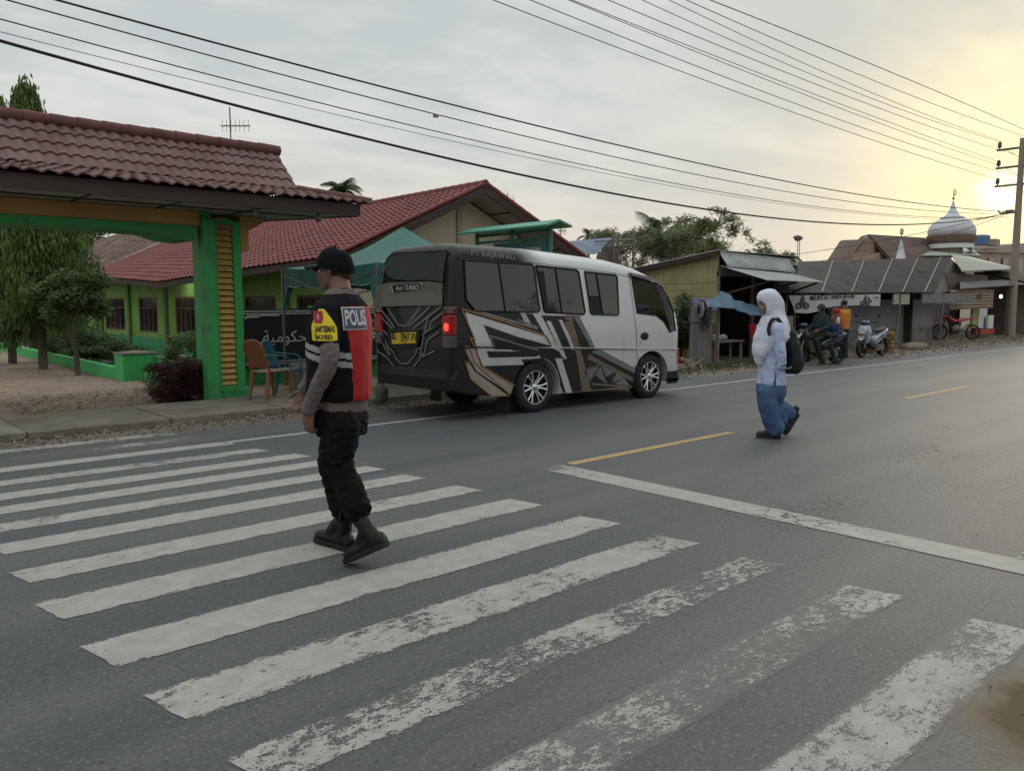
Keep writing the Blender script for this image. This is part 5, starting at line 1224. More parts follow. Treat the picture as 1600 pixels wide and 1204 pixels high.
torso(b, [(c0(.0) - Z * .0, .135, .17), (c0(.03), .14, .172), (c0(.35), .125, .16), (c0(.65), .12, .165), (c0(.86), .10, .165), (c0(.97), .06, .09)], F2, L2)
for s_, e2, w2 in ((gsh, gel, gwr), (gshr, gelr, gwrr)): limb(b, curve([s_, s_.lerp(e2, .5), e2, e2.lerp(w2, .9)], 3), [.068, .068, .066, .063, .06, .058, .056, .053, .05, .047])
link('blouse', organic(b, .0075, 4, .009, 11, (1, 1, .6), 7), M_blou, gi, smooth=180)
b = MB(); d_ = (gwr - gel).normalized(); b.tube([gel.lerp(gwr, .80), gel.lerp(gwr, .86)], [.055, .054], 18); b.build('cuff_band', mat('cuff_blue', (.05, .09, .22), .8), gi, smooth=60)
b = MB(); bl = g_pel + L2 * .166 + F2 * .035; b.prism([bl, bl + F2 * .03, bl + Z * .16 + F2 * .006], (L2 * .012)); b.build('blouse_slit', mat('cuff_blue', (.05, .09, .22), .8), gi)
# headscarf: hood with a face opening, cape over the shoulders and a long front drape
b = MB(); torso(b, [(P2_(x, y, 0), rf, rl) for x, y, rf, rl in ((1186.5, 569, .022, .045), (1187, 560, .045, .08), (1190, 552, .08, .125), (1195.5, 543, .125, .150), (1202.5, 535, .165, .178), (1206, 527, .188, .200), (1209, 512, .158, .178), (1209.5, 502, .140, .150), (1209, 493, .118, .112), (1206.5, 484, .128, .098), (1205, 474, .138, .098), (1202.5, 465, .136, .094), (1201, 458, .108, .080), (1202, 454, .066, .055), (1203, 452.4, .02, .02))], F2, L2, pw=2.1)
hme = organic(b, .0065, 5, .011, 12, (1, 1, .18), 2.2)
hm2 = bpy.data.meshes.new('x'); cut_ = MB(); cut_.sph(MG @ V((.115, 0, -.026)), 1, 0, 20, 14, MG.to_3x3() @ Matrix.Diagonal((.105, .070, .092)))
cm = cut_.mesh('c'); bmq = bmesh.new(); bmq.from_mesh(cm); bmesh.ops.recalc_face_normals(bmq, faces=bmq.faces); bmq.to_mesh(cm); bmq.free()
co_ = bpy.data.objects.new('c', cm); COL.objects.link(co_)
cut2 = MB(); cut2.sph(MG @ V((.012, 0, -.02)), 1, 0, 20, 14, MG.to_3x3() @ Matrix.Diagonal((.096, .067, .105)))
cm2 = cut2.mesh('c'); bmq = bmesh.new(); bmq.from_mesh(cm2); bmesh.ops.recalc_face_normals(bmq, faces=bmq.faces); bmq.to_mesh(cm2); bmq.free(); co2 = bpy.data.objects.new('c2', cm2); COL.objects.link(co2)
hme = evalmesh(hme, [('BOOLEAN', dict(operation='DIFFERENCE', object=co_, solver='EXACT')), ]); hme = evalmesh(hme, [('BOOLEAN', dict(operation='DIFFERENCE', object=co2, solver='EXACT'))])
bpy.data.objects.remove(co_); bpy.data.objects.remove(co2); hme.materials.clear()
link('headscarf', hme, M_hij, gi, smooth=180)
# skirt
b = MB()
torso(b, [(P2_(1204, 622, 0), .12, .15), (P2_(1205, 612, 0), .138, .17), (P2_(1205, 603, 0), .14, .165), (P2_(1205, 596, 0), .12, .15)], F2, L2)
limb(b, curve([P2_(1200, 612, .06), P2_(1200, 632, .07), P2_(1205, 654, .08), P2_(1213, 669, .08)], 3), [(.120, .12), (.112, .115), (.105, .11), (.10, .11), (.096, .108), (.094, .106), (.093, .104), (.094, .102), (.096, .10), (.098, .10)], ref=F2)
limb(b, curve([P2_(1207, 612, -.06), P2_(1211, 632, -.06), P2_(1226, 642, -.07), P2_(1233, 646, -.08)], 3), [(.115, .12), (.105, .115), (.10, .11), (.098, .105), (.096, .10), (.092, .098), (.088, .095), (.084, .09), (.080, .088), (.074, .085)], ref=F2)
limb(b, [P2_(1213, 640, 0), P2_(1219, 658, 0)], [(.11, .10), (.09, .08)])
link('skirt', organic(b, .008, 5, .012, 11, (1, 1, .25), 4), mat('skirt_blue', (.05, .095, .19), .85, var=.14, scale=6, bump=.15, bscale=150), gi, smooth=180)
for nm, a_, toe_, heel_ in (('a', gaa, V(G(1180, 683)), V(G(1221, 684.5))), ('b', gab, P2_(1227, 677, -.08), P2_(1248, 645, -.08))):
    toe_ = V(toe_); heel_ = V(heel_); upv = Z if nm == 'a' else (a_ - (toe_ + heel_) / 2).normalized()
    if nm == 'a': m_ = (toe_ + heel_) / 2; dd = (toe_ - heel_).normalized(); toe_ = m_ + dd * .13; heel_ = m_ - dd * .13; toe_.z = heel_.z = .025
    else: toe_.z = max(.03, toe_.z)
    b = MB(); boot(b, heel_.lerp(toe_, .2) + upv * .10, toe_, heel_, upv, r=.036, wide=.042); bo = link('shoe', organic(b, .007, 4), mat('shoe_black', (.013, .013, .014), .5, var=.2), gi, smooth=180)
    b = MB(); sole(b, toe_ - upv * .023, heel_ - upv * .023, upv, .045, .028); b.build('sole', mat('shoe_sole', (.02, .02, .02), .8), bo, bevel=.003)
# backpack worn by the girl: a thing of its own
bk = thing('backpack', 'black school backpack worn on the back of the girl in white', 'backpack', P2_(1236, 560, 0))
b = MB()
torso(b, [(P2_(1236, 583, 0), .045, .10), (P2_(1236.5, 577, 0), .075, .14), (P2_(1236.5, 560, 0), .08, .15), (P2_(1233.5, 540, 0), .07, .145), (P2_(1230, 520, 0), .062, .13), (P2_(1227, 509, 0), .035, .09)], F2, L2, pw=3)
link('pack_body', organic(b, .01, 4, .007, 9), mat('pack_black', (.012, .012, .014), .6, var=.3, scale=8, bump=.2, bscale=100), bk, smooth=180)
b = MB(); torso(b, [(P2_(1245, 577, 0), .03, .10), (P2_(1245.5, 566, 0), .045, .12), (P2_(1244, 552, 0), .035, .11), (P2_(1241, 546, 0), .01, .09)], F2, L2, pw=3); link('front_pocket', organic(b, .01, 3, .004, 9), MATS['pack_black'], bk, smooth=180)
b = MB(); b.tube(curve([P2_(1226, 512, .165), P2_(1214, 497.5, .155), P2_(1205, 502, .175), P2_(1201, 515, .18), P2_(1203, 524, .185)], 4), [(.022, .006)] * 17, 8, ref=F2); b.build('shoulder_strap', mat('strap_dark', (.02, .018, .03), .8), bk, smooth=60)
b = MB(); b.tube(curve([P2_(1249, 535, .10), P2_(1252, 550, .11), P2_(1251, 566, .11), P2_(1247, 578, .10)], 3), .004, 5); b.build('zip', M_steel, bk)
# ================= driver =================
dr = thing('person', 'bus driver in a dark blue long sleeve with one arm stretched to the wheel', 'person', (BX + 2.25, BY - .4, .98))
D0 = V((BX, BY, 0)); DP = lambda x, y, z: D0 + V((x, y, z)); X1 = V((1, 0, 0)); Y1_ = V((0, 1, 0))
b = MB(); MD = HM(DP(2.24, -.44, 1.70), (1, .1, -.05), s=.92); head(b, MD, DP(2.2, -.42, 1.50))
torso(b, [(DP(2.22, -.42, .98), .12, .16), (DP(2.2, -.42, 1.2), .11, .16), (DP(2.19, -.42, 1.4), .10, .18), (DP(2.2, -.42, 1.5), .05, .06)], X1, Y1_)
dsh = DP(2.20, -.62, 1.46); dsl = DP(2.22, -.24, 1.42); del_ = DP(2.40, -.71, 1.42); dwr = DP(2.66, -.66, 1.44); 
limb(b, [dsh, del_, dwr], [.05, .04, .026]); limb(b, [dsl, DP(2.42, -.18, 1.2), DP(2.66, -.24, 1.28)], [.05, .04, .026])
hand(b, dwr, (1, .25, -.05), (0, .3, -1), (0, 1, .2), .95, .7); hand(b, DP(2.66, -.24, 1.28), (1, -.1, .05), (0, -.2, -1), (0, -1, .2), .95, .9)
for s in (-.1, .1): limb(b, [DP(2.25, -.42 + s, .98), DP(2.68, -.42 + s * 1.3, 1.0), DP(2.9, -.42 + s * 1.3, .68)], [.09, .065, .045])
link('body', organic(b, .0085, 4), M_skin, dr, smooth=180); eyes(MD, dr)
b = MB(); esph(b, MD, (-.025, 0, .045), (.100, .084, .088)); link('hair', organic(b, .008, 3), M_hair, dr, smooth=180)
b = MB(); torso(b, [(DP(2.22, -.42, 1.0), .14, .18), (DP(2.2, -.42, 1.2), .13, .18), (DP(2.19, -.42, 1.4), .12, .19), (DP(2.2, -.42, 1.49), .06, .08)], X1, Y1_)
limb(b, [dsh, dsh.lerp(del_, .5), del_, del_.lerp(dwr, .9)], [.075, .068, .058, .044]); limb(b, [dsl, DP(2.42, -.18, 1.2), DP(2.60, -.22, 1.26)], [.07, .058, .045])
link('shirt', organic(b, .01, 4, .006, 9), mat('driver_shirt', (.025, .028, .07), .8, var=.2), dr, smooth=180)
b = MB()
for s in (-.1, .1): limb(b, [DP(2.25, -.42 + s, .99), DP(2.66, -.42 + s * 1.3, 1.01), DP(2.88, -.42 + s * 1.3, .72)], [.10, .078, .06])
link('trousers', organic(b, .012, 4), M_tr, dr, smooth=180)
# ------------------------------------------------------------------ vegetation
def leafmat(name, col, var=.35, tr=.35): return mat(name, col, .6, var=var, scale=1.1, trans=tr, island=.45, spec=.3)
def leaves(name, m, parent, clumps, n, size, rnd, droop=.0, aspect=.45, flat=.0, hollow=.35):
    """leaf cards: each a small bent two-face leaf; clumps are (centre, (rx, ry, rz), weight)"""
    vs, fs = [], []; W_ = [c[2] for c in clumps]
    for k in range(n):
        c, r, _ = rnd.choices(clumps, W_)[0]
        d = V((rnd.gauss(0, 1), rnd.gauss(0, 1), rnd.gauss(0, 1))).normalized() * (hollow + (1 - hollow) * rnd.random() ** .6) * rnd.uniform(.8, 1.1)
        p = V(c) + V((d.x * r[0], d.y * r[1], d.z * r[2]))
        s_ = size * rnd.uniform(.55, 1.35); a = rnd.random() * 6.283; e = rnd.uniform(-.5, .6) * (1 - flat)
        u = V((math.cos(a) * math.cos(e), math.sin(a) * math.cos(e), math.sin(e))); u = (u * (1 - droop) + V((0, 0, -1)) * droop * 1.2).normalized()
        q = u.cross(V((rnd.gauss(0, .6), rnd.gauss(0, .6), 1))).normalized(); bend = u.cross(q) * s_ * .12
        o = len(vs); vs += [p, p + u * s_ * .5 + q * s_ * aspect * .5 + bend, p + u * s_, p + u * s_ * .5 - q * s_ * aspect * .5 + bend]
        fs += [(o, o + 1, o + 2), (o, o + 2, o + 3)]
    me = bpy.data.meshes.new(name); me.from_pydata(vs, [], fs); me.update(); return link(name, me, m, parent)
M_bark = mat('bark', (.085, .07, .055), .95, var=.4, scale=5, bump=.8, bscale=18, stretch=(1, 1, .25), dirt=(.13, .125, .11), dscale=3, damt=.6)
def branch(mb, p, d, ln, r, depth, rnd, tips, spread=.7, up=.15):
    n = 4; pts = [p]; rad = [r]; q = V(p); dd = V(d).normalized()
    for i in range(n):
        dd = (dd + V((rnd.gauss(0, .13), rnd.gauss(0, .13), rnd.gauss(0, .08) + up * .3))).normalized(); q = q + dd * ln / n; pts.append(q.copy()); rad.append(r * (1 - .5 * (i + 1) / n))
    mb.tube(pts, rad, 7)
    if depth == 0: tips.append(q); return
    for k in range(rnd.choice((2, 3, 3))):
        a = rnd.random() * 6.28; s_ = V((math.cos(a), math.sin(a), 0)); nd_ = (dd + s_ * spread + V((0, 0, up))).normalized()
        branch(mb, pts[-1 if k < 2 else 3], nd_, ln * rnd.uniform(.6, .8), rad[-1] * .85, depth - 1, rnd, tips, spread, up)
def tree(name, label, cat, base, h, crown_r, m, seed, n, size, trunk_h=.35, r=.09, depth=3, group=None, cl=.5, spread=.7, rz=None, aspect=.45, droop=0.):
    rnd = random.Random(seed); t = thing(name, label, cat, base, group); b = MB(); tips = []
    base = V(base); top = base + V((rnd.gauss(0, .1), rnd.gauss(0, .1), h * trunk_h))
    b.tube([base - V((0, 0, .1)), base.lerp(top, .5) + V((rnd.gauss(0, .05), 0, 0)), top], [r * 1.25, r, r * .85], 10)
    for k in range(3 if depth > 0 else 1): a = k * 2.1 + rnd.random(); branch(b, top, V((math.cos(a) * spread, math.sin(a) * spread, 1)), h * (1 - trunk_h) * .42, r * .6, max(depth - 1, 0), rnd, tips, spread)
    b.build('trunk', M_bark, t, smooth=60)
    cc = base + V((0, 0, h * (1 + trunk_h) / 2)); zz = rz or h * (1 - trunk_h) / 2
    cl_ = []
    for q in tips:
        d = q - cc; q = cc + V((d.x, d.y, d.z)); cl_.append((q, (cl * rnd.uniform(.6, 1.3), cl * rnd.uniform(.6, 1.3), cl * rnd.uniform(.45, .9)), 1))
    for k in range(14):
        a = rnd.random() * 6.28; e = rnd.uniform(-.8, 1); rr2 = crown_r * rnd.uniform(.35, .95)
        cl_.append((cc + V((math.cos(a) * rr2 * math.sqrt(1 - e * e * .8), math.sin(a) * rr2 * math.sqrt(1 - e * e * .8), e * zz * .85)), (cl * rnd.uniform(.5, 1.1), cl * rnd.uniform(.5, 1.1), cl * rnd.uniform(.4, .8)), .9))
    leaves('crown', m, t, cl_, n, size, rnd, droop, aspect); return t
def palm(name, label, base, h, fr, seed, group=None, m=None, nf=18):
    rnd = random.Random(seed); t = thing(name, label, 'palm tree', base, group); base = V(base); b = MB(); top = base + V((rnd.gauss(0, .2), rnd.gauss(0, .2), h))
    b.tube([base, base.lerp(top, .5) + V((.08, 0, 0)), top], [h * .022 + .05, h * .014 + .04, .07], 9); b.build('trunk', M_bark, t, smooth=60)
    vs, fs = [], []
    for k in range(nf):
        a = k * 2.4 + rnd.random() * .4; el = rnd.uniform(-.25, 1.25); u = V((math.cos(a), math.sin(a), 0)); p = top.copy(); d = u * math.cos(el) + V((0, 0, math.sin(el)))
        n = 12
        for i in range(n):
            q = p + d * fr / n; sd = d.cross(V((0, 0, 1))).normalized(); L_ = fr * .42 * math.sin(math.pi * min(1, (i + 1.6) / (n + 1.2)))
            for s_ in (-1, 1):
                for tt in (0., .33, .66):
                    pp = p.lerp(q, tt); tip = pp + sd * s_ * L_ * .8 + d * L_ * .55 + V((0, 0, -L_ * .45)); w_ = d * fr * .014
                    o = len(vs); vs += [pp - w_, pp + w_, tip]; fs.append((o, o + 1, o + 2))
            o = len(vs); vs += [p - sd * .015, p + sd * .015, q + sd * .012, q - sd * .012]; fs.append((o, o + 1, o + 2, o + 3))
            p = q; d = (d + V((0, 0, -.16 - .05 * (1 - abs(el))))).normalized()
    me = bpy.data.meshes.new('fronds'); me.from_pydata(vs, [], fs); me.update(); link('fronds', me, m or leafmat('palm_leaf', (.05, .075, .03)), t); return t
def bush(name, label, c, r, m, seed, n, size, group=None, box=False, aspect=.5, cat='bush'):
    rnd = random.Random(seed); t = thing(name, label, cat, (c[0], c[1], 0), group); b = MB(); tips = []
    for k in range(4): a = k * 1.6; branch(b, V((c[0] + math.cos(a) * .05, c[1] + math.sin(a) * .05, max(0, c[2] - r[2]))), V((math.cos(a) * .5, math.sin(a) * .5, 1)), r[2] * .9, .018, 1, rnd, tips)
    b.build('stem', M_bark, t)
    if box: cl_ = [((c[0] + rnd.uniform(-.8, .8) * r[0], c[1] + rnd.uniform(-.8, .8) * r[1], c[2] + rnd.uniform(-.85, .85) * r[2]), (r[0] * .34, r[1] * .34, r[2] * .3), 1) for k in range(70)]
    else: cl_ = [((c[0] + rnd.gauss(0, .42) * r[0], c[1] + rnd.gauss(0, .42) * r[1], c[2] + rnd.gauss(0, .40) * r[2]), (r[0] * .38, r[1] * .38, r[2] * .36), 1) for k in range(16)]
    leaves('foliage', m, t, cl_, n, size, rnd, 0, aspect, hollow=.2); return t
L_dk = leafmat('leaf_dark', (.06, .10, .035)); L_md = leafmat('leaf_mid', (.10, .15, .05)); L_yl = leafmat('leaf_yellowish', (.14, .17, .06)); L_wp = leafmat('leaf_weeping', (.13, .19, .055)); L_rd = leafmat('leaf_red', (.095, .035, .035)); L_far = leafmat('leaf_far', (.17, .20, .105))
# weeping mast trees in the school yard
def mast(label, base, top, seed, r0):
    rnd = random.Random(seed); t = thing('mast_tree', label, 'tree', base, 'weeping mast trees in the school yard'); base = V(base)
    b = MB(); b.tube([base - V((0, 0, .1)), base + V((.03, 0, top * .5)), base + V((0, .02, top * .97))], [.10, .07, .02], 12)
    cl_ = []
    for k in range(230):
        z = .95 + (top - .95) * rnd.random() ** .95; q = (z - 1.15) / (top - 1.15); rr2 = r0 * (1 - q) ** .65 * (1.0 if q > .12 else .65) * rnd.uniform(.35, 1.05); a = rnd.random() * 6.28
        c = base + V((math.cos(a) * rr2, math.sin(a) * rr2, z)); cl_.append((c, (.20, .20, .42 + .2 * rnd.random()), 1))
        if k % 4 == 0: b.tube([base + V((0, 0, z + .5 * rr2)), c + V((0, 0, .25)), c], [.022, .012, .006], 5)
    b.build('trunk', M_bark, t, smooth=60); leaves('crown', L_wp, t, cl_, 24000, .16, rnd, .75, .28)
pA = G(68, 576); pB = G(20, 566)
hz_ = lambda p, y_: PD(68, y_, p.dot(FH)).z
mast('taller weeping mast tree in the yard, its tip above the gate roof', (pA.x, pA.y, 0), hz_(pA, 147), 5, 1.45)
mast('shorter weeping mast tree at the left of the yard', (pB.x, pB.y, 0), hz_(pB, 172), 6, 1.35)
pC = G(122, 584)
tree('yard_tree', 'small spreading tree with thin bent trunk before the garden wall', 'tree', (pC.x, pC.y, 0), 2.1, .95, L_md, 11, 8000, .11, .5, .05, 3, cl=.34, spread=1.0, rz=.5)
pD = G(10, 560)
bush('round_bush', 'low dark leafy bush behind the long garden wall by the planter', (5.9, 19.4, .12), (.5, .8, .36), L_dk, 21, 3000, .08)
for i, (px_, X_, Y_, rz_, lab) in enumerate(((0, 6.3, 23.6, .28, 'dark bush under the second window from the gate'), (0, 7.0, 27.0, .6, 'dark bush under the school windows, behind the small yard tree'), (0, 6.6, 28.5, .8, 'tall dark bush behind the taller mast tree'), (0, 6.9, 33., .9, 'far dark bush at the end of the green garden wall'))):
    bush('round_bush', lab, (X_, Y_, rz_ * .5), (1.0, 1.2, rz_ * 1.25), L_dk, 30 + i, 5200, .09)
bush('garden_shrub', 'leafy green shrub behind the clipped red bush', (5.55, 14.9, .42), (.55, .6, .48), L_md, 41, 3600, .07)
bush('clipped_bush', 'clipped dark bush with reddish young leaves at the gate column', (4.42, 12.55, .27), (.40, .42, .34), L_rd, 42, 16000, .042, box=True)
leaves_t = bush('climbing_shrub', 'tall thin shrub against the school wall beside the gate column', (8.6, 21.6, .3), (.4, .4, .6), L_dk, 43, 1800, .08)
# palms, conifers and leafy trees beyond the buildings
palm('betel_palm', 'lone palm crown rising behind the red school roof', (PY(538, 296, 40).x, 40, 0), PY(538, 299, 40).z, 1.5, 51)
tree('backdrop_tree', 'dark tree mass seen under the gate beam beyond the brown roof', 'tree', (13.5, 66, 0), 9.5, 6, L_dk, 61, 9000, .35, .3, .25, 3, cl=1.6)
tree('backdrop_tree', 'dark tree further left beyond the yard, behind the mast trees', 'tree', (5, 62, 0), 8.5, 5, L_dk, 62, 8000, .35, .3, .25, 3, cl=1.6)
def at_px(px_, Y_): p = PY(px_, 473, Y_); return (p.x, p.y, 0)
tree('leafy_tree', 'dense light green tree behind the yellow wooden shop', 'tree', at_px(1022, 24), PY(1022, 342, 24).z, 2.3, L_far, 71, 11000, .15, .2, .14, 4, cl=.48, spread=.8)
tree('leafy_tree', 'bushy green tree right behind the shop roof, left of the bare branches', 'tree', at_px(1065, 25), PY(1065, 358, 25).z, 2.1, L_yl, 72, 9000, .15, .2, .12, 4, cl=.45, spread=.8)
tree('sparse_tree', 'tall thin-leaved tree with sky showing through, above the shop', 'tree', at_px(1090, 27), PY(1090, 328, 27).z, 1.9, L_far, 73, 3200, .20, .3, .10, 4, cl=.34, spread=.7)
tree('sparse_tree', 'low sparse tree reaching right over the shop roof', 'tree', at_px(1132, 27), PY(1140, 352, 27).z, 2.6, L_far, 74, 3000, .19, .25, .10, 4, cl=.36, spread=.95)
palm('coconut_palm', 'palm with upright fronds inside the dense tree behind the shop', at_px(1036, 26), PY(1036, 372, 26).z, 2.2, 75, nf=16)
for i, (x_, y_, lab) in enumerate(((922, 370, 'leftmost of three tiny palms over the blue roof'), (937, 372, 'middle one of three tiny palms over the blue roof'), (953, 370, 'rightmost of three tiny palms over the blue roof'), (1197, 400, 'dark palm standing between the shop flashing and the lamp mast'), (1232, 405, 'palm crown just left of the lamp mast, low over the grey roof'))):
    p = PY(x_, y_, 55 if i < 3 else 44); palm('far_palm', lab, (p.x, p.y, 0), p.z, 1.5, 80 + i, 'small palms on the skyline', nf=14)
bush('hedge', 'dark overgrown bush between the minibus front and the yellow shop', (16.6, 12.1, .75), (.75, .7, .80), L_dk, 91, 8000, .08)
b = MB(); rnd = random.Random(9); vs, fs = [], []
for k in range(9000):
    q = rnd.random()
    if q < .45: x_, y_ = rnd.uniform(12.5, 22), rnd.gauss(10.6, .38)
    elif q < .7: x_, y_ = rnd.uniform(22, 50), rnd.gauss(11.0, .4)
    elif q < .85: x_, y_ = rnd.uniform(5.4, 9.8), rnd.uniform(15, 38)
    else: x_, y_ = rnd.uniform(-1, 7), rnd.choice((11.78, 10.06)) + rnd.gauss(0, .05)
    hh = rnd.uniform(.03, .13) * (.4 if q > .85 else 1); a = rnd.random() * 6.28; s_ = V((math.cos(a), math.sin(a), 0)); t_ = V((rnd.gauss(0, .4), rnd.gauss(0, .4), 1)) * hh
    p = V((x_, y_, -.02)); o = len(vs); vs += [p - s_ * .008, p + s_ * .008, p + t_]; fs.append((o, o + 1, o + 2))
me = bpy.data.meshes.new('grass'); me.from_pydata(vs, [], fs); tag(link('grass', me, M_grass), 'thin grass tufts along the verge and garden bed', 'grass', kind='stuff')
# far tree line behind everything on the left / middle horizon
rnd = random.Random(77); cl_ = []
for k in range(160): x_ = rnd.uniform(-40, 140); cl_.append(((x_, 95 + rnd.uniform(-8, 12), rnd.uniform(1, 4.6)), (4, 3, 2.4), 1))
tl = leaves('far_woodland', leafmat('leaf_horizon', (.06, .08, .05)), None, cl_, 16000, 1.0, rnd, 0, .6, hollow=.1); tag(tl, 'low far belt of trees along the horizon', 'woodland', kind='stuff')
# ------------------------------------------------------------------ yellow-green wooden shop
SX, SY = 18.2, 12.0
M_board = mat('yellow_boards', (.32, .30, .15), .85, var=.2, scale=3, bump=.3, bscale=20, dirt=(.22, .21, .12), dscale=1.3, damt=.6)
M_boardg = mat('green_boards', (.27, .32, .13), .85, var=.2, scale=3, bump=.3, dirt=(.16, .18, .1), dscale=1.3, damt=.6)
M_zinc = mat('zinc_sheet', (.30, .31, .31), .5, .45, var=.15, scale=2.5, dirt=(.20, .17, .145), dscale=1.2, damt=.6)
def corr(mb, p00, p10, p01, p11, period=.09, amp=.012, n_=None, m=0):
    p00, p10, p01, p11 = map(V, (p00, p10, p01, p11)); L_ = (p10 - p00).length; k = n_ or int(L_ / period); nrm = (p10 - p00).cross(p01 - p00).normalized()
    nu = k * 4; mb.slab(lambda u, v: p00.lerp(p10, u).lerp(p01.lerp(p11, u), v) + nrm * amp * math.sin(2 * math.pi * k * u), nu, 4, -nrm * .004, m)
sh = thing('wooden_shop', 'yellow and green wooden shop with zinc awning on the roadside', 'shop', (20, 13, 0))
def vb_(y0_, y1_, z0_, z1_, horizontal, step, m_, nm):
    b = MB(); k = int(((z1_ - z0_) if horizontal else (y1_ - y0_)) / step)
    for i in range(k):
        o_ = random.uniform(-.006, .006)
        if horizontal: a = z0_ + (z1_ - z0_) * i / k; b.box(SX + o_, SX + .03 + o_, y0_, y1_, a + .006, a + (z1_ - z0_) / k)
        else: a = y0_ + (y1_ - y0_) * i / k; b.box(SX + o_, SX + .03 + o_, a + .006, a + (y1_ - y0_) / k, z0_, z1_)
    b.build(nm, m_, sh)
yb = 16.8
b = MB(); k = 30      # upper side boards follow the sloping roof
for i in range(k):
    a = SY + (yb - SY) * i / k; c = SY + (yb - SY) * (i + 1) / k - .008; t0 = 2.80 - .135 * (a - SY); b.box(SX + random.uniform(-.006, .006), SX + .03, a, c, 2.02, t0 - .02)
b.build('upper_boarding', M_board, sh)
vb_(SY, yb, 1.30, 2.01, True, .17, M_board, 'middle_boarding'); vb_(SY, yb, .95, 1.29, True, .17, M_boardg, 'lower_boarding')
b = MB(); b.box(SX + .002, SX + .05, SY, yb, -.05, .94); b.build('base_wall', mat('brick_base', (.20, .10, .06), .9, var=.3, scale=5, dirt=(.12, .1, .08)), sh)
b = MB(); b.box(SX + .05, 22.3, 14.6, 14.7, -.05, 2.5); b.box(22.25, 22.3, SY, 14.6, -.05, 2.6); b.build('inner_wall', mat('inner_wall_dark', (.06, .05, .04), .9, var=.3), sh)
b = MB(); b.box(SX, 22.3, SY, SY + .06, 2.2, 2.45); b.build('lintel', M_wood, sh)
for x_ in (SX + .03, 19.9, 21.2, 22.25):
    b = MB(); b.box(x_ - .03, x_ + .04, SY - .02, SY + .05, -.05, 2.3); b.build('post', M_wood, sh)
b = MB(); corr(b, (SX - .15, 11.95, 2.86), (22.3, 11.95, 2.86), (SX - .15, 17.2, 2.14), (22.3, 17.2, 2.14)); b.build('roof', M_zinc, sh)
b = MB(); b.box(SX - .17, SX - .13, 11.95, 17.2, 0, .14, 0, Matrix.Shear('XZ', 4, (0, 0)) if 0 else None) if 0 else b.prism([(SX - .17, 11.93, 2.84), (SX - .17, 17.2, 2.12), (SX - .17, 17.2, 2.0), (SX - .17, 11.93, 2.72)], (.04, 0, 0)); b.build('verge', M_fas, sh)
b = MB()
def fl(u, v): return V((SX - .05 + .0 * v + (3.55) * u + .1 * math.sin(v * 3) * 0, 11.93 - .22 * math.sin(v * 1.5) ** 2 * 1.0 + .008 * math.sin(u * 260), 2.83 - .40 * v - .06 * u))
b.slab(fl, 160, 8, (0, .006, 0)); b.build('flashing', mat('old_zinc', (.27, .28, .29), .5, .4, var=.25, scale=2, dirt=(.16, .15, .14), dscale=2.2, damt=.7), sh)
b = MB(); corr(b, (SX - .08, 11.92, 2.46), (21.65, 11.92, 2.36), (SX + .02, 10.6, 2.06), (21.15, 10.6, 2.06)); b.build('awning', M_zinc, sh)
for a, c in (((SX + .1, 12, 1.7), (SX + .5, 10.75, 2.06)), ((20.9, 12, 1.6), (21.0, 10.7, 2.04)), ((19.9, 12, 1.7), (19.9, 10.7, 2.05))):
    b = MB(); b.bar(a, c, .05, .05); b.build('awning_strut', M_brn, sh)
b = MB(); b.slab(lambda u, v: V((17.98 + .01 * math.sin(u * 15), 11.9 + .95 * u, 1.30 + .32 * v)), 12, 4, (.012, 0, 0)); tag(b.build('hanging_cloth', mat('lilac_cloth', (.25, .24, .42), .85, var=.15)), 'lilac cloth hung on the yellow side wall of the shop', 'cloth')
# stall: weathered plank screen, tarp, bench, bucket
b = MB()
for i in range(4): b.box(15.92 + i * .235, 15.92 + i * .235 + .225, 11.22 + .01 * i, 11.25 + .01 * i, -.02, 1.42 + random.uniform(-.02, .02))
b.box(15.92, 16.86, 11.26, 11.29, .2, .28); b.box(15.92, 16.86, 11.26, 11.29, 1.1, 1.18)
tag(b.build('plank_screen', mat('weathered_plank', (.14, .14, .145), .9, var=.35, scale=2.5, bump=.5, bscale=14, stretch=(3, 1, .2), dirt=(.07, .068, .07), dscale=2, damt=.8), bevel=.004), 'weathered grey upright planks screening the roadside stall', 'screen')
b = MB()
def tarp(u, v):
    x_ = 16.05 + 3.6 * u; top = lerpt([(0, 1.42), (.28, 1.80), (.45, 1.55), (.7, 1.42), (1, 1.62)], u); bot = lerpt([(0, 1.40), (.3, 1.36), (.5, 1.20), (.75, 1.14), (1, 1.42)], u)
    return V((x_, 11.1 - .28 * v - .05 * math.sin(u * 40 + v * 3), top + (bot - top) * v - .015 * math.sin(v * 30 + u * 9)))
b.slab(tarp, 70, 14, (0, .006, 0)); tag(b.build('tarpaulin', mat('blue_tarp', (.085, .15, .22), .55, var=.2, scale=4, trans=.1), smooth=180), 'sagging blue tarpaulin stretched over the roadside stall', 'tarpaulin')
bn = thing('bench', 'small wooden stall table behind the plank screen', 'table', (17.9, 11.5, 0))
b = MB(); b.box(17.1, 18.5, 11.35, 11.75, .50, .54); b.build('table_top', M_wood, bn)
for x_ in (17.2, 18.4):
    for y_ in (11.4, 11.7): b = MB(); b.box(x_ - .025, x_ + .025, y_ - .025, y_ + .025, -.02, .498); b.build('leg', M_wood, bn)
for i, x_ in enumerate((17.35, 17.6, 17.82)):
    b = MB(); b.sph((x_, 11.55, .61), (.11, .09, .08), 0, 12, 8); me = organic(b, .02, 2, .02, 12, seed=i); tag(link('plastic_bag', me, mat('plastic_bag', (.30, .36, .34), .4, trans=.2), smooth=180), ('leftmost', 'middle', 'rightmost')[i] + ' of the pale bags on the stall table', 'bag', 'bags on the stall table')
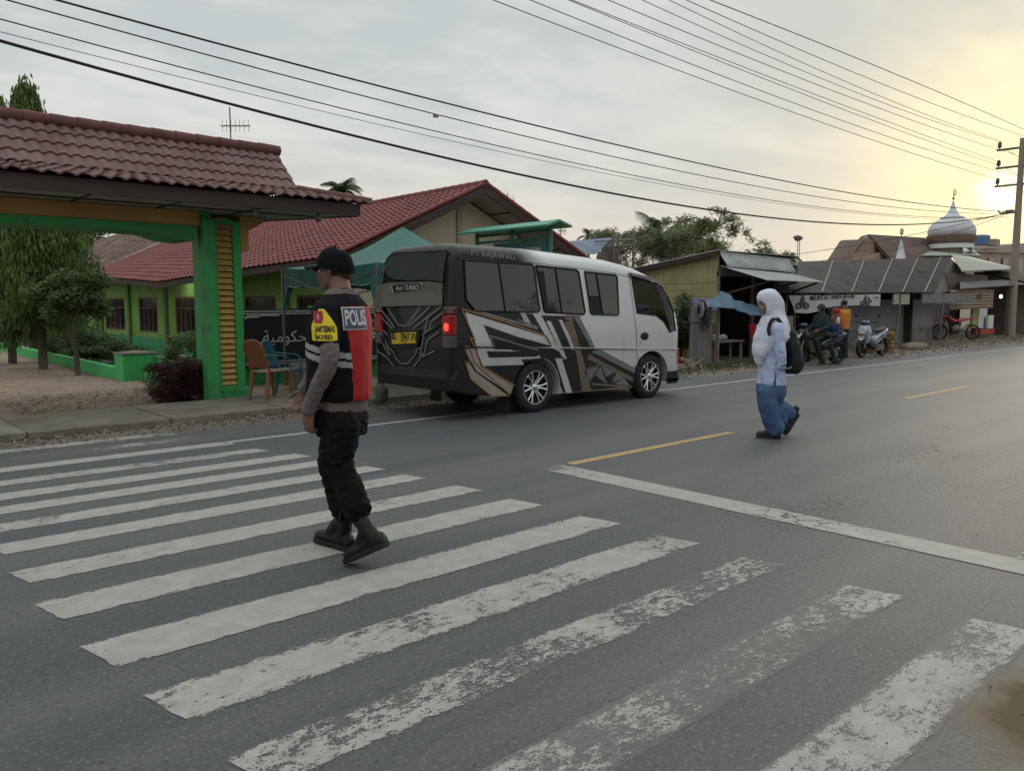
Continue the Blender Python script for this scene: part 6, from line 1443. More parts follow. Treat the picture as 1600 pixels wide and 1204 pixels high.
rbk = thing('bucket', 'red plastic bucket hanging at the front of the stall', 'bucket', (18.75, 11.2, .7))
b = MB(); b.lathe([(.001, .62), (.13, .62), (.165, .92), (.18, .92), (.18, .95), (.16, .95), (.125, .64)], (18.75, 11.2, 0), n=24); b.build('tub', mat('bucket_red', (.50, .03, .055), .4, var=.08), rbk, smooth=50)
b = MB(); b.tube([V((18.75 + .17 * math.cos(R(a)), 11.2, .94 + .22 * math.sin(R(a)))) for a in range(0, 181, 15)], .006, 5); b.build('handle', M_steel, rbk)
for x_, z_ in ((17.0, 1.6), (19.4, 1.7)): tag(MB().box(x_ - .03, x_ + .03, 11.15, 11.21, -.02, z_).build('stall_post', M_wood), 'thin wooden post holding the %s end of the blue tarpaulin' % ('left' if x_ < 18 else 'right'), 'post')
# junk pile at the verge in front of the bus
b = MB(); rnd = random.Random(4)
for k in range(46): p = V((14.4 + rnd.gauss(0, .35), 10.55 + rnd.gauss(0, .2), .08 + abs(rnd.gauss(0, .09)))); d = V((rnd.gauss(0, 1), rnd.gauss(0, .6), rnd.gauss(0, .5))).normalized() * rnd.uniform(.1, .3); b.tube([p, p + d], [.015, .008], 5)
tag(b.build('brushwood', mat('brush_pale', (.25, .21, .16), .9, var=.4)), 'heap of pale brushwood on the verge before the minibus', 'brushwood', kind='stuff')
# ------------------------------------------------------------------ long grey-roofed shed with banner
sd_ = thing('roadside_shed', 'long open shed under a weathered grey corrugated roof', 'shed', (27, 12.5, 0))
e0, e1 = PY(1205, 458, 11.3), PY(1461, 457, 11.3); r0_, r1_ = PY(1216, 410, 14), PY(1487, 402, 14)
M_asb = mat('asbestos_roof', (.125, .115, .11), .9, var=.25, scale=1.2, bump=.3, stretch=(2.2, .5, .5), dirt=(.20, .18, .16), dscale=2.4, damt=.55)
b = MB(); corr(b, r0_, r1_, e0, e1, .14, .02); corr(b, r0_, r1_, r0_ + V((0, 2.8, -1.2)), r1_ + V((0, 2.8, -1.5)), .14, .02); b.build('roof', M_asb, sd_)
b = MB()
for k in range(6):
    t = (k + .5) / 6; a = r0_.lerp(r1_, t); c = e0.lerp(e1, t); b.bar(a + V((0, 0, .03)), c + V((0, 0, .03)), .05, .012)
b.build('roof_lap', mat('roof_lap_pale', (.22, .2, .185), .9, var=.3), sd_)
b = MB(); b.prism([PY(1486, 404, 14.05), PY(1532, 451, 16.4), PY(1505, 456, 14.5), PY(1478, 456, 12.5), PY(1459, 459, 11.5)], (.06, 0, 0)); b.build('gable_boards', M_wood, sd_)
for (xa, xb_, za, zb_, nm, m_) in ((27.6, 28.9, 1.45, 1.80, 'pale_sign', mat('faded_sign', (.34, .33, .26), .8, var=.25, scale=6, dirt=(.14, .13, .12), dscale=5)), (30.0, 35.0, 1.50, 1.85, 'dark_sign', mat('faded_sign_dark', (.16, .17, .16), .8, var=.4, scale=6))):
    b = MB(); b.box(xa, xb_, 11.35, 11.40, za, zb_); b.build(nm, m_, sd_)
b = MB(); b.box(26.3, 36.2, 12.6, 12.7, .55, 1.62); b.build('lavender_wall', mat('lavender_wall', (.24, .225, .27), .85, var=.15, scale=1, dirt=(.16, .15, .16), dscale=1), sd_)
b = MB(); b.box(26.3, 36.2, 12.58, 12.7, -.05, .548); b.build('lower_wall', mat('stained_wall', (.17, .16, .15), .9, var=.3, scale=2, dirt=(.1, .09, .08)), sd_)
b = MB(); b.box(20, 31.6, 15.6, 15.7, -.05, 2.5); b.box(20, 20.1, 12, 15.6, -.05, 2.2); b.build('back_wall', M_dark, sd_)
for i, (x_, z_) in enumerate(((20.6, 1.7), (23.3, 1.72), (28.1, 1.78), (32.0, 1.85))):
    b = MB(); b.tube([V((x_ - .2, 11.35, -.05)), V((x_, 11.35, z_))], .045 if i == 2 else .035, 8); b.build('post', M_wood, sd_)
b = MB(); b.box(22.5, 26.2, 12.2, 12.9, .0, .62); b.build('low_counter', mat('counter_dark', (.09, .075, .06), .9, var=.3), sd_)
bw = thing('white_banner', 'white banner with riders and black slogan under the shed eave', 'banner', (23.5, 11.2, 1.2))
pts = [PY(x_, y_, 11.2) for x_, y_ in ((1232, 461.5), (1376, 459.5), (1375, 478), (1340, 476.5), (1305, 478.5), (1290, 481), (1275, 487), (1262, 489.5), (1242, 488.5), (1240, 480))]
b = MB(); b.prism(pts, (0, .01, 0)); b.build('sheet', mat('banner_sheet', (.44, .45, .46), .7, var=.08, scale=2, trans=.1), bw)
p = PY(1302, 464, 11.19); me = textmesh('MELINTAS TANPA BATAS!', .20, frame(p, (1, 0, .03), (0, 0, 1)), .003, 1.22, bold=.004); link('slogan', me, M_bt, bw)
def rider(cx, cy, s_):
    b = MB(); Q = lambda x_, y_: PY(cx + x_ * s_, cy + y_ * s_, 11.185)
    for dx in (-5.5, 5): b.tube([Q(dx + 3.2 * math.cos(a), 3 + 3.2 * math.sin(a)) for a in [k * .52 for k in range(13)]], .022 * s_, 5)
    b.prism([Q(*q) for q in ((-6, 0), (-2, -3), (3, -3.5), (6, 1), (2, 3.5), (-3, 3))], (0, .003, 0)); b.prism([Q(*q) for q in ((-3, -3), (-2, -8), (2, -9.5), (3.5, -6), (1, -3))], (0, .003, 0)); b.prism([Q(1 + 2 * math.cos(a), -11 + 2.1 * math.sin(a)) for a in [k * .7 for k in range(9)]], (0, .003, 0)); b.prism([Q(*q) for q in ((-8, 5.5), (9, 3.5), (9, 5), (-8, 7.5))], (0, .003, 0))
    b.build('rider_print', mat('print_grey', (.05, .05, .055), .7), bw)
rider(1254, 474, 1.15); rider(1352, 471, .8)
b = MB(); b.prism([PY(*q, 11.185) for q in ((1357, 463), (1363, 471), (1361, 472), (1356, 466))], (0, .003, 0)); b.prism([PY(*q, 11.185) for q in ((1366, 464.4), (1373, 463.6), (1373, 465.2), (1367, 466))], (0, .003, 0)); b.build('small_print', MATS['print_grey'], bw)
# forecourt clutter
def wbx(name, label, cat, c, s_, m_, bev=.01): b = MB(); b.box(c[0] - s_[0], c[0] + s_[0], c[1] - s_[1], c[1] + s_[1], c[2], c[2] + s_[2]); return tag(b.build(name, m_, bevel=bev), label, cat)
kb = thing('firewood_stack', 'stack of brown cut wood beside the white scooter', 'wood stack', (25.0, 10.6, 0))
rnd = random.Random(8)
for r_ in range(5):
    b = MB()
    for k in range(7): y_ = 10.35 + rnd.uniform(-.04, .04); x_ = 24.3 + k * .17; b.tube([(x_, y_, .06 + r_ * .125), (x_ + rnd.uniform(-.03, .03), y_ + .55, .06 + r_ * .125)], .062, 7)
    b.build('log_row', mat('cut_wood', (.21, .115, .06), .9, var=.35, scale=4, island=.35), kb)
b = MB(); b.sph((27.6, 10.6, .03), (.7, .35, .14), 0, 16, 8); me = organic(b, .04, 2, .05, 4); tag(link('sand_heap', me, M_dirt, smooth=180), 'low heap of rubble at the foot of the grey post', 'rubble', kind='stuff')
st_ = thing('food_stall', 'small wooden snack stall with jars at the left of the parked motorcycle', 'stall', (20.1, 11.0, 0))
b = MB(); b.box(19.7, 20.7, 10.85, 11.15, .66, .72); b.build('counter', mat('stall_wood', (.33, .15, .07), .8, var=.2), st_)
for x_ in (19.75, 20.65): b = MB(); b.box(x_ - .02, x_ + .02, 10.86, 10.9, -.02, .658); b.build('leg', M_wood, st_)
b = MB(); b.box(19.7, 20.1, 10.88, 11.12, .73, 1.15); b.build('glass_case', glassmat('case_glass', (.3, .28, .22), .1, .6), st_)
# ------------------------------------------------------------------ shop under the mosque
ms = thing('corner_shop', 'low shop with brown rolled blind and lit lamp left of the power pole', 'shop', (37, 13, 0))
b = MB(); b.prism([PY(x_, y_, Y_) for x_, y_, Y_ in ((1487, 400, 15), (1515, 402, 18), (1590, 421, 12.6), (1503, 425, 12.4))], (0, 0, .05)); b.build('upper_roof', mat('green_grey_roof', (.22, .25, .22), .7, .1, var=.2, scale=1.5, dirt=(.15, .16, .14), dscale=1), ms)
b = MB(); b.box(33.2, 41.0, 12.7, 12.8, 2.0, 2.75); b.build('upper_wall', mat('dim_wall', (.12, .10, .085), .9, var=.3), ms)
b = MB(); b.prism([PY(x_, y_, Y_) for x_, y_, Y_ in ((1500, 441, 12.6), (1596, 437, 12.6), (1600, 445, 11.6), (1500, 452, 11.6))], (0, 0, .04)); b.build('canopy', M_asb, ms)
b = MB(); b.slab(lambda u, v: PY(1485 + 68 * u, 452, 11.75) * 1.0 + V((0, .02 * math.sin(v * 40), -(.80 * v))), 8, 50, (0, .01, 0)); b.build('rolled_blind', mat('blind_brown', (.26, .19, .135), .8, var=.15, scale=3), ms)
b = MB()
for k in range(2): c = PY(1530, 464 + k * 4, 11.73); b.tube([c + V((.22 * math.cos(a), 0, .12 * math.sin(a))) for a in [q * .7 for q in range(7 - k * 2)]], .02, 5)
b.build('blind_emblem', mat('emblem_dark', (.08, .06, .06), .8), ms)
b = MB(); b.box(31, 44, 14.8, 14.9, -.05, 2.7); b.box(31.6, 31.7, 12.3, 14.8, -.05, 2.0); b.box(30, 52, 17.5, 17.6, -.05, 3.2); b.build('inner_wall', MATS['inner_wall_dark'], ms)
def seg(nm, xa, xb_, ya, yb2, m_, Y_=12.3, th=.1):
    a = PY(xa, yb2, Y_); c = PY(xb_, ya, Y_); b = MB(); b.box(a.x, c.x, Y_, Y_ + th, a.z, c.z); return b.build(nm, m_, ms)
seg('lime_pier', 1519, 1528, 480, 512, mat('lime_pale', (.36, .38, .14), .8)); seg('white_pier', 1528, 1543, 480, 513, M_white); seg('white_panel', 1544, 1553, 492, 513, M_white, 12.1); seg('red_base', 1526, 1554, 513, 523, mat('brick_red', (.32, .06, .04), .8, var=.15), 12.05)
seg('tan_pier', 1553, 1556, 470, 520, M_brn)
b = MB(); c = PY(1564, 463, 11.9); b.sph(c, (.06, .06, .075), 0, 14, 10); lb = tag(b.build('shop_lamp', mat('lamp_on2', (1, 1, 1), .5, emit=(.92, .93, 1, 7)), smooth=180), 'lit white bulb hanging under the corner shop canopy', 'lamp')
# small market stuff right of the pole
wbx('market_table', 'grey table at the right edge beyond the pole', 'table', (46.5, 12.2, 0), (1.6, .5, .75), M_wood)
b = MB(); b.box(43.5, 56, 14.0, 14.1, 0, 3.0); b.box(43.2, 43.3, 12.5, 14, 0, 3.0); rsb = thing('market_building', 'dim open market building at the right edge', 'building', (50, 14, 0)); b.build('wall', MATS['dim_wall'], rsb)
b = MB(); corr(b, (43, 14.5, 3.3), (57, 14.5, 3.3), (43, 11.8, 2.5), (57, 11.8, 2.5), .15, .02); b.build('roof', M_asb, rsb)
# ------------------------------------------------------------------ mosque
mq = thing('mosque', 'mosque with a white onion dome over brown roofs', 'mosque', (86, 30, 0))
DX, DY = 85.7, 30.0
b = MB(); b.lathe([(2.05, 8.05), (2.13, 8.32), (2.12, 8.6), (1.98, 8.98), (1.72, 9.32), (1.36, 9.58), (1.0, 9.72), (1.06, 9.74), (1.06, 9.84), (.78, 9.92), (.50, 10.2), (.30, 10.6), (.16, 11.0), (.05, 11.45)], (DX, DY, 0), n=48); b.build('dome', mat('dome_white', (.46, .46, .49), .45, .25, var=.08, scale=.5, dirt=(.34, .33, .34), dscale=.4), mq, smooth=60)
b = MB(); b.tube([(DX, DY, 11.5), (DX, DY, 12.6)], .035, 6); b.sph((DX, DY, 11.65), .12, 0, 10, 6); b.tube([V((DX + .28 * math.cos(R(a)), DY - .1, 12.25 + .28 * math.sin(R(a)))) for a in range(130, 411, 20)], .045, 6); b.build('finial', M_steel, mq)
b = MB(); b.lathe([(2.2, 8.06), (2.15, 7.6), (1.88, 7.2), (1.84, 6.0)], (DX, DY, 0), n=32); b.build('drum', mat('drum_brown', (.17, .12, .09), .85, var=.2), mq, smooth=30)
b = MB(); b.lathe([(1.88, 7.22), (2.0, 7.22), (2.0, 6.8), (1.86, 6.8)], (DX, DY, 0), n=32); b.build('white_band', M_white, mq, smooth=30)
for dx, dy in ((-1.4, -1.7), (1.6, -1.4)):
    b = MB(); b.lathe([(.05, .45), (.14, .3), (.34, 0), (.30, 0), (.1, .3)], (0, 0, 0), n=16); me = b.mesh('horn'); me.transform(Matrix.Translation((DX + dx, DY + dy, 6.45)) @ Matrix.Rotation(R(90), 4, 'X')); link('loudspeaker', me, M_white, mq, smooth=40)
M_mr = mat('mosque_roof', (.10, .062, .052), .85, var=.2, scale=.7, dirt=(.13, .09, .075), dscale=.4, damt=.5); M_mw = mat('mosque_wall', (.32, .24, .18), .85, var=.15, scale=.4)
def q4(nm, pts, m_, th=(0, .3, -.1)): b = MB(); b.prism([PY(*p) for p in pts], th); return b.build(nm, m_, mq)
q4('left_roof', [(1296, 408, 30), (1317, 375, 36), (1349, 374, 36), (1335, 408, 30)], M_mr)
q4('gable_roof_left', [(1357, 366, 31), (1320, 412, 29), (1316, 412, 30), (1349, 368, 36)], M_mr); q4('main_roof', [(1357, 366, 31), (1455, 372, 33), (1478, 412, 29), (1400, 412, 29)], M_mr)
b = MB(); b.prism([PY(1357, 369, 30.6), PY(1322, 412, 30.6), PY(1398, 412, 30.6)], (0, .3, 0)); b.build('gable', mat('gable_brown', (.24, .165, .12), .85, var=.15), mq)
q4('wall', [(1325, 395, 30.2), (1400, 395, 30.2), (1400, 470, 30.2), (1325, 470, 30.2)], M_mw)
q4('right_roof', [(1500, 385, 40), (1600, 380, 40), (1640, 396, 34), (1500, 394, 34)], M_mr); q4('right_wall', [(1500, 394.5, 34.2), (1640, 396, 34.2), (1640, 470, 34.2), (1500, 470, 34.2)], M_mw)
q4('skirt_roof', [(1455, 392, 31), (1520, 392, 31), (1534, 399, 27), (1440, 399, 27)], MATS['green_grey_roof'])
for k in range(4): q4('window', [(1545 + k * 22, 403, 34.0), (1553 + k * 22, 403.5, 34.0), (1553 + k * 22, 425, 34.0), (1545 + k * 22, 425, 34.0)], M_win, (0, .1, 0))
sp = PY(1407, 405, 26); b = MB(); b.lathe([(.42, -1.5), (.42, 0), (.36, .05), (.18, .9), (.04, 1.5)], sp, n=20); sps = tag(b.build('minaret_tip', MATS['dome_white'], smooth=40), 'small white pointed spire behind the grey shed roof', 'spire'); f_ = MB(); f_.tube([sp + V((0, 0, 1.5)), sp + V((0, 0, 2.4))], .03, 6); f_.tube([sp + V((.24 * math.cos(R(a)), 0, 2.1 + .24 * math.sin(R(a)))) for a in range(130, 411, 20)], .04, 6); f_.build('finial', M_steel, sps)
tk = PY(1533, 383, 36); b = MB(); b.lathe([(.001, 0), (.95, 0), (.98, .2), (.98, 1.1), (.8, 1.25), (.001, 1.35)], tk, n=24); tag(b.build('water_tank', mat('tank_blue', (.10, .17, .30), .5), smooth=40), 'blue round water tank on the roof right of the dome', 'water tank')
tb = PY(1549, 384, 36); b = MB(); b.box(tb.x - .5, tb.x + 1.3, tb.y - .6, tb.y + .6, tb.z, tb.z + .85); tag(b.build('roof_hut', M_mw), 'small tan rooftop hut right beside the blue water tank', 'hut')
# ------------------------------------------------------------------ blue-roofed shed, lamp mast, school sign, antennas
bs_ = thing('blue_roof_house', 'half-built house with a peeling blue sheet roof behind the minibus', 'house', (26, 20, 0))
b = MB(); P4 = [PY(875, 378, 22), PY(957, 371, 22), PY(932, 397, 19.6), PY(890, 397, 19.6)]; corr(b, P4[0], P4[1], P4[3] + V((-1, 0, -.1)), P4[2], .16, .02); b.build('roof', mat('peeling_blue', (.15, .20, .28), .6, .2, var=.2, scale=2, dirt=(.32, .33, .36), dscale=3, damt=.8), bs_)
b = MB(); g0 = P4[1]; b.prism([g0 + V((0, 0, -.05)), P4[2] + V((0, 0, -.05)), V((P4[2].x, P4[2].y, 1)), V((g0.x + 1.5, 22, 1)), V((g0.x + 1.5, 24.4, P4[2].z))], (.06, 0, 0)); b.build('gable', M_fas, bs_)
b = MB(); b.box(P4[0].x - .5, P4[1].x, 20.2, 20.3, -.05, 2.6); b.build('wall', M_cream, bs_)
for x_ in (958, 966, 990):
    a = PY(x_, 400, 21); b = MB(); b.tube([V((a.x, 21, 0)), PY(x_, 366, 21)], .05, 6); b.build('scaffold_pole', M_steel, bs_)
for y_ in (376, 385): b = MB(); b.tube([PY(930, y_ + 1, 21), PY(992, y_ - 2, 21)], .035, 6); b.build('scaffold_rail', M_steel, bs_)
lm = PY(1247, 410, 60); lmast = thing('lamp_mast', 'lattice mast with floodlights on top above the grey shed', 'mast', (lm.x, 60, 0)); zt_ = PY(1247, 376, 60).z
for dx in (-.28, .28): b = MB(); b.tube([(lm.x + dx, 60, 0), (lm.x + dx, 60, zt_)], .05, 6); b.build('upright', M_steel, lmast)
b = MB(); z = 0.
while z < zt_: b.tube([(lm.x - .28, 60, z), (lm.x + .28, 60, z + .5)], .025, 4); z += .5
b.build('lattice', M_steel, lmast)
for dx, tlt in ((-.6, .5), (.55, -.4), (0, 0)):
    b = MB(); b.box(-.5, .5, -.1, .35, -.16, .16, 0, Matrix.Translation((lm.x + dx, 60, zt_ + .3 + (.3 if dx == 0 else 0))) @ Matrix.Rotation(tlt, 4, 'Y')); b.build('floodlight', mat('floodlight_grey', (.12, .11, .12), .6), lmast, bevel=.05)
sg = thing('school_signboard', 'green roofed signboard with white letters behind the minibus', 'sign', (13, 14.3, 0))
M_sg = mat('sign_green', (.05, .17, .13), .6, var=.12, scale=2)
SGX = 13.0; b = MB(); b.prism([(SGX - .42, 12.72, 3.22), (SGX, 12.72, 3.36), (SGX + .42, 12.72, 3.24), (SGX + .40, 12.72, 3.20), (SGX, 12.72, 3.31), (SGX - .40, 12.72, 3.18)], (0, 3.2, 0)); b.build('roof', mat('sign_roof_green', (.10, .32, .24), .55, var=.12, dirt=(.1, .2, .1)), sg)
for y_ in (13.02, 14.3, 15.6): b = MB(); b.tube([(SGX, y_, -.05), (SGX, y_, 3.3)], .05, 10); b.build('post', M_sg, sg, smooth=60)
for z_ in (3.14, 2.98): b = MB(); b.tube([(SGX - .02, 13.0, z_), (SGX - .02, 15.6, z_)], .03, 8); b.build('rail', M_sg, sg, smooth=60)
b = MB(); b.box(SGX - .06, SGX - .02, 13.07, 14.9, 1.5, 2.93); b.build('board', mat('board_green', (.03, .10, .10), .5), sg)
me = textmesh('KEMENTERIAN AGAMA', .15, frame((SGX - .065, 13.98, 2.72), (0, -1, 0), (0, 0, 1)), .003, .92); link('sign_lettering', me, MTX, sg)
def yagi(label, base, top, ax):
    t = thing('tv_antenna', label, 'antenna', base); base = V(base); top = V(top); b = MB(); b.tube([base, top], .02, 6); b.build('mast', M_steel, t)
    b = MB(); z = base.z + (top.z - base.z) * .78; c = V((base.x, base.y, z)); ax = V(ax); b.tube([c - ax * .25, c + ax * .55], .014, 5)
    for k in range(7): p = c + ax * (-.22 + .12 * k); b.tube([p + V((0, 0, -.16)), p + V((0, 0, .16))], .008, 4); b.tube([p + V((.1, .1, 0)), p - V((.1, .1, 0))], .008, 4)
    b.build('boom', M_steel, t)
p0, p1 = PY(361, 230, 22), PY(361, 168, 22); yagi('thin TV antenna standing above the gate roof', (p0.x, 22, p0.z - 1.2), (p0.x, 22, p1.z), RT)
p0, p1 = PY(793, 318, 24), PY(793, 302, 24); yagi('small TV antenna behind the right slope of the school roof', (p0.x, 24, p0.z - .8), (p0.x, 24, p1.z), RT * .5)
p0, p1 = PY(876, 378, 22), PY(876, 358, 22); yagi('thin antenna rod left of the blue peeling roof', (p0.x, 22, p0.z - .5), (p0.x, 22, p1.z + .2), RT * .4)
# ------------------------------------------------------------------ power pole and wires
pp = thing('power_pole', 'tall concrete power pole with three crossarms at the right', 'pole', (41.2, 11.7, 0))
b = MB(); b.tube([(41.2, 11.7, -.1), (41.2, 11.7, 4), (41.2, 11.7, 8.75)], [.19, .15, .11], 14); b.build('shaft', mat('pole_concrete', (.27, .22, .18), .85, var=.12, scale=1.5, dirt=(.2, .17, .14)), pp, smooth=60)
for z_ in (8.35, 7.55, 6.75):
    b = MB(); b.box(41.12, 41.28, 10.7, 12.7, z_ - .04, z_ + .04); b.build('crossarm', M_steel, pp)
    b = MB(); b.bar((41.2, 12.3, z_ - .04), (41.2, 11.8, z_ - .4), .04, .02); b.bar((41.2, 11.1, z_ - .04), (41.2, 11.6, z_ - .4), .04, .02); b.build('brace', M_steel, pp)
    for y_ in (12.6, 10.8):
        b = MB(); b.lathe([(.03, .04), (.03, .1), (.09, .11), (.07, .17), (.10, .19), (.07, .26), (.09, .28), (.04, .36), (.001, .38)], (41.2, y_, z_), n=12); b.build('insulator', mat('insulator', (.10, .075, .06), .4), pp, smooth=50)
b = MB(); b.box(41.0, 41.4, 11.9, 12.15, 5.5, 5.65); b.tube([V((41.1, 11.95, 5.6)), V((40.9, 12.3, 5.5)), V((40.8, 12.4, 5.62))], .04, 6); b.build('cable_bracket', M_steel, pp)
M_wire = mat('wire_black', (.02, .02, .025), .6)
def wire(name, label, px3, Ys, r, x_end=60, grp=None, xs_=None):
    P = [PY(x_, y_, Y_) for (x_, y_), Y_ in zip(px3, Ys)]; (xa, za), (xb_, zb_), (xc, zc_) = [(p.x, p.z) for p in P]
    def z(x): return za * (x - xb_) * (x - xc) / ((xa - xb_) * (xa - xc)) + zb_ * (x - xa) * (x - xc) / ((xb_ - xa) * (xb_ - xc)) + zc_ * (x - xa) * (x - xb_) / ((xc - xa) * (xc - xb_))
    def yy(x): t = (x - P[0].x) / (P[2].x - P[0].x); return Ys[0] + (Ys[2] - Ys[0]) * t
    b = MB(); x0_ = -6; n = 60; pts = [V((x0_ + (P[2].x - x0_) * i / n, yy(x0_ + (P[2].x - x0_) * i / n), z(x0_ + (P[2].x - x0_) * i / n))) for i in range(n + 1)]
    rad = [r * max(.55, min(1.0, 1.0)) for _ in pts]
    b.tube(pts, rad, 5); return tag(b.build(name, M_wire), label, 'cable', grp)
G1 = 'wires of the lower bundle along the road'; G2 = 'wires of the upper bundle to the crossarms'
wire('cable', 'thick lowest cable sagging across the whole sky', [(0, 64), (880, 287), (1580, 332)], (11.9, 11.9, 11.9), .022)
wire('cable', 'uppermost cable of the lower bundle, bold black', [(88, 0), (800, 187), (1575, 331)], (12, 12, 12), .015)
wire('cable', 'second wire of the lower bundle, with a scrap hanging on it', [(10, 0), (800, 208), (1575, 334)], (12, 12, 12), .010)
wire('cable', 'third wire of the lower bundle, below the one with the scrap', [(0, 30), (800, 233), (1575, 338)], (12, 12, 12), .009)
wire('cable', 'thinnest wire just above the thick lowest cable', [(0, 50), (800, 241), (1575, 341)], (12, 12, 12), .005)
ups = [(770, 125, 1581, 287, 11.8), (828, 108, 1587, 275, 11.6), (888, 86, 1562, 259, 12.55), (893, 81, 1564, 254, 12.55), (950, 62, 1587, 242, 11.5), (1003, 44, 1566, 222.5, 12.55), (1045, 26.5, 1566, 221, 12.55), (1072, 12.5, 1612, 216, 10.8), (1109, -3.5, 1612, 208, 10.8)]
nm_ = ['lowest wire of the upper bundle', 'second lowest wire of the upper bundle', 'lower wire of the pair going to the middle crossarm', 'upper wire of the pair going to the middle crossarm', 'wire of the upper bundle ending on the pole shaft below the top arm', 'lower wire of the pair going to the top crossarm', 'upper wire of the pair going to the top crossarm', 'second highest wire, passing right of the pole', 'highest wire in the picture']
for (xa, ym, xe, ye, Y_), l_ in zip(ups, nm_): wire('cable', l_, [(xa, 0), (1100, ym), (xe, ye)], (Y_, Y_, Y_), .009 if ye > 215 else .011, grp=None)
for l_, q in (('thin service wire running left from the pole over the mosque', [(1240, 398), (1400, 372), (1578, 335)]), ('lower thin service wire running left from the pole behind the dome', [(1250, 412), (1420, 385), (1578, 337)])):
    P = [PY(*q[0], 22), PY(*q[1], 16), V((41.2, 11.9, 5.55))]; b = MB(); b.tube(curve(P, 10), .012, 4); tag(b.build('service_wire', M_wire), l_, 'cable')
sc_ = PY(681, 179, 12); b = MB(); b.box(sc_.x - .045, sc_.x + .045, 11.97, 12.03, sc_.z - .05, sc_.z + .0); tag(b.build('cable_scrap', mat('scrap_brown', (.3, .2, .14), .8)), 'small brown scrap hanging on an overhead wire', 'scrap')

# trees across the road, behind the photographer: they close the view and show in the bus glass
rnd = random.Random(78); cl_ = []
for k in range(170): x_ = rnd.uniform(-30, 80); cl_.append(((x_, -19 + rnd.uniform(-2, 2), rnd.uniform(.5, 6.5) * (.6 + .4 * math.sin(x_ * .4))), (2.2, 2, 1.7), 1))
tl = leaves('opposite_thicket', L_dk, None, cl_, 14000, .7, rnd, 0, .6, hollow=.1); tag(tl, 'belt of trees on the other side of the road', 'woodland', kind='stuff')
# ------------------------------------------------------------------ motorbikes (x forward, built at the origin, then turned)
def put_wheel(t, x, r, m_rim, w_=.05, n=5, thin=False):
    wo = bpy.data.objects.new('wheel', None); COL.objects.link(wo); wo.location = (x, 0, r)
    b = MB(); prof = [(r * (.80 if not thin else .86) , -w_ * .5), (r * .92, -w_), (r * .985, -w_ * .6), (r, 0), (r * .985, w_ * .6), (r * .92, w_), (r * (.80 if not thin else .86), w_ * .5)]
    b.lathe(prof + [prof[0]], (x, 0, r), 'y', 32); b.build('tyre', M_tyre, wo, smooth=40)
    b = MB(); ri = r * (.80 if not thin else .86); b.lathe([(ri, -w_ * .5), (ri * .93, -w_ * .4), (ri * .93, w_ * .4), (ri, w_ * .5)], (x, 0, r), 'y', 32); b.lathe([(.001, -w_ * .7), (.035, -w_ * .7), (.035, w_ * .7), (.001, w_ * .7)], (x, 0, r), 'y', 14)
    for k in range(n): a = 2 * math.pi * k / n; b.bar((x + .02 * math.cos(a), 0, r + .02 * math.sin(a)), (x + ri * .95 * math.cos(a), 0, r + ri * .95 * math.sin(a)), .03 if not thin else .006, .02 if not thin else .006)
    b.build('rim', m_rim, wo); wo.parent = t; return wo
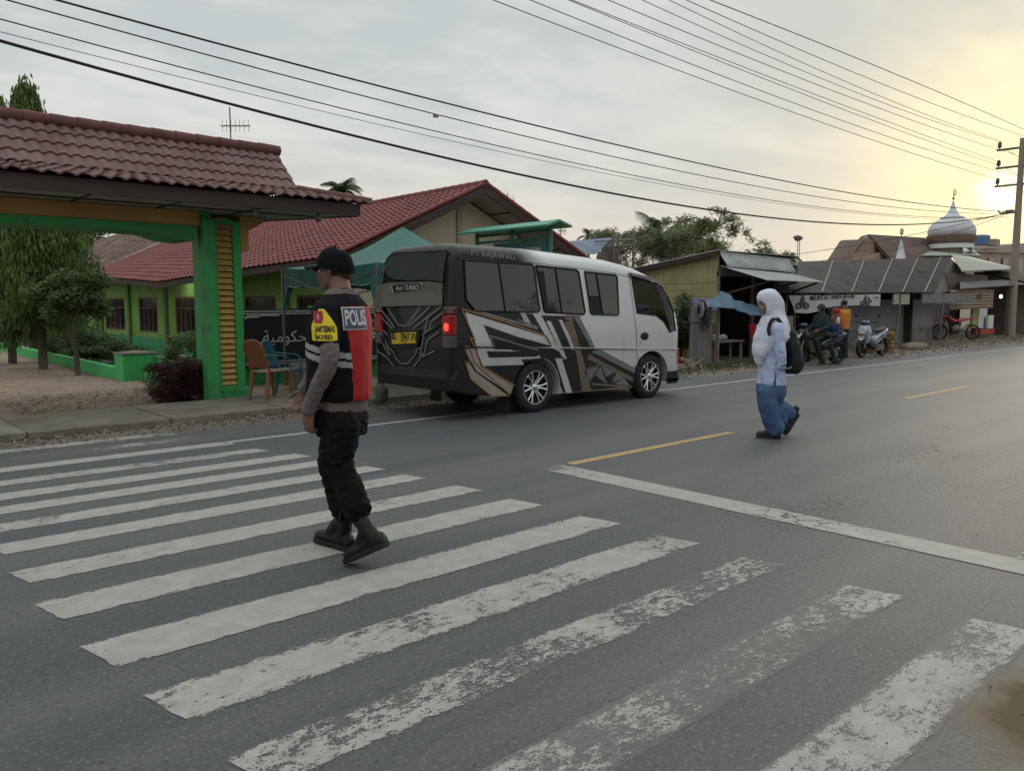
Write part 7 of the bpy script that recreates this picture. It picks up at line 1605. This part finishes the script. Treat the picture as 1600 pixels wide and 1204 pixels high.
def scooter(label, m_body, m_acc, loc, rz, dark=False):
    t = thing('scooter', label, 'scooter', (0, 0, 0))
    put_wheel(t, .63, .27, M_blk); put_wheel(t, -.63, .27, M_blk, .055)
    def part(nm, mb, m_, vox=.012, sm=4): return link(nm, organic(mb, vox, sm), m_, t, smooth=180)
    b = MB(); b.tube([(.52, 0, .85), (.50, 0, .72), (.47, 0, .55), (.46, 0, .42)], [(.06, .16), (.075, .20), (.07, .17), (.05, .12)], 16, ref=(1, 0, 0), round_=True); b.tube([(.60, 0, .80), (.62, 0, .66)], [(.04, .12), (.03, .07)], 12, ref=(1, 0, 0), round_=True); part('front_shield', b, m_body)
    b = MB(); b.tube([(.40, 0, .50), (.33, 0, .32), (.1, 0, .27), (-.15, 0, .28)], [(.05, .10), (.05, .13), (.045, .14), (.05, .13)], 14, ref=(0, 0, 1), round_=True); part('footboard', b, M_blk)
    b = MB(); b.tube([(-.12, 0, .45), (-.35, 0, .56), (-.62, 0, .66), (-.88, 0, .74)], [(.14, .12), (.13, .14), (.10, .12), (.045, .05)], 16, ref=(0, 0, 1), round_=True); part('rear_body', b, m_body)
    b = MB(); b.tube([(-.05, 0, .72), (-.25, 0, .735), (-.5, 0, .765), (-.75, 0, .80)], [(.03, .10), (.04, .14), (.04, .13), (.03, .09)], 14, ref=(0, 0, 1), round_=True); part('seat', b, M_blk)
    b = MB(); b.tube([(.80, 0, .46), (.66, 0, .56), (.48, 0, .52), (.38, 0, .42)], [(.012, .05), (.018, .065), (.018, .06), (.01, .05)], 10, ref=(0, 0, 1), round_=True); part('front_mudguard', b, m_body, .009)
    b = MB()
    for s in (-1, 1): b.tube([(.54, s * .075, .62), (.63, s * .075, .27)], .022, 8)
    b.build('fork', M_steel, t, smooth=60)
    b = MB(); b.tube([(.38, -.33, .95), (.44, -.18, .98), (.47, 0, .96), (.44, .18, .98), (.38, .33, .95)], .014, 8); b.build('handlebar', M_blk, t, smooth=60)
    b = MB(); b.sph((.50, 0, .95), (.09, .13, .07), 0, 14, 8); b.build('cowl', m_acc, t, smooth=180)
    b = MB(); b.prism([(.62, -.12, .78), (.62, .12, .78), (.655, .06, .66), (.655, -.06, .66)], (.012, 0, 0)); b.build('headlight', mat('headlight_lens', (.5, .53, .58), .12, coat=.6), t, bevel=.01)
    for s in (-1, 1):
        b = MB(); b.tube([(.40, s * .25, .97), (.38, s * .30, 1.12)], .006, 5); b.sph((.38, s * .31, 1.15), (.012, .05, .035), 0, 10, 6); b.build('mirror', M_blk, t)
        b = MB(); b.prism([(.05, s * .13, .46), (-.3, s * .155, .64), (-.75, s * .10, .74), (-.5, s * .14, .56)], (0, s * .01, 0)); b.build('side_stripe', m_acc, t)
    b = MB(); b.tube([(-.3, -.12, .26), (-.6, -.15, .30), (-.85, -.15, .36)], [.04, .055, .045], 10); b.box(-.55, .0, -.1, .1, .18, .34); b.build('exhaust', M_steel, t, smooth=50)
    b = MB(); b.box(.70, .712, -.09, .09, .50, .60); b.build('number_plate', mat('plate_white', (.5, .5, .5), .5), t)
    t.location = loc; t.rotation_euler = (0, 0, rz); return t
def heading(pf, pr): a = G(*pf); c = G(*pr); return (a + c) / 2, math.atan2(a.y - c.y, a.x - c.x)
c, rz = heading((1346.5, 558), (1377, 556.5))
c.z = 0; sc1 = scooter('white and blue scooter parked by the cut wood', mat('scooter_white', (.42, .45, .50), .3, coat=.5, var=.05), mat('scooter_blue', (.03, .05, .14), .3, coat=.5), c, math.atan2(.45, -1.2) + .35)
c = G(1277, 569.5); c.z = 0; RZB = R(162)
sc2 = scooter('black scooter carrying a dark dressed rider, facing the road', mat('scooter_black', (.012, .014, .02), .25, coat=.6), mat('scooter_dkblue', (.01, .015, .03), .3), (c.x, c.y, 0), RZB)
# red trail bike
c1 = PY(1494, 528, 11.95); tb_ = thing('trail_bike', 'red off-road motorcycle parked before the corner shop', 'motorcycle', (0, 0, 0)); M_rb = mat('bike_red', (.36, .03, .025), .4, coat=.3)
put_wheel(tb_, .70, .33, M_blk, .04, 16, True); put_wheel(tb_, -.68, .31, M_blk, .045, 16, True)
b = MB(); b.tube([(.1, 0, .78), (-.2, 0, .80), (-.85, 0, .92)], [(.06, .09), (.05, .08), (.02, .06)], 12, ref=(0, 0, 1), round_=True); link('tail', organic(b, .012, 3), M_rb, tb_, smooth=180)
b = MB(); b.tube([(.38, 0, .92), (.22, 0, .80), (.05, 0, .74)], [(.08, .11), (.10, .13), (.05, .09)], 12, ref=(0, 0, 1), round_=True); link('tank', organic(b, .012, 3), M_rb, tb_, smooth=180)
b = MB(); b.tube([(1.05, 0, .74), (.8, 0, .80), (.5, 0, .78)], [(.01, .05), (.014, .07), (.01, .05)], 10, ref=(0, 0, 1), round_=True); link('front_mudguard', organic(b, .01, 2), M_rb, tb_, smooth=180)
b = MB(); b.sph((.58, 0, .93), (.07, .09, .12), 0, 12, 8); b.build('headlamp_mask', M_rb, tb_, smooth=180)
b = MB()
for s in (-1, 1): b.tube([(.50, s * .09, .95), (.70, s * .09, .33)], .022, 8); b.tube([(-.05, s * .08, .38), (-.68, s * .08, .31)], .02, 6)
b.tube([(.45, 0, .9), (.2, 0, .35), (-.1, 0, .35), (-.15, 0, .72)], .03, 8); b.build('frame', M_blk, tb_, smooth=60)
b = MB(); b.sph((.05, 0, .46), (.19, .12, .17), 0, 12, 8); b.build('engine', M_steel, tb_)
b = MB(); b.tube([(.40, -.38, 1.08), (.45, 0, 1.04), (.40, .38, 1.08)], .014, 8); b.build('handlebar', M_blk, tb_)
b = MB(); b.tube([(.15, -.12, .3), (-.3, -.14, .45), (-.7, -.14, .68)], [.02, .025, .05], 8); b.build('exhaust', M_steel, tb_, smooth=60)
tb_.location = (c1.x, c1.y, 0); tb_.rotation_euler = (0, 0, R(140))
# ------------------------------------------------------------------ bystanders
def stander(label, O, rz, h, top_m, leg_m, hair=None, scarf=None, sit=False, bag=None, headm=None, long=False, arms=0.2):
    t = thing('person', label, 'person', (0, 0, 0)); s = h / 1.7; F = V((1, 0, 0)); Lf = V((0, 1, 0)); zz = (lambda a: V((0, 0, a * s)))
    hip = .95 if not sit else .80; dz = hip - .95
    P = lambda x, y, z: V((x * s, y * s, z * s))
    b = MB(); Mh = HM(P(.03, 0, 1.56 + dz), (1, 0, -.05), s=.95 * s); head(b, Mh, P(0, 0, 1.40 + dz))
    torso(b, [(P(0, 0, .9 + dz), .08 * s, .12 * s), (P(0, 0, 1.2 + dz), .09 * s, .13 * s), (P(0, 0, 1.38 + dz), .05 * s, .10 * s)], F, Lf)
    A = []
    for q in (-1, 1):
        sh_ = P(0, q * .17, 1.36 + dz); el = P(-.02 + arms * .3, q * .23, 1.10 + dz); wr = P(.08 + arms, q * .21, (.90 if not sit else 1.02) + dz); A.append((sh_, el, wr)); limb(b, [sh_, el, wr], [.045 * s, .038 * s, .025 * s]); hand(b, wr, wr - el, V((0, -q, -.3)), V((1, 0, .3)), s * .95, .6)
    Lg = []
    for q in (-1, 1):
        hp = P(0, q * .09, .9 + dz)
        kn, an = (P(.02, q * .10, .50), P(-.02, q * .10, .09)) if not sit else (P(.36, q * .19, .62), P(.16, q * .26, .09))
        Lg.append((hp, kn, an)); limb(b, [hp, kn, an], [.075 * s, .05 * s, .036 * s])
    link('body', organic(b, .012, 3), M_skin, t, smooth=180)
    b = MB(); torso(b, [(P(0, 0, (.55 if long else .86) + dz), (.18 if long else .13) * s, (.2 if long else .17) * s), (P(0, 0, 1.05 + dz), .125 * s, .165 * s), (P(0, 0, 1.3 + dz), .12 * s, .175 * s), (P(0, 0, 1.41 + dz), .06 * s, .08 * s)], F, Lf)
    for sh_, el, wr in A: limb(b, [sh_, el, el.lerp(wr, .85)], [.066 * s, .055 * s, .045 * s])
    link('shirt', organic(b, .013, 3, .008, 8), top_m, t, smooth=180)
    b = MB(); torso(b, [(P(0, 0, .82 + dz), .11 * s, .15 * s), (P(0, 0, .95 + dz), .12 * s, .16 * s)], F, Lf)
    for hp, kn, an in Lg: limb(b, [hp, kn, an], [.095 * s, .078 * s, .062 * s])
    link('trousers', organic(b, .013, 3, .008, 8), leg_m, t, smooth=180)
    for hp, kn, an in Lg:
        b = MB(); boot(b, an + V((0, 0, .02)), an + V((.17 * s, 0, -.05 * s)), an + V((-.07 * s, 0, -.05 * s)), Z, r=.036, wide=.04); link('shoe', organic(b, .012, 2), MATS['shoe_black'], t, smooth=180)
    if scarf:
        b = MB(); esph(b, Mh, (-.02, 0, .03), (.115, .10, .115)); torso(b, [(P(-.01, 0, 1.12 + dz), .15 * s, .2 * s), (P(-.01, 0, 1.3 + dz), .13 * s, .18 * s), (P(0, 0, 1.42 + dz), .09 * s, .10 * s), (P(0, 0, 1.5 + dz), .09 * s, .085 * s)], F, Lf)
        me = organic(b, .012, 3, .008, 8); ct = MB(); ct.sph(Mh @ V((.10, 0, -.02)), (.08 * s, .058 * s, .075 * s), 0, 16, 10); cm = ct.mesh('c'); o = bpy.data.objects.new('c', cm); COL.objects.link(o); me = evalmesh(me, [('BOOLEAN', dict(operation='DIFFERENCE', object=o, solver='EXACT'))]); bpy.data.objects.remove(o); me.materials.clear(); link('headscarf', me, scarf, t, smooth=180)
    else:
        b = MB(); esph(b, Mh, (-.025, 0, .04), (.10, .085, .09)); link('hair', organic(b, .012, 2), hair or M_hair, t, smooth=180)
    t.location = O; t.rotation_euler = (0, 0, rz); return t
M_dkt = mat('dark_teal_cloth', (.012, .03, .032), .85, var=.3); M_org = mat('orange_cloth', (.45, .17, .035), .85, var=.12); M_mar = mat('maroon_cloth', (.11, .015, .02), .85, var=.2); M_wcl = mat('white_cloth', (.42, .43, .5), .85, var=.06); M_jean = mat('jeans', (.02, .028, .04), .85, var=.3); M_dg = mat('dark_trousers', (.02, .019, .018), .9, var=.3)
face = lambda a: R(a)
stander('rider in dark headscarf sitting on the black scooter', (sc2.location.x + .22, sc2.location.y + .05, 0), RZB, 1.62, M_dkt, M_dg, scarf=M_dkt, sit=True, arms=.22)
stander('small passenger in blue seated behind the scooter rider', (sc2.location.x + .55, sc2.location.y - .12, .04), RZB, 1.3, mat('blue_shirt', (.03, .04, .14), .85), M_jean, sit=True)
p = G(1304, 566); stander('child in white shirt and red headscarf beside the black scooter', (p.x, p.y, 0), R(130), 1.38, M_wcl, M_mar, scarf=mat('red_scarf', (.26, .03, .03), .85), arms=.1)
p = G(1311, 564); stander('child in maroon uniform between the red headscarf and the orange shirt', (p.x + .2, p.y + .25, 0), R(110), 1.36, M_mar, M_mar, arms=.1)
p = G(1316, 562); stander('person in orange shirt standing with back turned by the scooter', (p.x, p.y, 0), R(75), 1.60, M_org, M_jean, arms=.15)
